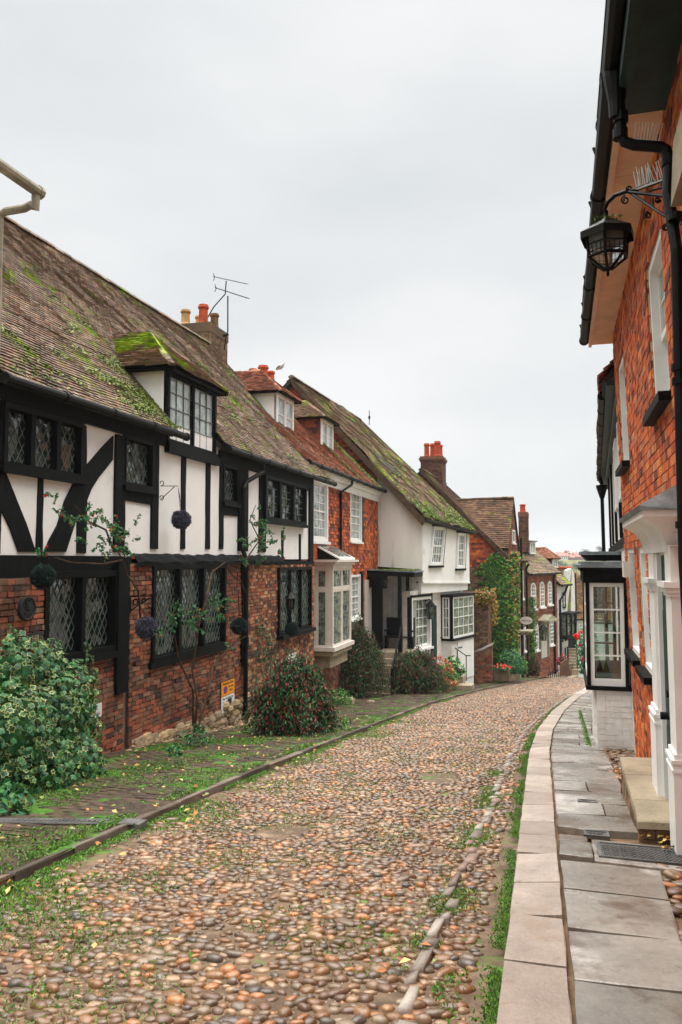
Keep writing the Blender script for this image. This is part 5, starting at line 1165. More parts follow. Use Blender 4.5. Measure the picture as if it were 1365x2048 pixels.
# barn-like building closing the view
h9 = thing('white_boarded_barn', 'white boarded building with big autumn brown tiled roof closing the end of the street', 'building', (3, 68, float(gz(3, 68))))
a9 = onY(1140, 1238, 66); b9 = onY(1235, 1238, 66); w = MB(); z = -11.0
while z < a9[2]: w.box(a9[0]-1, b9[0]+3, 66-(.02 if int(z*20) % 2 else 0), 66.3, z, z+.23); z += .235
part('wall', w, m_boards, h9); w = MB(); S = MB()
t9 = onY(1146, 1150, 69); tiles(w, V(a9[0]-1.2, 65.8, a9[2]), V(b9[0]+3, 65.8, a9[2]), V(b9[0]+1, 69, t9[2]), V(t9[0]-1, 69, t9[2]), gauge=.2, w=.26, seed=91, slab=S); m_tile9 = M('autumn_roof_tile', ['523a22', '64462a', '5a3e26', '46361f', '73502c'], src='island', rough=.9, vary=.4, moss=[('5b6a16', .6, .6, '7d7d1c')])
r9 = part('roof', w, m_tile9, h9); part('roof_boarding', S, m_under, r9)
# ================================================================== RIGHT: ORANGE BRICK HOUSE
LEAN = .033
FR = Facade(.80, 0, 0, -1, LEAN); YR0, YR1 = -3.0, 11.15
hr = thing('orange_brick_house', 'tall orange brick house on the right with white sash windows and buff soffit', 'house', (1.0, 6, float(gz(1, 6))))
def rr_(px0, px1, pt, pb, ref): return FR.rect(px0, px1, pt, pb, 0, ref)
TOP = 3.0
def win_r(pf, pn, tf, bf_, ref):      # far column, near column, top/bottom rows read at ref column
    a = FR.st(pf, tf)[0]; b = FR.st(pn, tf)[0]; z1 = FR.st(ref, tf)[1]; z0 = FR.st(ref, bf_)[1]; return (min(a, b), max(a, b), z0, z1)
wa_n = FR.st(1342, 790); wa_f = FR.st(1309, 828)
WA = (wa_n[0], wa_f[0], (wa_n[1]+wa_f[1])/2, FR.st(1295, 527)[1])
wb_n = FR.st(1260, 922); wb_f = FR.st(1245, 942)
WB = (wb_n[0], wb_f[0]-.1, (wb_n[1]+wb_f[1])/2, FR.st(1240, 718)[1])
wc_n = FR.st(1281, 1318); wc_f = FR.st(1264, 1300)
WC = (wc_n[0], wc_f[0], (wc_n[1]+wc_f[1])/2, FR.st(1270, 1092)[1])
wd_n = FR.st(1306, 1354); WD = (wd_n[0], FR.st(1290, 1350)[0], wd_n[1], FR.st(1285, 1092)[1])
pn0, pn1, pf0, pf1 = 5.86, 6.17, 6.92, 7.30; FC = Facade(.80, 0, 0, -1, .01)
DR = (pn1+.0, pf0-.0, -3, .15)
holes = [WA, WB, WC, WD, DR]
print('R windows', [tuple(np.round(h, 2)) for h in holes])
w = MB(); holes_wall(w, FR, YR0, YR1, -3.4, TOP+.1, holes, -.3, -.006); part('wall', w, m_mortar2, hr)
w = MB(); courses(w, FR, YR0+2, YR1, -3.4, TOP, holes, bw=.225, bh=.077, gap=.011, jit=.0035, o=.004, depth=.02, clip=lambda s, z: z > float(gz(.8, s))-.1); part('brickwork', w, m_redbrick, hr, label='bright orange brickwork with pale lime joints')
b = MB(); b.box(1.25, 7, YR0, YR1-.02, -3.4, TOP); part('house_body', b, m_under, hr)
w = MB(); Fe = Facade(0, YR1, 90); w.box(.8, 6, YR1-.3, YR1-.01, -3.4, TOP); 
def sash_deep(root, h, cols=3, rows=4, rec=.1, lab=None, sill=True):
    s0, s1, z0, z1 = h; f = MB(); g = MB(); b = MB()
    fw = .07
    FR.box(f, s0, s0+fw, z0, z1, -.2, -.02); FR.box(f, s1-fw, s1, z0, z1, -.2, -.02); FR.box(f, s0+fw, s1-fw, z1-fw, z1, -.2, -.02); FR.box(f, s0+fw, s1-fw, z0, z0+.05, -.2, -.01)
    zm = lerp(z0, z1, .5); a, c = s0+fw, s1-fw; t = .045
    for (za, zb_, o) in ((z0+.05, zm+.02, -.13), (zm-.02, z1-fw, -.08)):
        FR.box(f, a, a+t, za, zb_, o-.035, o); FR.box(f, c-t, c, za, zb_, o-.035, o); FR.box(f, a+t, c-t, za, za+.05, o-.035, o); FR.box(f, a+t, c-t, zb_-.045, zb_, o-.035, o)
        FR.box(g, a+t, c-t, za+.05, zb_-.045, o-.022, o-.016)
        for k in range(1, cols): x = lerp(a+t, c-t, k/cols); FR.box(b, x-.009, x+.009, za+.05, zb_-.045, o-.03, o-.004)
        for k in range(1, rows//2): z = lerp(za+.05, zb_-.045, k/(rows//2)); FR.box(b, a+t, c-t, z-.009, z+.009, o-.03, o-.005)
    w_ = part('window', f, m_whitepaint, root); part('pane', g, m_gpale, w_); part('glazing_bars', b, m_whitepaint, w_)
    if sill: sm = MB(); FR.box(sm, s0-.06, s1+.06, z0-.07, z0-.002, -.2, .09); part('sill', sm, m_black, w_)
for h in (WA, WB, WC, WD): sash_deep(hr, h)
# small meter box by the far ground floor window
# door, door case and hood
dc = MB(); HZ0 = (FC.st(1286, 1022, .26)[1]+FC.st(1245, 1044, .26)[1])/2-.545

zfloor = float(gz(.6, 6))+.2
for (a, b_) in ((pn0, pn1), (pf0, pf1)):
    zt_ = .1
    
    zb0 = zfloor-.02 if a > 6.2 else zfloor-.13
    FC.box(dc, a, b_, zb0, zt_, -.1, .09)
    m = (a+b_)/2
    FC.box(dc, a-.01, b_+.01, zb0, zb0+.58, -.05, .115); FC.box(dc, a-.018, b_+.018, zb0+.58, zb0+.6, -.05, .125)
    FC.box(dc, a-.012, b_+.012, zb0+.6, zb0+.64, -.05, .118); FC.box(dc, a-.02, b_+.02, zb0+.64, zb0+.665, -.05, .128); FC.box(dc, a-.008, b_+.008, zb0+.665, zb0+.7, -.05, .108)
    FC.box(dc, a-.01, b_+.01, -.25, -.225, -.05, .105); FC.box(dc, a-.02, b_+.02, -.224, -.19, -.05, .12); FC.box(dc, a-.035, b_+.035, -.189, -.15, -.05, .14)
FC.box(dc, pn0-.1, pf1+.06, .1, HZ0+.3, -.1, .095); FC.box(dc, pn1, pf0, .04, .1, -.2, .04)
FC.box(dc, pn1, pn1+.04, zfloor, .04, -.1, .07); FC.box(dc, pf0-.06, pf0, zfloor, .04, -.1, .07)
dcase = part('door_case', dc, m_whitepaint, hr)
# hood: curved projecting cornice
hd = MB(); n = 7; prof = [(.10, .26), (.11, .33), (.13, .39), (.17, .44), (.22, .475), (.26, .50), (.26, .545)]
qa, qb = FC.st(1286, 1022, .26), FC.st(1245, 1044, .26); ya, yb = qa[0]+.16, qb[0]-.16; HZ = (qa[1]+qb[1])/2-.545; print('hood', qa, qb)
vs = []; 
for (o, z) in prof: e = o-.1; vs += [FC.P(ya-e, z+HZ, -.05), FC.P(ya-e, z+HZ, o), FC.P(yb+e, z+HZ, o), FC.P(yb+e, z+HZ, -.05)]
fs = []
for i in range(len(prof)-1):
    for k in range(3): fs.append((i*4+k, i*4+k+1, (i+1)*4+k+1, (i+1)*4+k))
fs.append((0, 3, 2, 1)); hd.add(vs, fs); part('hood', hd, m_whitepaint, hr, smooth=False)
hd = MB(); e = .18
pts = [(-.02, .0), (.25, .0), (.5, .03), (.75, .10), (1, .12)]
hd.add([FC.P(ya-e, .545+HZ, -.02), FC.P(ya-e, .545+HZ, .28), FC.P(yb+e, .545+HZ, .28), FC.P(yb+e, .545+HZ, -.02), FC.P(ya-e, .575+HZ, .29), FC.P(yb+e, .575+HZ, .29), FC.P(ya-e+.1, .75+HZ, -.02), FC.P(yb+e-.1, .75+HZ, -.02)],
       [(0, 1, 2, 3), (1, 4, 5, 2), (4, 6, 7, 5), (0, 6, 4, 1), (2, 5, 7, 3)]); part('lead_hood_roof', hd, m_lead, hr)
dm = MB(); FC.box(dm, pn1+.05, pf0-.05, zfloor, .03, -.02, .035); 
pm = (pn1+pf0)/2
for (a, b_, c, d_) in ((pn1+.1, pm-.04, -1.9, -1.3), (pm+.04, pf0-.1, -1.9, -1.3), (pn1+.1, pm-.04, -1.2, -.4), (pm+.04, pf0-.1, -1.2, -.4)): FC.box(dm, a, b_, c, d_, .035, .043)
dr = part('door', dm, m_dkgreen, hr); dm = MB(); dm.tube([FC.P(pn1+.5, -1.2, .035), FC.P(pn1+.5, -1.2, .1)], .03, 8); part('door_knob', dm, m_iron, dr)
dm = MB(); dm.tube([FC.P(pn1+.3, -1.0, .04), FC.P(pn1+.3, -1.0, .075)], .03, 8); part('door_knocker', dm, m_iron, dr)
# soffit, fascia, gutter
GX = .36
def sof(y0, y1, z, mat, nm, root, x0=.42, drop=0): 
    w = MB(); w.box(x0, .95, y0, y1, z, z+.04); part(nm, w, mat, root)
w = MB(); y = 4.6
while y < YR1+.28: y2 = min(y+1.8, YR1+.3); w.box(.44, .8, y+.003, y2-.003, 2.98+rnd.uniform(-.004, .004), 3.02); y = y2
part('soffit', w, m_soffit, hr); w = MB(); w.box(.40, .44, 5.75, YR1+.3, 2.95, 3.14); part('fascia', w, m_soffit, hr)
w = MB(); gutter(w, (.345, 5.75, 3.07), (.345, YR1+.35, 3.07), .058, 1.0); y = 6.2
while y < YR1+.3: w.tube([(.31, y, 3.05), (.28, y, 3.14)], .012, 5); y += .95
part('gutter', w, m_iron, hr)
w = MB(); S = MB(); tiles(w, V(.33, YR1+.35, 3.13), V(.33, YR0, 3.13), V(3.8, YR0, 6.1), V(3.8, YR1+.35, 6.1), gauge=.12, w=.2, seed=101, slab=S); rf = part('roof', w, m_tile, hr); part('roof_boarding', S, m_black, rf)
# nearer building: dark soffit and stone bracket at the top corner
hn = thing('near_dark_eaved_house', 'nearest building at the right edge, only its dark green eave and stone corbel showing', 'house', (1.5, 2, float(gz(1.5, 2))))
YN = (ray(1252, 231)*(2.93/ray(1252, 231)[2]))[1]; print('YN', YN)
w = MB(); w.box(.46, 1.6, -2, YN, 2.93, 3.1); part('soffit', w, m_dkgreen, hn)
w = MB(); w.box(.38, .455, -2, YN, 2.86, 3.12); part('fascia', w, m_dkgreen, hn)
w = MB(); w.tube([(.345, -2, 3.03), (.345, 5.74, 3.03)], .062, 10); y = .5
while y < 5.7: w.tube([(.345, y-.04, 3.03), (.345, y+.04, 3.03)], .072, 10); y += 1.15
w.tube([(.29, -2, 3.1), (.29, 5.7, 3.1)], .01, 5); part('gutter', w, m_iron, hn)
c0 = onY(1338, 250, 4.75); w = MB(); w.prism([(c0[0], 4.75, 2.0), (c0[0]+.02, 4.75, 2.38), (c0[0]+.07, 4.75, 2.5), (1.1, 4.75, 2.6), (1.1, 4.75, 2.0)], (0, -.5, 0)); w.box(c0[0]+.06, 1.1, 4.27, 4.74, 1.9, 2.0); part('stone_corbel', w, m_sand, hn)
# drainpipe with swan neck, bird spikes
w = MB(); xg = .365
p_ = [(xg, 5.0, 3.0), onY(1242, 235, 5.0), onY(1241, 268, 5.0), onY(1250, 284, 5.0), onY(1268, 290, 5.0), onY(1322, 294, 5.0), onY(1333, 300, 5.0), onY(1339, 322, 5.0)]
x2 = onY(1356, 600, 4.9)[0]
p_ += [V(x2-.03, 4.97, onY(1342, 380, 4.95)[2]), V(x2, 4.9, onY(1352, 500, 4.9)[2]), V(x2, 4.9, .0), V(x2+.06, 4.9, -2.0)]
rs = .033
w.tube(p_, rs, 12)
for q in (p_[1], p_[2], p_[7]): w.tube([q+V(0, 0, .03), q-V(0, 0, .03)], rs*1.35, 12)
q = onY(1356, 735, 4.9); 
for zz in (q[2], q[2]-.08, 2.0, .2): w.tube([V(x2, 4.9, zz+.02), V(x2, 4.9, zz-.02)], rs*1.35, 12)
w.lathe((xg, 5.0, p_[1][2]), [(.045, 0), (.05, .1), (.075, .25), (.078, .3)], 12)
part('drainpipe', w, m_iron, hr)
w = MB(); a = p_[4]; b_ = p_[5]
for k in range(9): q = lerp(a, b_, (k+.3)/9.0)+V(0, 0, rs); w.tube([q, q+V(.012+.01*k*.2, -.0, .11)], .0022, 4)
w.tube([a+V(0, 0, rs), b_+V(0, 0, rs)], .006, 5); single('bird_spikes', w, m_spike, 'row of thin white bird spikes on the bend of the black drainpipe', 'bird spikes', 'bird spikes')
# ================================================================== WHITE TIMBERED HOUSE WITH BLACK BAY
FQ = Facade(.86, 11.2, 2.2, -1, .012); SQ = 15.0
hq = thing('white_bay_house', 'white painted house on the right with black framed bay window over the pavement', 'house', (1.2, 17, float(gz(1, 17))))
TQ = 2.35
w = MB(); FQ.box(w, 0, SQ, -4.8, TQ, -.3, 0); part('wall', w, m_bwhite, hq)
w = MB(); w.box(1.5, 8, 11.2, 25, -5, TQ-.1); part('house_body', w, m_under, hq)
w = MB(); 
for (s, t) in ((.18, .16), (2.2, .14), (5.2, .16), (8.2, .2), (11.5, .2)): FQ.box(w, s, s+t, .35, TQ, 0, .05)
FQ.box(w, .34, SQ, .2, .34, 0, .04)
part('timber_frame', w, m_black, hq)
for (a, b_) in ((.8, 1.9), (3.2, 4.6)): window(hq, FQ, a, b_, .9, 2.1, kind='grid', cols=3, rows=3, fm=m_whitepaint, gm=m_gpale, o=0, rec=0, proud=.06)
w = MB(); g0 = onX(1210, 805, .6); gB = FQ.P(0, 0, 0)
g1_, g2_ = FQ.P(1.2, TQ+.1, .26), FQ.P(13.5, TQ+.1, .26); gutter(w, g1_, g2_, .06, 1.2); part('gutter', w, m_iron, hq)
w = MB(); FQ.box(w, .0, SQ, TQ, TQ+.05, 0, .22); FQ.box(w, .0, SQ, TQ-.14, TQ, 0, .1); part('eaves_board', w, m_dkgreen, hq)
w = MB(); S = MB(); q0_, q1_ = FQ.P(0, TQ+.12, .3), FQ.P(SQ, TQ+.12, .3); uu = V(3.0, 0, 3.0); tiles(w, q1_, q0_, q0_+uu, q1_+uu, gauge=.12, w=.2, seed=111, slab=S); rq = part('roof', w, m_tile2, hq); part('roof_boarding', S, m_under, rq)
w = MB(); hs = 12.6; w.tube([FQ.P(hs, TQ+.05, .24), FQ.P(hs, TQ-.05, .22), FQ.P(hs, TQ-.2, .2)], .05, 8); hz = TQ-.3
w.tube([FQ.P(hs, hz+.08, .2), FQ.P(hs, hz, .2), FQ.P(hs, hz-.3, .2)], [.16, .15, .06], 8); w.tube([FQ.P(hs, hz-.3, .2), FQ.P(hs, -4.2, .2)], .05, 8); part('drainpipe', w, m_iron, hq)
# bay
BY = 12.0; bx0 = onY(1174, 1300, BY)[0]; bx1 = onY(1258, 1300, BY)[0]; bzt = onY(1200, 1142, BY)[2]; bzb = onY(1200, 1372, BY)[2]; BL = 1.9
bw_ = MB()
yy1 = BY+BL
bw_.box(bx0-.03, 1.2, BY-.03, yy1+.03, bzt-.17, bzt)       # head
bw_.box(bx0-.07, 1.2, BY-.07, yy1+.07, bzt, bzt+.05); bw_.box(bx0-.02, 1.2, BY-.05, yy1+.03, bzb-.055, bzb)
PX = .05
for x in (bx0, bx1-.05): bw_.box(x, x+PX, BY, BY+.09, bzb, bzt-.17)
bw_.box(bx0, bx0+PX, yy1-.09, yy1, bzb, bzt-.17)
bay = part('bay_window', bw_, m_black, hq)
w = MB(); w.prism([(bx0-.12, BY-.12, bzt+.05), (1.2, BY-.12, bzt+.05), (1.2, yy1+.1, bzt+.05), (bx0-.12, yy1+.1, bzt+.05)], (0, 0, .04)); w.prism([(bx0-.06, BY-.08, bzt+.091), (1.2, BY-.08, bzt+.091), (1.2, yy1+.05, bzt+.091), (bx0-.06, yy1+.05, bzt+.091)], (0, 0, .045)); part('lead_roof', w, m_lead, hq)
f, g, c = MB(), MB(), MB()
Fb = Facade(0, BY, 90)
def sashframe(F, s0, s1, z0, z1, rows, o, fw=.055, bar=.02, cols=1):
    F.box(f, s0, s0+fw, z0, z1, o-.05, o); F.box(f, s1-fw, s1, z0, z1, o-.05, o); F.box(f, s0+fw, s1-fw, z0, z0+.1, o-.05, o); F.box(f, s0+fw, s1-fw, z1-fw, z1, o-.05, o)
    F.box(g, s0+fw, s1-fw, z0+.1, z1-fw, o-.03, o-.026)
    for k in range(1, rows): z = lerp(z0+.1, z1-fw, k/rows); F.box(c, s0+fw, s1-fw, z-bar/2, z+bar/2, o-.04, o-.004)
    for k in range(1, cols): x = lerp(s0+fw, s1-fw, k/cols); F.box(c, x-bar/2, x+bar/2, z0+.1, z1-fw, o-.039, o-.006)
sashframe(Fb, bx0+PX, bx1-.05, bzb, bzt-.17, 4, -.02)
Fb2 = Facade(bx0, BY, 0, -1); sashframe(Fb2, .1, BL-.1, bzb, bzt-.17, 4, -.02, cols=4)
Fb3 = Facade(0, yy1, 90); sashframe(Fb3, bx0+PX, bx1-.05, bzb, bzt-.17, 4, .06, bar=.03)
part('window_frame', f, m_whitepaint, bay); part('pane', g, m_clear, bay); part('glazing_bars', c, m_whitepaint, bay)
w = MB(); w.box(bx1-.02, bx1+.02, BY+.1, yy1, bzb, bzt-.17); part('inner_wall', w, m_cream, bay)
w = MB(); w.box(bx0+.13, 1.2, BY+.0, yy1-.02, float(gz(.5, 13))-.2, bzb-.055)
Fk1 = Facade(0, BY, 90); courses(w, Fk1, bx0+.13, 1.2, -3.1, bzb-.06, [], bh=.08, jit=.003, o=.012, gap=.0035); Fk2 = Facade(bx0+.13, BY, 0, -1); courses(w, Fk2, 0, BL, -3.3, bzb-.06, [], bh=.08, jit=.003, o=.012, gap=.0035)
part('bay_wall', w, m_bwhite, hq)
# things on the bay sill
def cone(c_, r, h, mat, lab): w = MB(); w.lathe(c_, [(r, 0), (r*.95, .02), (r*.5, h*.5), (.008, h)], 12); single('felt_cone', w, mat, lab, 'ornament', 'small cones on the bay window sill')
m_felt1 = M('dusty_red_felt', ['7a3326', '8a3f30'], rough=.9); m_felt2 = M('mustard_felt', ['8f7a3a', 'a08a48'], rough=.9)
q = onY(1200, 1337, BY+.35); cone((q[0], q[1], bzb+.16), .045, .16, m_felt1, 'small dusty red cone ornament inside the bay window, left of two'); q = onY(1213, 1337, BY+.35); cone((q[0], q[1], bzb+.16), .045, .17, m_felt2, 'small mustard cone ornament inside the bay window, right of two')
w = MB(); w.box(bx0+.12, bx1-.03, BY+.15, yy1-.15, bzb+.0, bzb+.16); single('display_shelf', w, m_whitepaint, 'low white shelf inside the black framed bay window', 'shelf')
w = MB(); w.prism([(.72, BY+.1, bzb+.12), (.92, BY+.12, bzb+.26), (.94, BY+.12, bzb+.245), (.74, BY+.1, bzb+.105)], (0, .14, 0)); single('open_book', w, m_signw, 'white book propped on the shelf in the bay window', 'book')
# second canopy beyond the bay
cn = MB(); Y2_ = 14.6; x0_ = onY(1165, 1115, Y2_)[0]; z0_ = onY(1165, 1122, Y2_)[2]; z1_ = onY(1165, 1110, Y2_)[2]
hb2 = MB(); hb2.prism([(x0_+.1, Y2_, z0_-.0), (1.25, Y2_, z0_), (1.25, Y2_, z1_), (x0_, Y2_, z1_)], (0, 1.5, 0)); part('door_canopy', hb2, m_black, hq); hb2 = MB(); hb2.box(x0_-.03, 1.3, Y2_-.05, Y2_+1.55, z1_+.002, z1_+.06); part('canopy_lead', hb2, m_lead, hq)
# glass lantern leaning: bottle-grey panel by the bay foot
# ================================================================== STREET LAMP ON ITS BRACKET
lm = thing('wall_lantern', 'large black hexagonal lantern with leaded glass hanging from a scrolled iron bracket', 'lantern', (.8, 5.3, 2.2))
LY = 5.6; lc = onY(1205, 448, LY); sc = LY/FPX*1.0; lx, lz = lc[0]+.03, lc[2]
def ring6(r, z, cx=lx, cy=LY, rot=.35): return [(cx+r*math.cos(rot+k*math.pi/3), cy+r*math.sin(rot+k*math.pi/3), z) for k in range(6)]
zr = lz+.02; zrim = lz-.065; rr6 = .178
w = MB(); w.add([(lx, LY, zr+.03)]+ring6(.045, zr)+ring6(rr6+.01, zrim), [(0, 1+k, 1+(k+1) % 6) for k in range(6)]+[(1+k, 7+k, 7+(k+1) % 6, 1+(k+1) % 6) for k in range(6)])
w.add(ring6(rr6+.01, zrim)+ring6(rr6+.01, zrim-.05), [(k, 6+k, 6+(k+1) % 6, (k+1) % 6) for k in range(6)]); part('hood', w, m_iron, lm)
mm_ = MB(); C = [(lx+U(-.09, .09), LY+U(-.12, .05), zr-.01) for _ in range(160)]; mm_.leaves(C, .02, nrm=np.tile([0, 0, 1.], (160, 1)), jit=.4); part('moss_patch', mm_, m_moss, lm)
za, zb_, zc = zrim-.02, zrim-.17, zrim-.255; ra, rb, rc = .146, .130, .026
w = MB(); A6, B6, C6 = ring6(ra, za), ring6(rb, zb_), ring6(rc, zc)
for k in range(6):
    w.tube([A6[k], B6[k]], .011, 5); w.tube([B6[k], C6[k]], .010, 5); w.tube([B6[k], B6[(k+1) % 6]], .012, 5); w.tube([A6[k], A6[(k+1) % 6]], .01, 5)
    m1 = lerp(V(*A6[k]), V(*B6[k]), .45); m2 = lerp(V(*A6[(k+1) % 6]), V(*B6[(k+1) % 6]), .45); w.tube([m1, m2], .005, 4)
    for u in (.25, .5, .75): w.tube([lerp(m1, m2, u), lerp(V(*B6[k]), V(*B6[(k+1) % 6]), u)], .0028, 4)
    m3 = lerp(V(*A6[k]), V(*B6[k]), .8); m4 = lerp(V(*A6[(k+1) % 6]), V(*B6[(k+1) % 6]), .8); w.tube([m3, m4], .0028, 4)
w.lathe((lx, LY, zc-.05), [(.004, 0), (.012, .02), (.008, .035), (.03, .05), (.03, .06)], 8); part('frame', w, m_iron, lm)
w = MB(); w.add(ring6(ra-.004, za)+ring6(rb-.004, zb_)+ring6(rc, zc), [(k, 6+k, 6+(k+1) % 6, (k+1) % 6) for k in range(6)]+[(6+k, 12+k, 12+(k+1) % 6, 6+(k+1) % 6) for k in range(6)])
m_lglass = bpy.data.materials.new('hammered_glass'); m_lglass.use_nodes = True; _t = m_lglass.node_tree; _b = _t.nodes['Principled BSDF']
_b.inputs['Base Color'].default_value = (.75, .8, .78, 1); _b.inputs['Roughness'].default_value = .25; _b.inputs['Transmission Weight'].default_value = .85; _b.inputs['IOR'].default_value = 1.1
_v = _t.nodes.new('ShaderNodeTexVoronoi'); _v.inputs['Scale'].default_value = 90; _bp = _t.nodes.new('ShaderNodeBump'); _bp.inputs['Strength'].default_value = .9; _g = _t.nodes.new('ShaderNodeNewGeometry'); _t.links.new(_g.outputs['Position'], _v.inputs[0]); _t.links.new(_v.outputs[0], _bp.inputs['Height']); _t.links.new(_bp.outputs[0], _b.inputs['Normal'])
part('glass', w, m_lglass, lm)
w = MB()
def PY(px, py, y): return onY(px, py, y)
def swp(pts, r, n=8): w.tube(pts, r, n)
stem = [V(lx, LY, zr), V(lx-.005, LY, zr+.07), PY(1209, 420, 5.58), PY(1216, 405, 5.55), PY(1230, 391, 5.5), PY(1250, 384, 5.45), PY(1270, 380, 5.4)]
swp(stem+[PY(1310, 366, 5.25), PY(1345, 352, 5.1), PY(1372, 340, 4.95)], .014)
swp([PY(1258, 384, 5.42), PY(1300, 389, 5.3), PY(1345, 394, 5.1), PY(1372, 397, 4.95)], .011)
swp([PY(1262, 386, 5.42), PY(1290, 405, 5.3), PY(1320, 425, 5.15), PY(1345, 440, 5.05), PY(1372, 450, 4.95)], .010)
swp([PY(1300, 382, 5.3), PY(1335, 372, 5.1), PY(1372, 366, 4.95)], .008)
def scroll(px, py, r, y, turns=1.4, a0=0, cw=1):
    pts = []; 
    for i in range(16): t = i/15; a = a0+cw*turns*2*math.pi*t; rr = r*(1-.72*t); pts.append(PY(px+rr*math.cos(a), py+rr*math.sin(a), y))
    w.tube(pts, .006, 6)
scroll(1251, 400, 9, 5.4, a0=-1.6, cw=-1); scroll(1259, 378, 7, 5.42, a0=1.5); scroll(1297, 430, 7, 5.3, a0=-1.5, cw=-1); scroll(1332, 455, 7, 5.1, a0=-1.5, cw=-1); scroll(1304, 364, 6, 5.28, a0=1.5); scroll(1351, 344, 7, 5.08, a0=1.5); scroll(1316, 400, 6, 5.25, a0=0, cw=1)
swp([PY(1306, 396, 5.3), PY(1306, 412, 5.28), PY(1316, 424, 5.2)], .006)
part('bracket', w, m_iron, lm)
w = MB()
for k in range(26):
    u = k/25; b0 = lerp(PY(1274, 376, 5.38), PY(1365, 345, 5.0), u); b0 = b0+V(0, U(-.02, .02), 0); w.tube([b0, b0+V(U(-.045, .0), U(-.03, .03), U(.10, .14))], .0032, 4)
w.tube([PY(1272, 379, 5.38), PY(1366, 345, 5.0)], .006, 4); single('bird_spikes', w, m_spike, 'thick cluster of white bird spikes along the top of the lantern bracket', 'bird spikes', 'bird spikes')
# ---- doorstep, cover plates
st = MB(); zs = float(gz(.6, 6))+.2
xs0, xs1 = .50, .84
sb_ = MB(); sb_.box(xs0+.02, xs1, 6.32, 8.18, float(gz(.6, 8.2))-.1, zs-.05); courses(sb_, Facade(xs0+.02, 0, 0, -1), 6.32, 8.18, zs-.34, zs-.05, [], bh=.075, o=.012); courses(sb_, Facade(0, 6.32, 90), xs0+.02, xs1, zs-.3, zs-.07, [], bh=.075, o=.006)
stp = thing('doorstep', 'worn sandstone doorstep on brick base before the white door case', 'step', (.66, 7.2, float(gz(.66, 7.2))))
part('brick_base', sb_, m_darkbrick, stp)
for (a, b_) in ((6.27, 6.78), (6.79, 7.55), (7.56, 8.22)):
    w = MB(); slab_piece(w, [(xs0, a), (xs1+.0, a), (xs1, b_), (xs0, b_)], lambda x, y: zs, h=.05, ins=.01); part('tread', w, m_sand, stp)
def plate(name, lab, x0, x1, y0, y1, ribs, dz=.096, cat='manhole cover', grp=None):
    w = MB(); fz = lambda x, y: float(gz(x, y))+dz
    w.add([(x0, y0, fz(x0, y0)-.02), (x1, y0, fz(x1, y0)-.02), (x1, y1, fz(x1, y1)-.02), (x0, y1, fz(x0, y1)-.02), (x0, y0, fz(x0, y0)), (x1, y0, fz(x1, y0)), (x1, y1, fz(x1, y1)), (x0, y1, fz(x0, y1))], [(0, 3, 2, 1), (4, 5, 6, 7), (0, 1, 5, 4), (1, 2, 6, 5), (2, 3, 7, 6), (3, 0, 4, 7)])
    for (a, b_, c_, d_) in ((x0, x1, y0, y0+.02), (x0, x1, y1-.02, y1), (x0, x0+.02, y0+.021, y1-.021), (x1-.02, x1, y0+.021, y1-.021)):
        w.add([(a, c_, fz(a, c_)-.003), (b_, c_, fz(b_, c_)-.003), (b_, d_, fz(b_, d_)-.003), (a, d_, fz(a, d_)-.003), (a, c_, fz(a, c_)+.008), (b_, c_, fz(b_, c_)+.008), (b_, d_, fz(b_, d_)+.008), (a, d_, fz(a, d_)+.008)], [(4, 5, 6, 7), (0, 1, 5, 4), (1, 2, 6, 5), (2, 3, 7, 6), (3, 0, 4, 7)])
    if ribs:
        n1 = int((x1-x0-.06)/.028); n2 = int((y1-y0-.06)/.028)
        for i in range(n1):
            for j in range(n2):
                cx, cy = x0+.035+(i+.5*(j % 2))*.028, y0+.04+j*.028; a = .9 if (i+j) % 2 else -.9; ca, sa = math.cos(a)*.011, math.sin(a)*.011; t = .0035
                if cx > x1-.035: continue
                p = [(cx-ca-sa*.3, cy-sa+ca*.3), (cx-ca+sa*.3, cy-sa-ca*.3), (cx+ca+sa*.3, cy+sa-ca*.3), (cx+ca-sa*.3, cy+sa+ca*.3)]
                w.add([(a_, b2, fz(a_, b2)-.001) for a_, b2 in p]+[(a_, b2, fz(a_, b2)+.005) for a_, b2 in p], [(4, 5, 6, 7), (0, 1, 5, 4), (1, 2, 6, 5), (2, 3, 7, 6), (3, 0, 4, 7)])
    return single(name, w, m_cast, lab, cat, grp)
plate('manhole_cover', 'large rectangular patterned iron manhole cover in the pavement by the doorstep', .2, .98, 5.6, 6.02, True)
plate('inspection_cover', 'small square iron cover between flagstones just beyond the large one', .12, .30, 6.2, 6.38, True)
plate('stopcock_cover', 'small narrow iron cover set in the pavement farther beyond the doorstep', .10, .27, 7.55, 7.68, True)
# left drain channel
w = MB()
def dp(x, y, dz): return (x, y, float(gz(x, y))+dz)
a0 = V(-6.2, 5.75); a1 = V(-3.45, 6.1)
for side in (-.07, .07): w.tube([dp(a0[0], a0[1]+side, .075), dp(a1[0], a1[1]+side, .075)], .012, 6)
for k in range(60): u = k/59; p = lerp(a0, a1, u); w.tube([dp(p[0], p[1]-.07, .078), dp(p[0], p[1]+.07, .078)], .006, 4)
w.box(-3.6, -3.4, 6.03, 6.16, float(gz(-3.5, 6.1))+.0, float(gz(-3.5, 6.1))+.085); single('drain_channel', w, m_cast, 'narrow black iron drain channel crossing the left pavement to the road', 'drain')
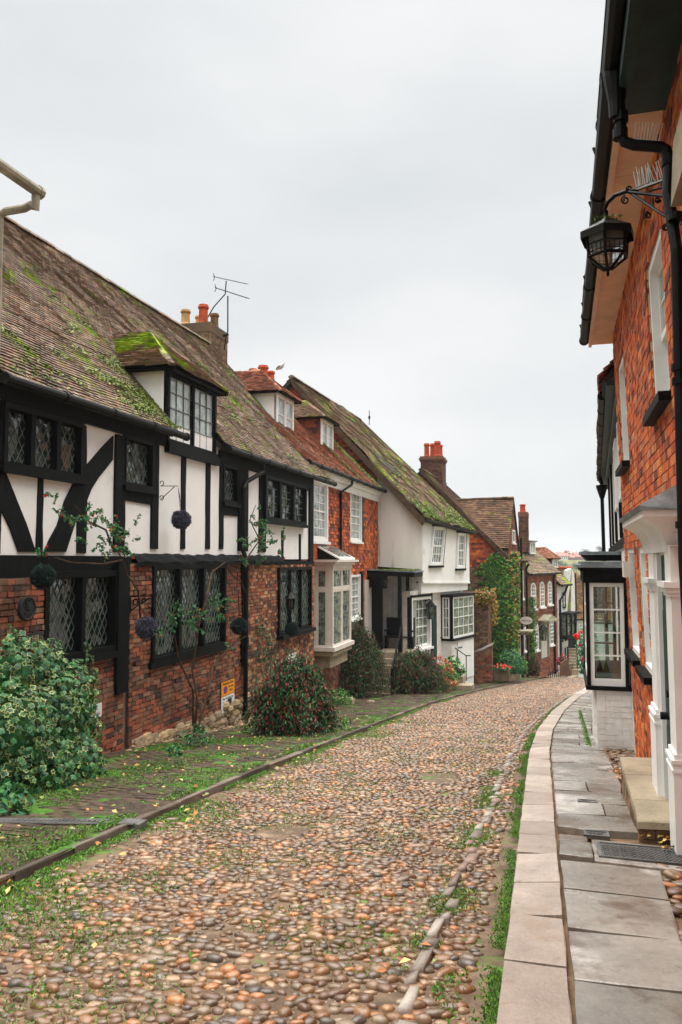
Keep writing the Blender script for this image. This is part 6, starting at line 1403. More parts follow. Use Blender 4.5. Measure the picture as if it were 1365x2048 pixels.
# ---- signs on the timbered house
def plate_sign(root, F, s0, s1, z0, z1, o, mat, nm='plate', t=.012): w = MB(); F.box(w, s0, s1, z0, z1, o-t, o); return part(nm, w, mat, root)
a = F1g.st(442, 1400, .03); b_ = F1g.st(468, 1400, .03); zt_ = F1g.st(442, 1366, .03)[1]; zm_ = F1g.st(442, 1395, .03)[1]; zl_ = F1g.st(444, 1427, .03)[1]
s0, s1 = a[0], b_[0]; ws = s1-s0
sg = thing('parking_sign', 'orange and white pedestrian zone sign fixed to the brick wall above the rubble', 'sign', F1g.P((s0+s1)/2, zl_, .03))
plate_sign(sg, F1g, s0-.012, s1+.012, zl_-.012, zt_+.012, .036, m_ink, 'backing_plate')
plate_sign(sg, F1g, s0, s1, zm_+.006, zt_, .044, m_signo, 'orange_panel'); plate_sign(sg, F1g, s0, s1, zl_, zm_-.006, .044, m_signw, 'white_panel')
H1_ = zt_-zm_; H2_ = zm_-zl_; mid = (s0+s1)/2
text_mesh('Pedestrian Zone', H1_*.27, F1g, mid, zt_-H1_*.15, .045, m_ink, sg, sx=ws/(H1_*.27*8.2))
text_mesh('At any', H1_*.25, F1g, s0+ws*.72, zt_-H1_*.42, .045, m_ink, sg, sx=1.25); text_mesh('time', H1_*.25, F1g, s0+ws*.72, zt_-H1_*.68, .045, m_ink, sg, sx=1.25)
cc, cz0 = s0+ws*.3, zt_-H1_*.58; R_ = H1_*.27
def disc(F, s, z, r, o, mat, nm, rx=1.25): w = MB(); F.poly(w, [(s+r*rx*math.cos(t), z+r*math.sin(t)) for t in np.linspace(0, 2*math.pi, 24, endpoint=False)], o-.003, o); part(nm, w, mat, sg)
disc(F1g, cc, cz0, R_, .0465, m_redp, 'roundel_ring'); disc(F1g, cc, cz0, R_*.78, .0480, m_blue, 'roundel_centre')
w = MB(); bar_of(w, F1g, (cc-R_*.85, cz0+R_*.62), (cc+R_*.85, cz0-R_*.62), R_*.2, .0465, .0495); part('roundel_bar', w, m_redp, sg)
text_mesh('No loading by', H2_*.19, F1g, mid, zm_-H2_*.17, .045, m_ink, sg, sx=ws/(H2_*.19*7.0)); text_mesh('11 am - 3 pm', H2_*.19, F1g, mid, zl_+H2_*.15, .045, m_ink, sg, sx=ws/(H2_*.19*7.4))
w = MB(); tx, tz_ = mid, zm_-H2_*.52; F1g.box(w, tx-.02, tx+ws*.28, tz_-.05, tz_+.085, .044, .046); F1g.poly(w, [(tx-ws*.28, tz_-.05), (tx-.028, tz_-.05), (tx-.028, tz_+.05), (tx-ws*.16, tz_+.05), (tx-ws*.28, tz_)], .044, .046)
for q in (-.17, .17): F1g.poly(w, [(tx+ws*q+.022*1.3*math.cos(t), tz_-.055+.022*math.sin(t)) for t in np.linspace(0, 6.28, 12, endpoint=False)], .044, .0475)
part('lorry_symbol', w, m_ink, sg); 
# private signs
def private(px0, px1, pt, pb, lab):
    s0 = F1g.st(px0, 1300, .03)[0]; s1 = F1g.st(px1, 1300, .03)[0]; z1 = F1g.st(px0, pt, .03)[1]; z0 = F1g.st(px0, pb, .03)[1]
    r = thing('private_parking_sign', lab, 'sign', F1g.P((s0+s1)/2, z0, .03)); plate_sign(r, F1g, s0, s1, z0, z1, .04, m_signw); h = z1-z0; W_ = s1-s0
    text_mesh('PRIVATE', h*.34, F1g, (s0+s1)/2, z1-h*.3, .041, m_ink, r, sx=W_*.8/(h*.34*4.4)); text_mesh('NO PARKING', h*.3, F1g, (s0+s1)/2, z0+h*.27, .041, m_ink, r, sx=W_*.9/(h*.3*6.3))
private(576, 593, 1310, 1325, 'small white private no parking sign below the farthest leaded window'); private(152, 205, 1421, 1449, 'white no parking sign mostly hidden behind the variegated ivy')
s0, s1 = F1g.st(30, 1280, .04)[0], F1g.st(84, 1280, .04)[0]; z1 = F1g.st(30, 1272, .04)[1]; z0 = F1g.st(30, 1298, .04)[1]
r = thing('house_name_board', 'dark slate name board with faded gothic lettering above the ivy', 'sign', F1g.P((s0+s1)/2, z0, .04)); plate_sign(r, F1g, s0, s1, z0, z1, .045, m_slatep, t=.03)
text_mesh('Robin Hill', (z1-z0)*.8, F1g, (s0+s1)/2, (z0+z1)/2+.01, .046, m_gilt, r, sx=(s1-s0)*.85/((z1-z0)*.8*4.6))
# round relief plaque
c_ = F1g.st(56, 1217, .05); r = thing('round_plaque', 'round dark metal relief plaque with a crowned badge on the brick', 'plaque', F1g.P(c_[0], c_[1]-.17, .04))
def oval(F, s, z, rs_, rz_, o0, o1, n=28): w = MB(); F.poly(w, [(s+rs_*math.cos(t), z+rz_*math.sin(t)) for t in np.linspace(0, 2*math.pi, n, endpoint=False)], o0, o1); return w
R_ = .145; part('disc', oval(F1g, *c_, R_*1.05, R_, .01, .05), m_slatep, r)
w = MB(); pts = [F1g.P(c_[0]+R_*1.0*math.cos(t), c_[1]+R_*.95*math.sin(t), .05) for t in np.linspace(0, 2*math.pi, 32)]; w.tube(pts, .013, 6, cap=False); part('rim', w, m_slatep, r)
w = MB()
for k in range(5): a = k*1.2566+.3; rock(w, F1g.P(c_[0]+.03*math.cos(a), c_[1]+.02+.03*math.sin(a), .055), (.012, .02, .02), k)
rock(w, F1g.P(c_[0], c_[1]+.02, .06), (.014, .015, .015), 8); F1g.box(w, c_[0]-.06, c_[0]+.06, c_[1]-.07, c_[1]-.05, .05, .062); F1g.box(w, c_[0]-.045, c_[0]+.045, c_[1]+.065, c_[1]+.08, .05, .062)
for k in (-1, 0, 1): F1g.box(w, c_[0]+k*.035-.008, c_[0]+k*.035+.008, c_[1]+.08, c_[1]+.1, .05, .06)
part('relief', w, m_slatep, r)
# ---- hanging foliage balls
def ball(px, py, o, F, rpx, mat, lab, chain_top=None, n=2600):
    q = F.st(px, py, o); c = F.P(q[0], q[1], o); rad = rpx/FPX*np.dot(c, _fw)
    r = thing('foliage_ball', lab, 'topiary ball', c-V(0, 0, rad), 'hanging foliage balls')
    w = MB(); C, d = blob(n, c, rad*.95, .28); w.leaves(C, rad*.30, nrm=d*.25, jit=.7, w=.28, updir=d*1.6); part('foliage', w, mat, r)
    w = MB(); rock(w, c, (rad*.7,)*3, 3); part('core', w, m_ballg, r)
    if chain_top is not None:
        w = MB(); t = F.st(*chain_top, o); p = F.P(t[0], t[1], o); 
        for dx in (-.04, .0, .04): w.tube([p, c+V(0, dx, rad*.8)], .0035, 4)
        part('chain', w, m_iron, r)
    return c
ball(363, 1040, .32, F1, 20, m_ball, 'dusty purple foliage ball hanging before the white upper wall', (357, 975))
ball(87, 1153, .45, F1, 25, m_ballg, 'dark green foliage ball hanging at the left by the round plaque', (82, 1100))
ball(293, 1255, .40, F1g, 22, m_ball, 'pale purple foliage ball hanging on the pillar left of the three light window', (272, 1195))
ball(479, 1252, .30, F1g, 17, m_ballg, 'dark foliage ball hanging in front of the black drainpipe', (477, 1180))
ball(584, 1258, .35, F1g, 14, m_ballg, 'smallest dark foliage ball hanging below the iron lantern', (582, 1225))
def iron(nm, lab, cat, paths, rr, loc): w = MB(); [w.tube(p, rr, 6) for p in paths]; return single(nm, w, m_iron, lab, cat, loc=loc)
def arcp(F, s, z, r, o, a0, a1, n=10, sh=.6): return [F.P(s, z+r*math.sin(t)*(1-sh*i/n), o+r*math.cos(t)*(1-sh*i/n)) for i, t in enumerate(np.linspace(a0, a1, n))]
s = F1.st(317, 975)[0]; zt_ = F1.st(317, 972)[1]; zl_ = F1.st(317, 1000)[1]; o_ = .55; sE = F1.st(357, 975, .32)[0]
iron('ball_bracket', 'thin curled iron bracket on the black post above the purple ball', 'bracket', [[F1.P(s, zt_, .04), F1.P(sE, zt_+.0, .32)], [F1.P(s, zl_, .04), F1.P(sE-.1, zt_-.02, .30)], arcp(F1, s, zt_+.05, .05, .06, -1.5, 3.5), arcp(F1, s, zl_+.04, .05, .06, -1.5, 3.5)], .007, F1.P(s, zl_, .04))
s = F1g.st(256, 1200)[0]; zt_ = F1g.st(256, 1193)[1]
pp = [[F1g.P(s, zt_, .05), F1g.P(s, zt_+.02, .5)], [F1g.P(s, zt_-.22, .05), F1g.P(s, zt_-.12, .2), F1g.P(s, zt_-.02, .38)], arcp(F1g, s, zt_-.09, .06, .14, 0, 7), arcp(F1g, s, zt_-.06, .04, .28, 0, 7), [F1g.P(s, zt_, .05), F1g.P(s, zt_-.25, .05)]]
iron('scroll_bracket', 'ornate black scrolled iron bracket on the brick pillar', 'bracket', pp, .011, F1g.P(s, zt_-.25, .05))
# small iron lantern before the far leaded window
q = F1g.st(581, 1205, .35); c = F1g.P(q[0], q[1], .35); r = thing('hanging_lantern', 'small black iron lantern hanging before the farthest leaded window', 'lantern', c-V(0, 0, .18))
w = MB(); w.lathe(c, [(.16, .10), (.05, .2), (.01, .24)], 8); part('hood', w, m_iron, r); w = MB()
for k in range(6): a = k*1.047; w.tube([c+V(.1*math.cos(a), .1*math.sin(a), .1), c+V(.085*math.cos(a), .085*math.sin(a), -.16)], .014, 4)
w.lathe(c-V(0, 0, .17), [(.09, 0), (.1, .02)], 8); w.tube([c+V(0, 0, .23), c+V(0, 0, .5), F1g.P(q[0], c[2]+.5, 0)], .01, 5); part('frame', w, m_iron, r)
w = MB(); w.lathe(c-V(0, 0, .15), [(.07, 0), (.08, .24)], 8); part('glass', w, m_gdark, r)
# porch lantern and wall lantern of the white house
def small_lantern(c, lab, h=.3, hang=.35, rr=.1, arm=None):
    r = thing('hanging_lantern', lab, 'lantern', c-V(0, 0, h*.5)); w = MB(); w.lathe(c+V(0, 0, h*.3), [(rr*1.3, 0), (rr*.5, h*.3), (.01, h*.42)], 6); part('hood', w, m_iron, r); w = MB()
    for k in range(6): a = k*1.047+.3; w.tube([c+V(rr*math.cos(a), rr*math.sin(a), h*.3), c+V(rr*.75*math.cos(a), rr*.75*math.sin(a), -h*.5)], .013, 4)
    w.lathe(c-V(0, 0, h*.53), [(rr*.8, 0), (rr*.8, .03)], 6)
    if arm is not None: w.tube([c+V(0, 0, h*.7), c+V(0, 0, h*.7+hang*.3), V(*arm)], .018, 5)
    else: w.tube([c+V(0, 0, h*.7), c+V(0, 0, h*.7+hang)], .012, 4)
    part('frame', w, m_iron, r); w = MB(); w.lathe(c-V(0, 0, h*.5), [(rr*.65, 0), (rr*.85, h*.78)], 6); part('glass', w, m_gmid, r)
small_lantern(onY(770, 1166, 29.4), 'small black lantern hanging inside the entrance porch', .38, pz-.16-onY(770, 1166, 29.4)[2]-.27)
q = F3g.P(*F3g.st(862, 1222, .25), .25); small_lantern(q, 'dark wall lantern between the windows of the white jettied house', .6, .1, .17, F3g.P(F3g.st(862, 1222, .25)[0], q[2]+.4, 0))
q = F6.P(*F6.st(1087, 1267, .9), .9); small_lantern(q, 'black lantern hanging before the pale door of the brick sash house', .75, .4, .22, F6.P(F6.st(1087, 1267, .9)[0]-.2, q[2]+.75, 0))
# glass lantern beyond the bay window
q = onY(1196, 1195, 16.0); small_lantern(q, 'black lantern on the white wall seen through the bay window', .55, .1, .15, V(1.05, 16, q[2]+.5))
# oval hanging sign
q = onY(1053, 1241, 41.5); Fo_ = Facade(0, 41.5, 90); so_ = thing('oval_house_sign', 'cream oval hanging sign with green lettering before the creeper clad house', 'sign', q-V(0, 0, .35))
W2, H2 = 26/FPX*np.dot(q, _fw)*.5*2/2, 17/FPX*np.dot(q, _fw)*.5*2/2
W2, H2 = 13.3/FPX*np.dot(q, _fw), 8.8/FPX*np.dot(q, _fw)
part('rim', oval(Fo_, q[0], q[2], W2, H2, -.03, .03), m_dkgreen, so_); part('board', oval(Fo_, q[0], q[2], W2*.93, H2*.9, -.034, .034), m_cream, so_)
text_mesh("Jeake's House", .16, Fo_, q[0], q[2], .036, m_dkgreen, so_, sx=W2*1.6/(.16*6.3))
w = MB(); w.tube([V(q[0]-.25, 41.5, q[2]+H2), V(q[0]-.25, 41.5, q[2]+H2+.14)], .012, 4); w.tube([V(q[0]+.2, 41.5, q[2]+H2), V(q[0]+.2, 41.5, q[2]+H2+.14)], .012, 4); w.tube([V(q[0]+.35, 41.5, q[2]+H2+.14), V(q[0]-.9, 41.5, q[2]+H2+.14)], .02, 6); part('bracket', w, m_iron, so_)
# aerial
A = thing('tv_aerial', 'two pronged black television aerial on a pole beside the buff chimney pots', 'aerial', onY(449, 690, 23.0)); w = MB(); k_ = 22.8
w.tube([PY(449, 700, k_), PY(453, 668, k_), PY(456, 664, k_), PY(456, 592, k_)], .022, 5); w.tube([PY(412, 642, k_), PY(428, 614, k_), PY(451, 588, k_), PY(453, 562, k_)], .02, 5)
for (x0, y0, x1, y1) in ((427, 553, 495, 568), (430, 575, 498, 597)):
    w.tube([PY(x0, y0, k_), PY(x1, y1, k_)], .014, 4)
    for u in np.linspace(.12, .98, 14): p = lerp(PY(x0, y0, k_), PY(x1, y1, k_), u); w.tube([p-V(0, .16, .05), p+V(0, .16, .05)], .006, 4)
    p = PY(x0+3, y0+1, k_); w.tube([p+V(-.05, 0, .12), p, p+V(-.05, 0, -.12)], .012, 4)
w.tube([PY(447, 672, k_), PY(457, 668, k_)], .05, 5); part('mast', w, m_iron, A)
A = thing('roof_aerial', 'thin aerial rod on the ridge of the white jettied house', 'aerial', onY(739, 845, 43)); w = MB(); w.tube([PY(739, 850, 43), PY(739, 821, 43)], .02, 4); w.tube([PY(739, 838, 43), PY(739, 832, 43)], .06, 5); part('mast', w, m_iron, A)
# seagull on the orange pot
gc = onY(563, 733, 26.45); G_ = thing('seagull', 'white and grey gull standing on the orange chimney pot', 'gull', gc-V(0, 0, .22)); w = MB(); s_ = .017
def gp(px, py): return onY(px, py, 26.45)
w.tube([gp(553, 739.5), gp(556, 737), gp(560, 734.5), gp(564, 731.5), gp(566.5, 728.5), gp(567.8, 726.6), gp(569, 726.2)], [.015, .05, .085, .085, .055, .045, .012], 10)
part('body', w, M('gull_white', ['c9cbca', 'dcdedd'], rough=.8, bump=.1), G_, smooth=True)
w = MB(); w.tube([gp(552, 739), gp(556, 736.5)+V(0, -.03, .01), gp(561, 733.5)+V(0, -.04, .01), gp(564, 731.5)+V(0, -.03, .01)], [.01, .04, .062, .02], 8); part('wing', w, M('gull_grey', ['6f767b', '858b90'], rough=.8, bump=.1), G_, smooth=True)
w = MB(); w.tube([gp(568.8, 726.6), gp(571, 727)], [.014, .004], 5); w.tube([gp(561, 736), gp(560.5, 740)], .008, 4); w.tube([gp(563, 735), gp(563, 740)], .008, 4); part('beak_and_legs', w, m_potc, G_)
# handrail and steps of the white house
w = MB(); R0 = F3g.P(*F3g.st(872, 1273, .5), .5); 
pts = [onY(871, 1272, 33.2), onY(880, 1274, 33.0), onY(932, 1311, 33.6), onY(941, 1311, 34.0)]
w.tube(pts, .022, 6)
for px, yt, yb in ((880, 1274, 1335), (897, 1286, 1343), (915, 1299, 1352), (933, 1311, 1362)):
    w.tube([onY(px, yt, 33.2), onY(px, yb, 33.2)], .02, 5)
single('iron_handrail', w, m_iron, 'thin black iron handrail sloping beside the steps of the white house', 'handrail')
sp = thing('stone_steps', 'stone doorsteps leading from the pavement to the white house', 'steps', onG(935, 1378))
w = MB(); a = onG(916, 1384, .0); 
for (px0, px1, yt, yb, yd, dpt) in ((900, 945, 1367, 1380, 31.0, .7), (880, 926, 1350, 1366, 31.6, .9), (862, 908, 1333, 1350, 32.2, .9)):
    p0, p1 = onY(px0, yb, yd), onY(px1, yb, yd); t = onY(px0, yt+3, yd)[2]; w = MB(); w.box(p0[0], p1[0], yd, yd+dpt, p0[2]-1.0, t); part('step', w, m_sand, sp)
# far steps, railing and brick pier
fs_ = thing('far_steps', 'wide mossy steps with a low railing before the brick sash house', 'steps', F6.P(3.5, -7.4, 1.2)); 
for k in range(4): w = MB(); F6.box(w, 1.2, S6+.2, -8.6, -7.85+.16*(3-k)+.1, .9+.35*k, .9+.35*(k+1)-.001); part('step', w, m_sand, fs_)
w = MB(); F6.box(w, .9, S6+.3, -8.6, -7.15, 0.02, .899); part('landing', w, m_sand, fs_)
w = MB(); 
for k in range(14): s = lerp(1.0, S6+.2, k/13); w.tube([F6.P(s, -7.3, .9), F6.P(s, -6.55, .9)], .02, 4)
w.tube([F6.P(1.0, -6.65, .9), F6.P(S6+.2, -6.65, .9)], .02, 4); part('railing', w, m_iron, fs_)
yy = 49.5; w = MB(); Fy = Facade(0, yy, 90); Fy.pix(w, [(1119, 1352), (1121, 1327), (1130, 1322), (1135, 1319), (1140, 1335), (1143, 1352)], -.5, 0); single('brick_pier', w, m_oldbrick, 'sloped dark brick pier at the foot of the far steps', 'pier')
yy = 53.0; st2 = thing('far_stairs', 'narrow flight of stone stairs rising behind the brick pier to the boarded cottage', 'stairs', onY(1145, 1345, yy))
for k in range(8): w = MB(); a = onY(1138, 1345-k*6, yy+k*.25); b_ = onY(1157, 1345-k*6, yy+k*.25); w.box(a[0], b_[0], a[1], a[1]+.26, a[2]-.4, onY(1138, 1345-(k+1)*6, yy+k*.25)[2]); part('step', w, m_sand, st2)
w = MB(); w.tube([onY(1134, 1345, yy), onY(1131, 1296, yy+1.5)], .05, 5); w.tube([onY(1137, 1340, yy), onY(1135, 1294, yy+1.5)], .05, 5); part('handrail', w, m_iron, st2)
# pale shutter-box on the far ground floor window of the brick house
w = MB(); FR.box(w, WC[1]-.42, WC[1]-.12, FR.st(1262, 1155)[1], FR.st(1262, 1124)[1], -.02, .07)
for k in range(9): z = lerp(FR.st(1262, 1155)[1], FR.st(1262, 1124)[1], (k+.5)/9); FR.box(w, WC[1]-.119, WC[1]-.112, z-.004, z+.004, .0, .06)
single('wall_vent', w, m_cream, 'small cream louvred vent box on the far ground floor window', 'vent')
# ================================================================== PLANTS
# variegated ivy mound at the left
iv = thing('variegated_ivy', 'large mound of cream edged variegated ivy covering the wall foot at the left', 'ivy', (-5.6, 8.6, float(gz(-5.6, 8.6))))
def lobed(mb, C, Nn, size, inner):
    """five-lobed leaves: outer margin (slot 0) and raised green centre (slot 1)"""
    ang = np.array([0, .42, .9, 1.4, 1.95, 2.6, 3.14, -2.6, -1.95, -1.4, -.9, -.42]); rad = np.array([1, .62, .92, .55, .72, .6, .38, .6, .72, .55, .92, .62])
    for c, n in zip(C, Nn):
        n = n/(np.linalg.norm(n)+1e-9); t = rng.normal(size=3)+V(0, 0, -1.2); t -= n*np.dot(n, t); t /= np.linalg.norm(t)+1e-9; b = np.cross(n, t); s = size*rng.uniform(.55, 1.25)
        p = [c+(t*math.cos(a)+b*math.sin(a))*r*s+n*s*(-.12*abs(math.sin(a))) for a, r in zip(ang, rad)]
        mb.add([c+n*s*.03]+p, [(0, 1+i, 1+(i+1) % 12) for i in range(12)], 0)
        k = inner*rng.uniform(.8, 1.15); g = c+n*s*.045
        mb.add([g+n*s*.02]+[g+(q-c)*k for q in p], [(0, 1+i, 1+(i+1) % 12) for i in range(12)], 1)
w = MB(); core = MB()
for (px, py, X, r, n) in ((20, 1350, -6.05, 88, 620), (75, 1350, -6.1, 80, 620), (130, 1395, -6.0, 78, 700), (90, 1440, -5.8, 100, 700), (155, 1450, -5.95, 52, 380), (20, 1470, -5.6, 110, 750), (150, 1540, -5.55, 72, 700), (80, 1545, -5.45, 90, 600), (175, 1575, -5.5, 45, 260), (20, 1560, -5.5, 80, 350)):
    c = onX(px, py, X); R_ = r/FPX*np.dot(c, _fw); n = int(n*1.35); C, d = blob(n, c, (R_*.75, R_, R_*.95), .42); 
    keep = (d[:, 0] > -.35) & (C[:, 2] > gz(C[:, 0], C[:, 1])+.02) & (C[:, 0] > -6.5); lobed(w, C[keep], (d+rng.normal(size=d.shape)*.45+V(.2, -.2, .25))[keep], .047, .78)
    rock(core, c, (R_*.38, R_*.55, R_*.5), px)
for pts in ([(22, 1250), (26, 1272), (30, 1300)], [(128, 1345), (120, 1320), (118, 1300)], [(158, 1350), (170, 1330), (176, 1305), (170, 1285)], [(190, 1345), (198, 1400)], [(182, 1290), (186, 1335), (196, 1365)], [(205, 1440), (200, 1490)], [(20, 1290), (50, 1320)]):
    P3 = [onX(a, b, -6.42) for a, b in pts]; C = along(P3, 26, .02); lobed(w, C, np.tile([1, -.4, .2], (26, 1))+rng.normal(size=(26, 3))*.4, .03, .7)
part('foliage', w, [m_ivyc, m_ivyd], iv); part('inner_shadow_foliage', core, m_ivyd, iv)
# roses
def climber(lab, F, stems, spots, o=.15, r=.018, leaf=.05, hips=0, root=None):
    base = F.P(*F.st(*stems[0][0], o), o); t = thing('climbing_rose', lab, 'rose', base); w = MB()
    for st_ in stems:
        pts = []
        for i, (px, py) in enumerate(st_): q = F.st(px, py, o); pts.append(F.P(q[0], q[1], o*(1+.25*math.sin(i*2.1))))
        w.tube(pts, [r*(1-.55*i/(len(pts)-1)) for i in range(len(pts))], 6)
    part('stem', w, m_stem, t)
    w = MB(); lv = MB(); rd = MB(); fl_ = MB()
    for (px, py, rp, n) in spots:
        q = F.st(px, py, o+.08); c = F.P(q[0], q[1], o+.08); R_ = rp/FPX*np.dot(c, _fw)
        for _ in range(max(3, n//28)):
            d = rng.normal(size=3); d[0] = abs(d[0])*.6; d[2] += .5; p = twig(w, c+rng.normal(size=3)*R_*.3, d, R_*rng.uniform(.7, 1.25), .005, 5, .5, .5)
            C = along(p, 26, R_*.07); lv.leaves(C, leaf, jit=1, w=.62, nrm=np.tile([.5, -.4, .6], (26, 1)))
            if rng.random() < .35: rd.leaves(along(p[-3:], 5, .03), leaf, jit=1, w=.6)
            if hips and rng.random() < .22: hp = MB(); rock(hp, p[-1], (.016, .016, .02), 1); part('rose_hip', hp, m_redp, t)
    part('twigs', w, m_stemg, t); part('leaves', lv, m_leaf, t); part('reddened_leaves', rd, m_leafred, t)
climber('climbing rose sprawling across the black beam above the left ground floor window', F1,
        [[(282, 1240), (270, 1180), (262, 1150), (245, 1120), (225, 1095)], [(245, 1120), (200, 1128), (150, 1125), (110, 1115)], [(225, 1095), (205, 1060), (180, 1040), (150, 1010)]],
        [(105, 1000, 26, 110), (135, 1030, 30, 130), (170, 1035, 28, 150), (205, 1045, 28, 170), (235, 1075, 30, 200), (262, 1065, 26, 130), (245, 1105, 24, 170), (215, 1100, 28, 150), (80, 1110, 24, 60), (165, 1075, 26, 90)], o=.28, hips=1, leaf=.045)
climber('climbing rose growing round the black drainpipe below the leaded windows', F1,
        [[(492, 1185), (478, 1165), (470, 1150), (455, 1135), (450, 1130)], [(492, 1120), (515, 1080), (505, 1040), (512, 1010)]],
        [(508, 1035, 22, 150), (530, 1060, 26, 220), (515, 1085, 26, 200), (480, 1085, 22, 120), (548, 1080, 20, 90), (490, 1120, 20, 110), (525, 1110, 22, 110), (570, 1072, 16, 30), (560, 1105, 14, 30)], o=.25, hips=1, leaf=.055)
climber('tall bare stemmed rose before the three light leaded window', F1g,
        [[(388, 1478), (389, 1400), (392, 1340), (398, 1250), (408, 1190), (430, 1145), (450, 1125), (470, 1145), (480, 1175)], [(387, 1450), (380, 1380), (365, 1320), (350, 1275), (340, 1262)], [(392, 1470), (410, 1390), (432, 1335), (462, 1290), (487, 1272)]],
        [(330, 1235, 24, 90), (352, 1215, 26, 130), (375, 1235, 24, 130), (400, 1225, 24, 130), (430, 1205, 22, 120), (450, 1200, 16, 70), (345, 1250, 20, 90), (390, 1260, 20, 60), (440, 1230, 18, 60), (322, 1265, 14, 40), (455, 1290, 10, 20)], o=.3, leaf=.05, r=.022)
# low plants on the left wall
def clump(lab, nm, c, R_, n, leaf, mat, cat='plant', h=1.0, w_=.6, grp=None, extra=None):
    w = MB(); C, d = blob(n, V(*c)+V(0, 0, R_*h*.5), (R_, R_, R_*h), .6); C[:, 2] = np.maximum(C[:, 2], c[2]+.01); w.leaves(C, leaf, nrm=d*.8+V(0, -.2, .5), jit=.6, w=w_)
    st_ = MB(); 
    for _ in range(8): twig(st_, c, rng.normal(size=3)*.5+V(0, 0, 1), R_*h, .006, 4)
    t = thing(nm, lab, cat, c, grp); part('leaves', w, mat, t); part('stems', st_, m_stemg, t)
    if extra:
        for m_, k, sz in extra: e = MB(); C, d = blob(k, V(*c)+V(0, 0, R_*h*.55), (R_*1.05, R_*1.05, R_*h*1.08), .1); C = C[C[:, 2] > c[2]+.1]; e.leaves(C, sz, nrm=np.tile([.3, -.6, .6], (len(C), 1)), jit=.5, w=.8); part('flowers', e, m_, t)
    return t
clump('low green weed at the foot of the bare stemmed rose', 'weed', onG(395, 1500), .28, 260, .09, m_leaf, w_=.3)
clump('small green weed beside the rubble footing', 'weed', onG(350, 1520), .15, 110, .07, m_leaf)
clump('leafy green plant at the far left edge of the pavement', 'weed', onG(8, 1640), .24, 160, .09, m_leaf)
# ivy strands right of the drainpipe
w = MB(); C = []
for pts in ([(505, 1270), (508, 1330), (520, 1370)], [(520, 1300), (530, 1345)], [(540, 1270), (545, 1340)], [(500, 1360), (505, 1430)], [(515, 1250), (530, 1270)]):
    C.append(along([F1g.P(*F1g.st(a, b, .05), .05) for a, b in pts], 130, .09))
w.leaves(np.concatenate(C), .055, nrm=np.tile([1, 0, .2], (650, 1)), jit=.4, w=.8); single('wall_ivy', w, m_ivyd, 'dark ivy strands climbing the brick right of the black drainpipe', 'ivy')
# weeping dark shrubs
def weeper(lab, px, pyb, pyt, rpx, n, seed, back=0, mats=m_weep):
    b = onG(px, pyb); k = np.dot(b, _fw)/FPX; Hh = (pyb-pyt)*k; R_ = rpx*k; t = thing('weeping_shrub', lab, 'shrub', b, 'weeping shrubs before the houses'); st_ = MB(); lf = MB()
    for i in range(n):
        a = rng.uniform(0, 6.28); q = rng.uniform(.1, 1)**.7*(1+.35*noise.noise(Vector((math.cos(a)*1.7, math.sin(a)*1.7, seed*3.1)))); hh_ = 1+.45*noise.noise(Vector((math.cos(a)*1.3+5, math.sin(a)*1.3, seed*5.1))); o_ = rng.normal(size=2)*R_*.18; top = b+V(math.cos(a)*R_*q*.62+o_[0], math.sin(a)*R_*q*.62+o_[1], Hh*hh_*(1-.4*q**2)*rng.uniform(.7, 1.12)); end = b+V(math.cos(a)*R_*q*1.12+o_[0], math.sin(a)*R_*q*1.12+o_[1], Hh*rng.uniform(.02, .7)*(1.25-q))
        pts = [b+V(0, 0, .05), lerp(b, top, .6)+rng.normal(size=3)*.04, top, lerp(top, end, .5)+V(0, 0, Hh*.13), end]
        pp = [lerp(V(*pts[j]), V(*pts[j+1]), u) for j in range(4) for u in (0, .5)]+[V(*end)]
        if i % 2 == 0: st_.tube(pp, [.008*(1-.8*j/len(pp)) for j in range(len(pp))], 4, cap=False)
        C = along(pp[2:], 100, .05); dr_ = (V(*end)-top); dr_ /= np.linalg.norm(dr_); lf.leaves(C, .085, nrm=np.tile([.2, -.4, .8], (100, 1)), jit=.8, w=.36, updir=np.tile(dr_*1.3, (100, 1)))
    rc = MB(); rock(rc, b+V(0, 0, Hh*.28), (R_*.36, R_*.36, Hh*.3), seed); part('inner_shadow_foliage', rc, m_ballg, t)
    part('stems', st_, m_stem, t); part('leaves', lf, mats, t); return b
weeper('nearest dark weeping shrub, tinged red, before the farthest leaded window', 585, 1472, 1345, 74, 320, 1)
weeper('weeping shrub draped beside the bay window and porch steps', 715, 1398, 1262, 56, 330, 2)
weeper('red tinged weeping shrub right of the porch steps', 838, 1390, 1312, 56, 280, 3)
weeper('tall wispy part of weeping shrub against the orange tile wall', 728, 1370, 1240, 32, 100, 4)
clump('bright green herb bush in a stone trough below the bay window', 'herb_bush', onG(676, 1415)+V(0, 0, .1), .42, 900, .06, m_creeper, h=.7)
clump('bright green herb spilling at the foot of the nearest weeping shrub', 'herb_bush', onG(672, 1458), .30, 420, .06, m_creeper, h=.6)
tr = onG(700, 1412); w = MB(); w.box(tr[0]-.5, tr[0]+.1, tr[1]-.1, tr[1]+.2, tr[2]-.1, tr[2]+.2); w.box(tr[0]-.46, tr[0]+.06, tr[1]-.06, tr[1]+.16, tr[2]+.2, tr[2]+.23); single('stone_trough', w, m_sand, 'low stone trough beside the bright green herbs', 'trough')
for (px, py, s, lab) in ((742, 1408, .09, 'flat pale stone lying on the path near the steps'), (775, 1392, .14, 'squared stone block at the bottom of the porch steps')):
    w = MB(); rock(w, onG(px, py)+V(0, 0, s*.5), (s*1.6, s, s*.8), px); single('loose_stone', w, m_sand, lab, 'stone')
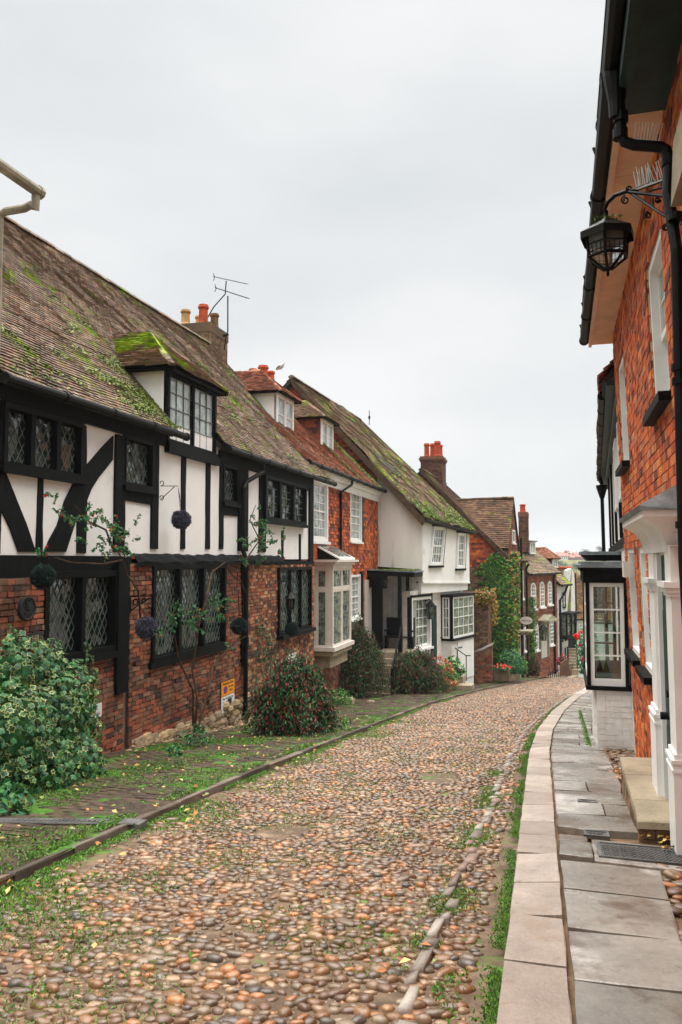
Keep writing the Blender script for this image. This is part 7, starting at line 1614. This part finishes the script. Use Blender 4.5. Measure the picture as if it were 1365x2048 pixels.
# hydrangea
hy = onY(885, 1355, 30.5); hy[2] = float(gz(hy[0], hy[1])); tt = clump('hydrangea with coral pink flower heads before the white house', 'hydrangea', hy, .62, 1500, .1, m_creeper, 'hydrangea', h=1.15)
w = MB()
for (px, py) in ((868, 1320), (880, 1316), (890, 1322), (899, 1330), (905, 1342), (880, 1330), (893, 1338), (896, 1360), (905, 1368), (900, 1378), (912, 1366), (886, 1346), (870, 1332), (875, 1345), (891, 1370)):
    c = onY(px, py, 29.9); C, d = blob(70, c, .11, .2); w.leaves(C, .05, nrm=d*2, jit=.3, w=.9)
part('flower_heads', w, m_petal, tt)
c_ = onY(907, 1335, 31.5); clump('potted green plant with large leaves on the white house steps', 'potted_plant', c_-V(0, 0, .3), .45, 260, .19, m_creeper, h=1.1)
# creeper on the brick house
cr_t = thing('wall_creeper', 'bright green creeper hanging down the gable end and corner of the brick house', 'creeper', (XC, Y4-.2, float(gz(XC, Y4)))); lf = MB(); lo = MB(); dk = MB()
C = []; Co = []; Cd = []
def gp4(px, py, o): q = F4g.st(px, py, o); return F4g.P(q[0], q[1], o)
for _ in range(15000):
    px = rnd.uniform(938, 1031); py = rnd.uniform(1085, 1348)
    t = (px-938)/93
    top = lerp(1165, 1098, min(1, t*1.7)) if t < .6 else lerp(1098, 1128, (t-.6)/.4)
    n_ = noise.noise(Vector((px*.06, py*.09, 1)))
    left = 938+8*n_ if py < 1190 else lerp(950, 988, min(1, (py-1190)/90))+8*n_
    if py < top+14*n_ or px < left: continue
    dens = 1 if px > 975 else (.25+.5*(noise.noise(Vector((px*.03, py*.14, 7))) > -.05))
    if px < 975 and noise.noise(Vector((px*.03, py*.16, 7))) < -.02: continue
    if rnd.random() > dens: continue
    o = .06+.3*rnd.random()*max(.15, min(1, (px-975)/40))*(.6+.6*min(1, (py-1100)/150))
    p = gp4(px, py, o); (Co if ((px > 1017 and rnd.random() < .3) or rnd.random() < .03) else C).append(p)
for _ in range(2500):
    py = rnd.uniform(1105, 1340); p = gp4(1022+rnd.uniform(-4, 6), py, .1)+V(rnd.uniform(.0, .3), rnd.uniform(0, .4), 0); (Co if rnd.random() < .4 else C).append(p)
lf.leaves(np.array(C), .15, nrm=np.tile([.2, -1, .5], (len(C), 1)), jit=.5, w=.75, updir=np.tile([0, 0, -1.5], (len(C), 1))); lo.leaves(np.array(Co), .14, nrm=np.tile([.4, -1, .5], (len(Co), 1)), jit=.5, w=.75)
part('leaves', lf, m_creeper, cr_t); part('turning_leaves', lo, m_creepero, cr_t)
w = MB()
for _ in range(26): 
    px = rnd.uniform(975, 1022); w.tube([gp4(px+rnd.uniform(-6, 6), y, .05) for y in (1345, 1290, 1230, 1170, 1125)], .02, 4)
part('stems', w, m_stem, cr_t)
w = MB(); C = [onY(rnd.uniform(948, 992), 1196+rnd.gauss(0, 7), 37.3+rnd.uniform(-.2, .3)) for _ in range(1000)]; C += [onY(rnd.gauss(990, 4), rnd.uniform(1200, 1250), 37.3+rnd.uniform(-.2, .3)) for _ in range(250)]
w.leaves(np.array(C), .11, nrm=np.tile([0, -1, .8], (len(C), 1)), jit=.5, w=.7); single('wall_top_vine', w, m_creepero, 'orange and yellow turning vine spilling over the top of the garden wall', 'vine')
w = MB(); C = []
for _ in range(1500): 
    py = rnd.uniform(1195, 1330); p = onY(1060+rnd.gauss(0, 3)+(py-1200)*.02, py, 48.2); C.append(p+V(rnd.uniform(-.1, .2), rnd.uniform(-.2, .4), 0))
w.leaves(np.array(C), .12, nrm=np.tile([0, -1, .3], (len(C), 1)), jit=.5, w=.7); single('young_creeper', w, m_creeper, 'narrow green creeper strip between the two far brick houses', 'creeper')
def bush(lab, px, pyb, Y, rx, hpx, n, leaf, mat, nm='shrub', extra=None, cat='shrub'):
    c = onY(px, pyb, Y); k = np.dot(c, _fw)/FPX; R_ = rx*k; Hh = hpx*k; c = V(c[0], c[1], float(gz(c[0], c[1]))) if False else c
    return clump(lab, nm, c, R_, n, leaf, mat, cat, h=Hh/R_/1.35, extra=extra)
bush('dark green rounded bush at the foot of the creeper', 1022, 1345, 38.2, 26, 42, 2600, .1, m_leaf, 'bush')
bush('bright green bush right of the dark bush by the corner', 1045, 1347, 39.0, 12, 30, 900, .1, m_creeper, 'bush')
bush('small bushy herb left of the red geraniums', 967, 1345, 37.0, 8, 14, 300, .08, m_leaf, 'bush')
bush('brown twiggy bush against the far brick house', 1068, 1350, 45.5, 14, 34, 1200, .1, M('brown_leaf', [(.05, .03, .015), (.09, .045, .02), (.03, .03, .012)], src='island', bump=0), 'bush')
bush('red geraniums in a stone planter before the creeper', 1004, 1341, 37.2, 17, 11, 700, .08, m_leaf, 'geraniums', extra=[(m_red, 130, .1)], cat='flowers')
p = onY(1004, 1352, 37.2); w = MB(); w.box(p[0]-.36, p[0]+.36, 37.0, 37.5, p[2]-.2, p[2]+.28); single('stone_planter', w, m_rubble, 'stone planter holding the red geraniums', 'planter')
bush('red flowers in a dark tub beside the far stairs', 1124, 1330, 51.5, 10, 18, 500, .1, m_ballg, 'flower_tub', extra=[(m_red, 60, .12)], cat='flowers')
# rose by the bay
rs = onY(1168, 1345, 27.0); rt = clump('tall rose bush with red blooms behind the black framed bay', 'rose_bush', V(rs[0]+.12, 27, rs[2]), .36, 1500, .09, m_leaf, 'rose', h=3.0)
w = MB()
for (px, py, r_) in ((1155, 1273, .1), (1163, 1264, .05), (1166, 1318, .05), (1160, 1290, .04)):
    C, d = blob(60, onY(px, py, 26.6), r_, .5); w.leaves(C, r_*.9, nrm=d, jit=.5, w=.9)
part('red_blooms', w, m_red, rt)
w = MB()
for _ in range(6): twig(w, rs, rng.normal(size=3)*.15+V(0, 0, 1), 1.6, .012, 6, 0, .2)
part('canes', w, m_stemg, rt)
# moss strip at the foot of the white bay
w = MB(); C = [(bx0+.05+rnd.uniform(-.05, 0), rnd.uniform(11.9, 14.5), float(gz(.5, 13))+.12) for _ in range(10)]
C = [(bx0+.04-abs(rnd.gauss(0, .03)), y, float(gz(.5, y))+.115) for y in np.random.default_rng(3).uniform(12, 19, 900)]
w.leaves(np.array(C), .03, nrm=np.tile([0, -.5, .5], (900, 1)), jit=.5, updir=np.tile([0, 0, 1.], (900, 1))); single('weed_strip', w, m_moss, 'thin strip of green weeds where the pavement meets the white wall', 'weeds', kind='stuff')
# dead leaf litter by the verge
# ================================================================== FAR HILLSIDE
m_fleaf = [leafmat('far_tree_dark', [(.02, .05, .03), (.03, .07, .04), (.015, .04, .03)]), leafmat('far_tree_mid', [(.10, .14, .04), (.14, .17, .05), (.07, .11, .03)]), leafmat('far_tree_yellow', [(.28, .22, .06), (.35, .26, .08), (.2, .2, .06)])]
def tree(px, py_top, py_bot, Y, wpx, mat, lab, cat='tree', n=900, nm='tree', flat=1):
    b = onY(px, py_bot, Y); k = np.dot(b, _fw)/FPX; Hh = (py_bot-py_top)*k; R_ = wpx*k*.5; g = min(b[2], tz(b[0], b[1])) if abs(b[2]-tz(b[0], b[1])) < 12 else b[2]-2
    t = thing(nm, lab, cat, V(b[0], b[1], g)); w = MB()
    w.tube([V(b[0], b[1], g), V(b[0]+R_*.05, b[1], b[2]+Hh*.35), V(b[0], b[1], b[2]+Hh*.8)], [R_*.09, R_*.06, R_*.02], 6)
    for j in range(5): twig(w, V(b[0], b[1], b[2]+Hh*.35), rng.normal(size=3)+V(0, 0, .7), R_*.8, R_*.03, 3, 0, .3)
    part('trunk', w, m_stem, t); w = MB()
    for j in range(9):
        a = rng.uniform(0, 6.28); q = rng.uniform(.1, .75); c = V(b[0]+math.cos(a)*R_*q, b[1]+math.sin(a)*R_*q, b[2]+Hh*rng.uniform(.35, .82)-q*Hh*.1); C, d = blob(n//9, c, (R_*.42, R_*.42, Hh*.2*flat), .5); w.leaves(C, R_*.13, nrm=d+V(0, 0, .4), jit=.6, w=.8)
    part('crown', w, m_fleaf[mat], t)
def farhouse(px, py_base, Y, wpx, hpx, wallm, roofm, lab, rot=0):
    c = onY(px, py_base, Y); k = np.dot(c, _fw)/FPX; W_ = wpx*k/2; H_ = hpx*k; t = thing('hillside_house', lab, 'house', c-V(0, 0, 2), 'houses on the far hillside'); w = MB(); x, y, z = c; D = W_*.9
    w.box(x-W_, x+W_, y, y+D*2, z-4, z+H_*.5); 
    w.prism([(x-W_, y-.01, z+H_*.5), (x-W_*.2, y-.01, z+H_*.5), (x-W_*.6, y-.01, z+H_*.95)], (0, D, 0)); part('wall', w, wallm, t); w = MB()
    w.prism([(x-W_*1.08, y-.4, z+H_*.5), (x-W_*1.08, y+D, z+H_*1.0), (x+W_*1.08, y+D, z+H_*1.0), (x+W_*1.08, y-.4, z+H_*.5)], (0, 0, .25)); w.prism([(x-W_*1.08, y+2*D+.4, z+H_*.5), (x-W_*1.08, y+D, z+H_*1.0), (x+W_*1.08, y+D, z+H_*1.0), (x+W_*1.08, y+2*D+.4, z+H_*.5)], (0, 0, .25))
    ch = part('roof', w, roofm, t); w = MB(); w.box(x+W_*.5, x+W_*.7, y+D*.8, y+D*1.2, z+H_*.7, z+H_*1.25); part('chimney', w, m_pot, ch)
    w = MB()
    for q in (-.6, -.1, .35, .75): w.box(x+W_*q-W_*.09, x+W_*q+W_*.09, y-.05, y+.1, z+H_*.1, z+H_*.32)
    part('window', w, m_gdark, t)
m_fr = M('hill_roof_tile', ['9c6a58', 'a8746a', '8f6458'], rough=.9, scale=.2, vary=.2, bump=0)
HY = 560
k_ = 0
pl_ = [(1113, 1120, 12, 12, 'small brick house at the left end of the far ridge'), (1126, 1119, 20, 13, 'white gabled house in the middle of the far ridge'), (1143, 1121, 14, 11, 'orange roofed house right of the white gable on the far ridge'), (1155, 1119, 13, 10, 'orange roofed house under the tall dark hillside tree'), (1168, 1122, 14, 11, 'last orange roofed house before the bay canopy'), (1134, 1110, 14, 7, 'distant roof peeping above the white gabled hillside house'), (1118, 1111, 10, 6, 'tiny distant roof left of the flat topped pine'), (1150, 1111, 12, 6, 'tiny distant roof left of the tall dark hillside tree')]
for (px, py, wp, hp, lab) in pl_: farhouse(px, py, HY+(40 if hp < 8 else 0)+k_, wp, hp, m_white if 'white' in lab[:8] else m_farbrick, m_fr, lab); k_ += 6
tree(1133, 1099, 1112, 600, 12, 0, 'flat topped pine on the far ridge', nm='pine_tree', n=500); tree(1172, 1094, 1114, 520, 19, 0, 'tall dark conifer on the far ridge near the bay roof', nm='conifer', n=700); tree(1203, 1090, 1114, 520, 20, 0, 'spreading dark tree on the ridge above the bay roof', nm='pine_tree', n=700)
tree(1157, 1106, 1112, 600, 5, 0, 'tiny dark tree between the pine and the conifer', nm='tree', n=200)
for i, (px, pt, pb, Y, wp, m_, lab) in enumerate(((1120, 1119, 1134, 420, 16, 0, 'dark hedge tree below the white gabled house'), (1132, 1122, 1150, 300, 24, 1, 'olive green tree on the slope above the tiled cottage'), (1153, 1116, 1152, 290, 22, 1, 'tall green yellow willow on the slope'), (1170, 1122, 1160, 270, 24, 1, 'yellow green tree beside the bay canopy'), (1150, 1130, 1180, 200, 26, 2, 'yellow autumn tree low in the valley'), (1168, 1136, 1190, 190, 26, 2, 'broad yellow autumn tree by the bay'), (1160, 1148, 1200, 150, 22, 1, 'fresh green tree nearest the barn roof'), (1143, 1146, 1190, 230, 20, 1, 'green tree behind the ridge of tiled cottage'), (1178, 1150, 1195, 140, 14, 1, 'green tree right behind the barn roof'), (1112, 1124, 1145, 380, 14, 1, 'pale green tree left on the slope'), (1180, 1110, 1125, 430, 12, 0, 'small dark tree below the conifer'))): tree(px, pt, pb, Y, wp, m_, lab, n=1300)
# far houses' mist: thin damp air over the valley
hz_ = MB(); hz_.box(-960, 960, -40, 1560, -45, 40); m_h = bpy.data.materials.new('damp_air'); m_h.use_nodes = True; _t = m_h.node_tree; _t.nodes.clear(); _o = _t.nodes.new('ShaderNodeOutputMaterial'); _p = _t.nodes.new('ShaderNodeVolumePrincipled'); _p.inputs['Color'].default_value = (.9, .93, .95, 1); _p.inputs['Density'].default_value = .0004; _t.links.new(_p.outputs[0], _o.inputs['Volume'])
single('haze', hz_, m_h, 'thin damp haze over the valley', 'haze', kind='stuff')
# tidy: builder marks
for o in bpy.data.objects:
    if '_b' in o: del o['_b']
    if o.get('kind') == 'structure' and 'label' in o and not o['label']: del o['label']
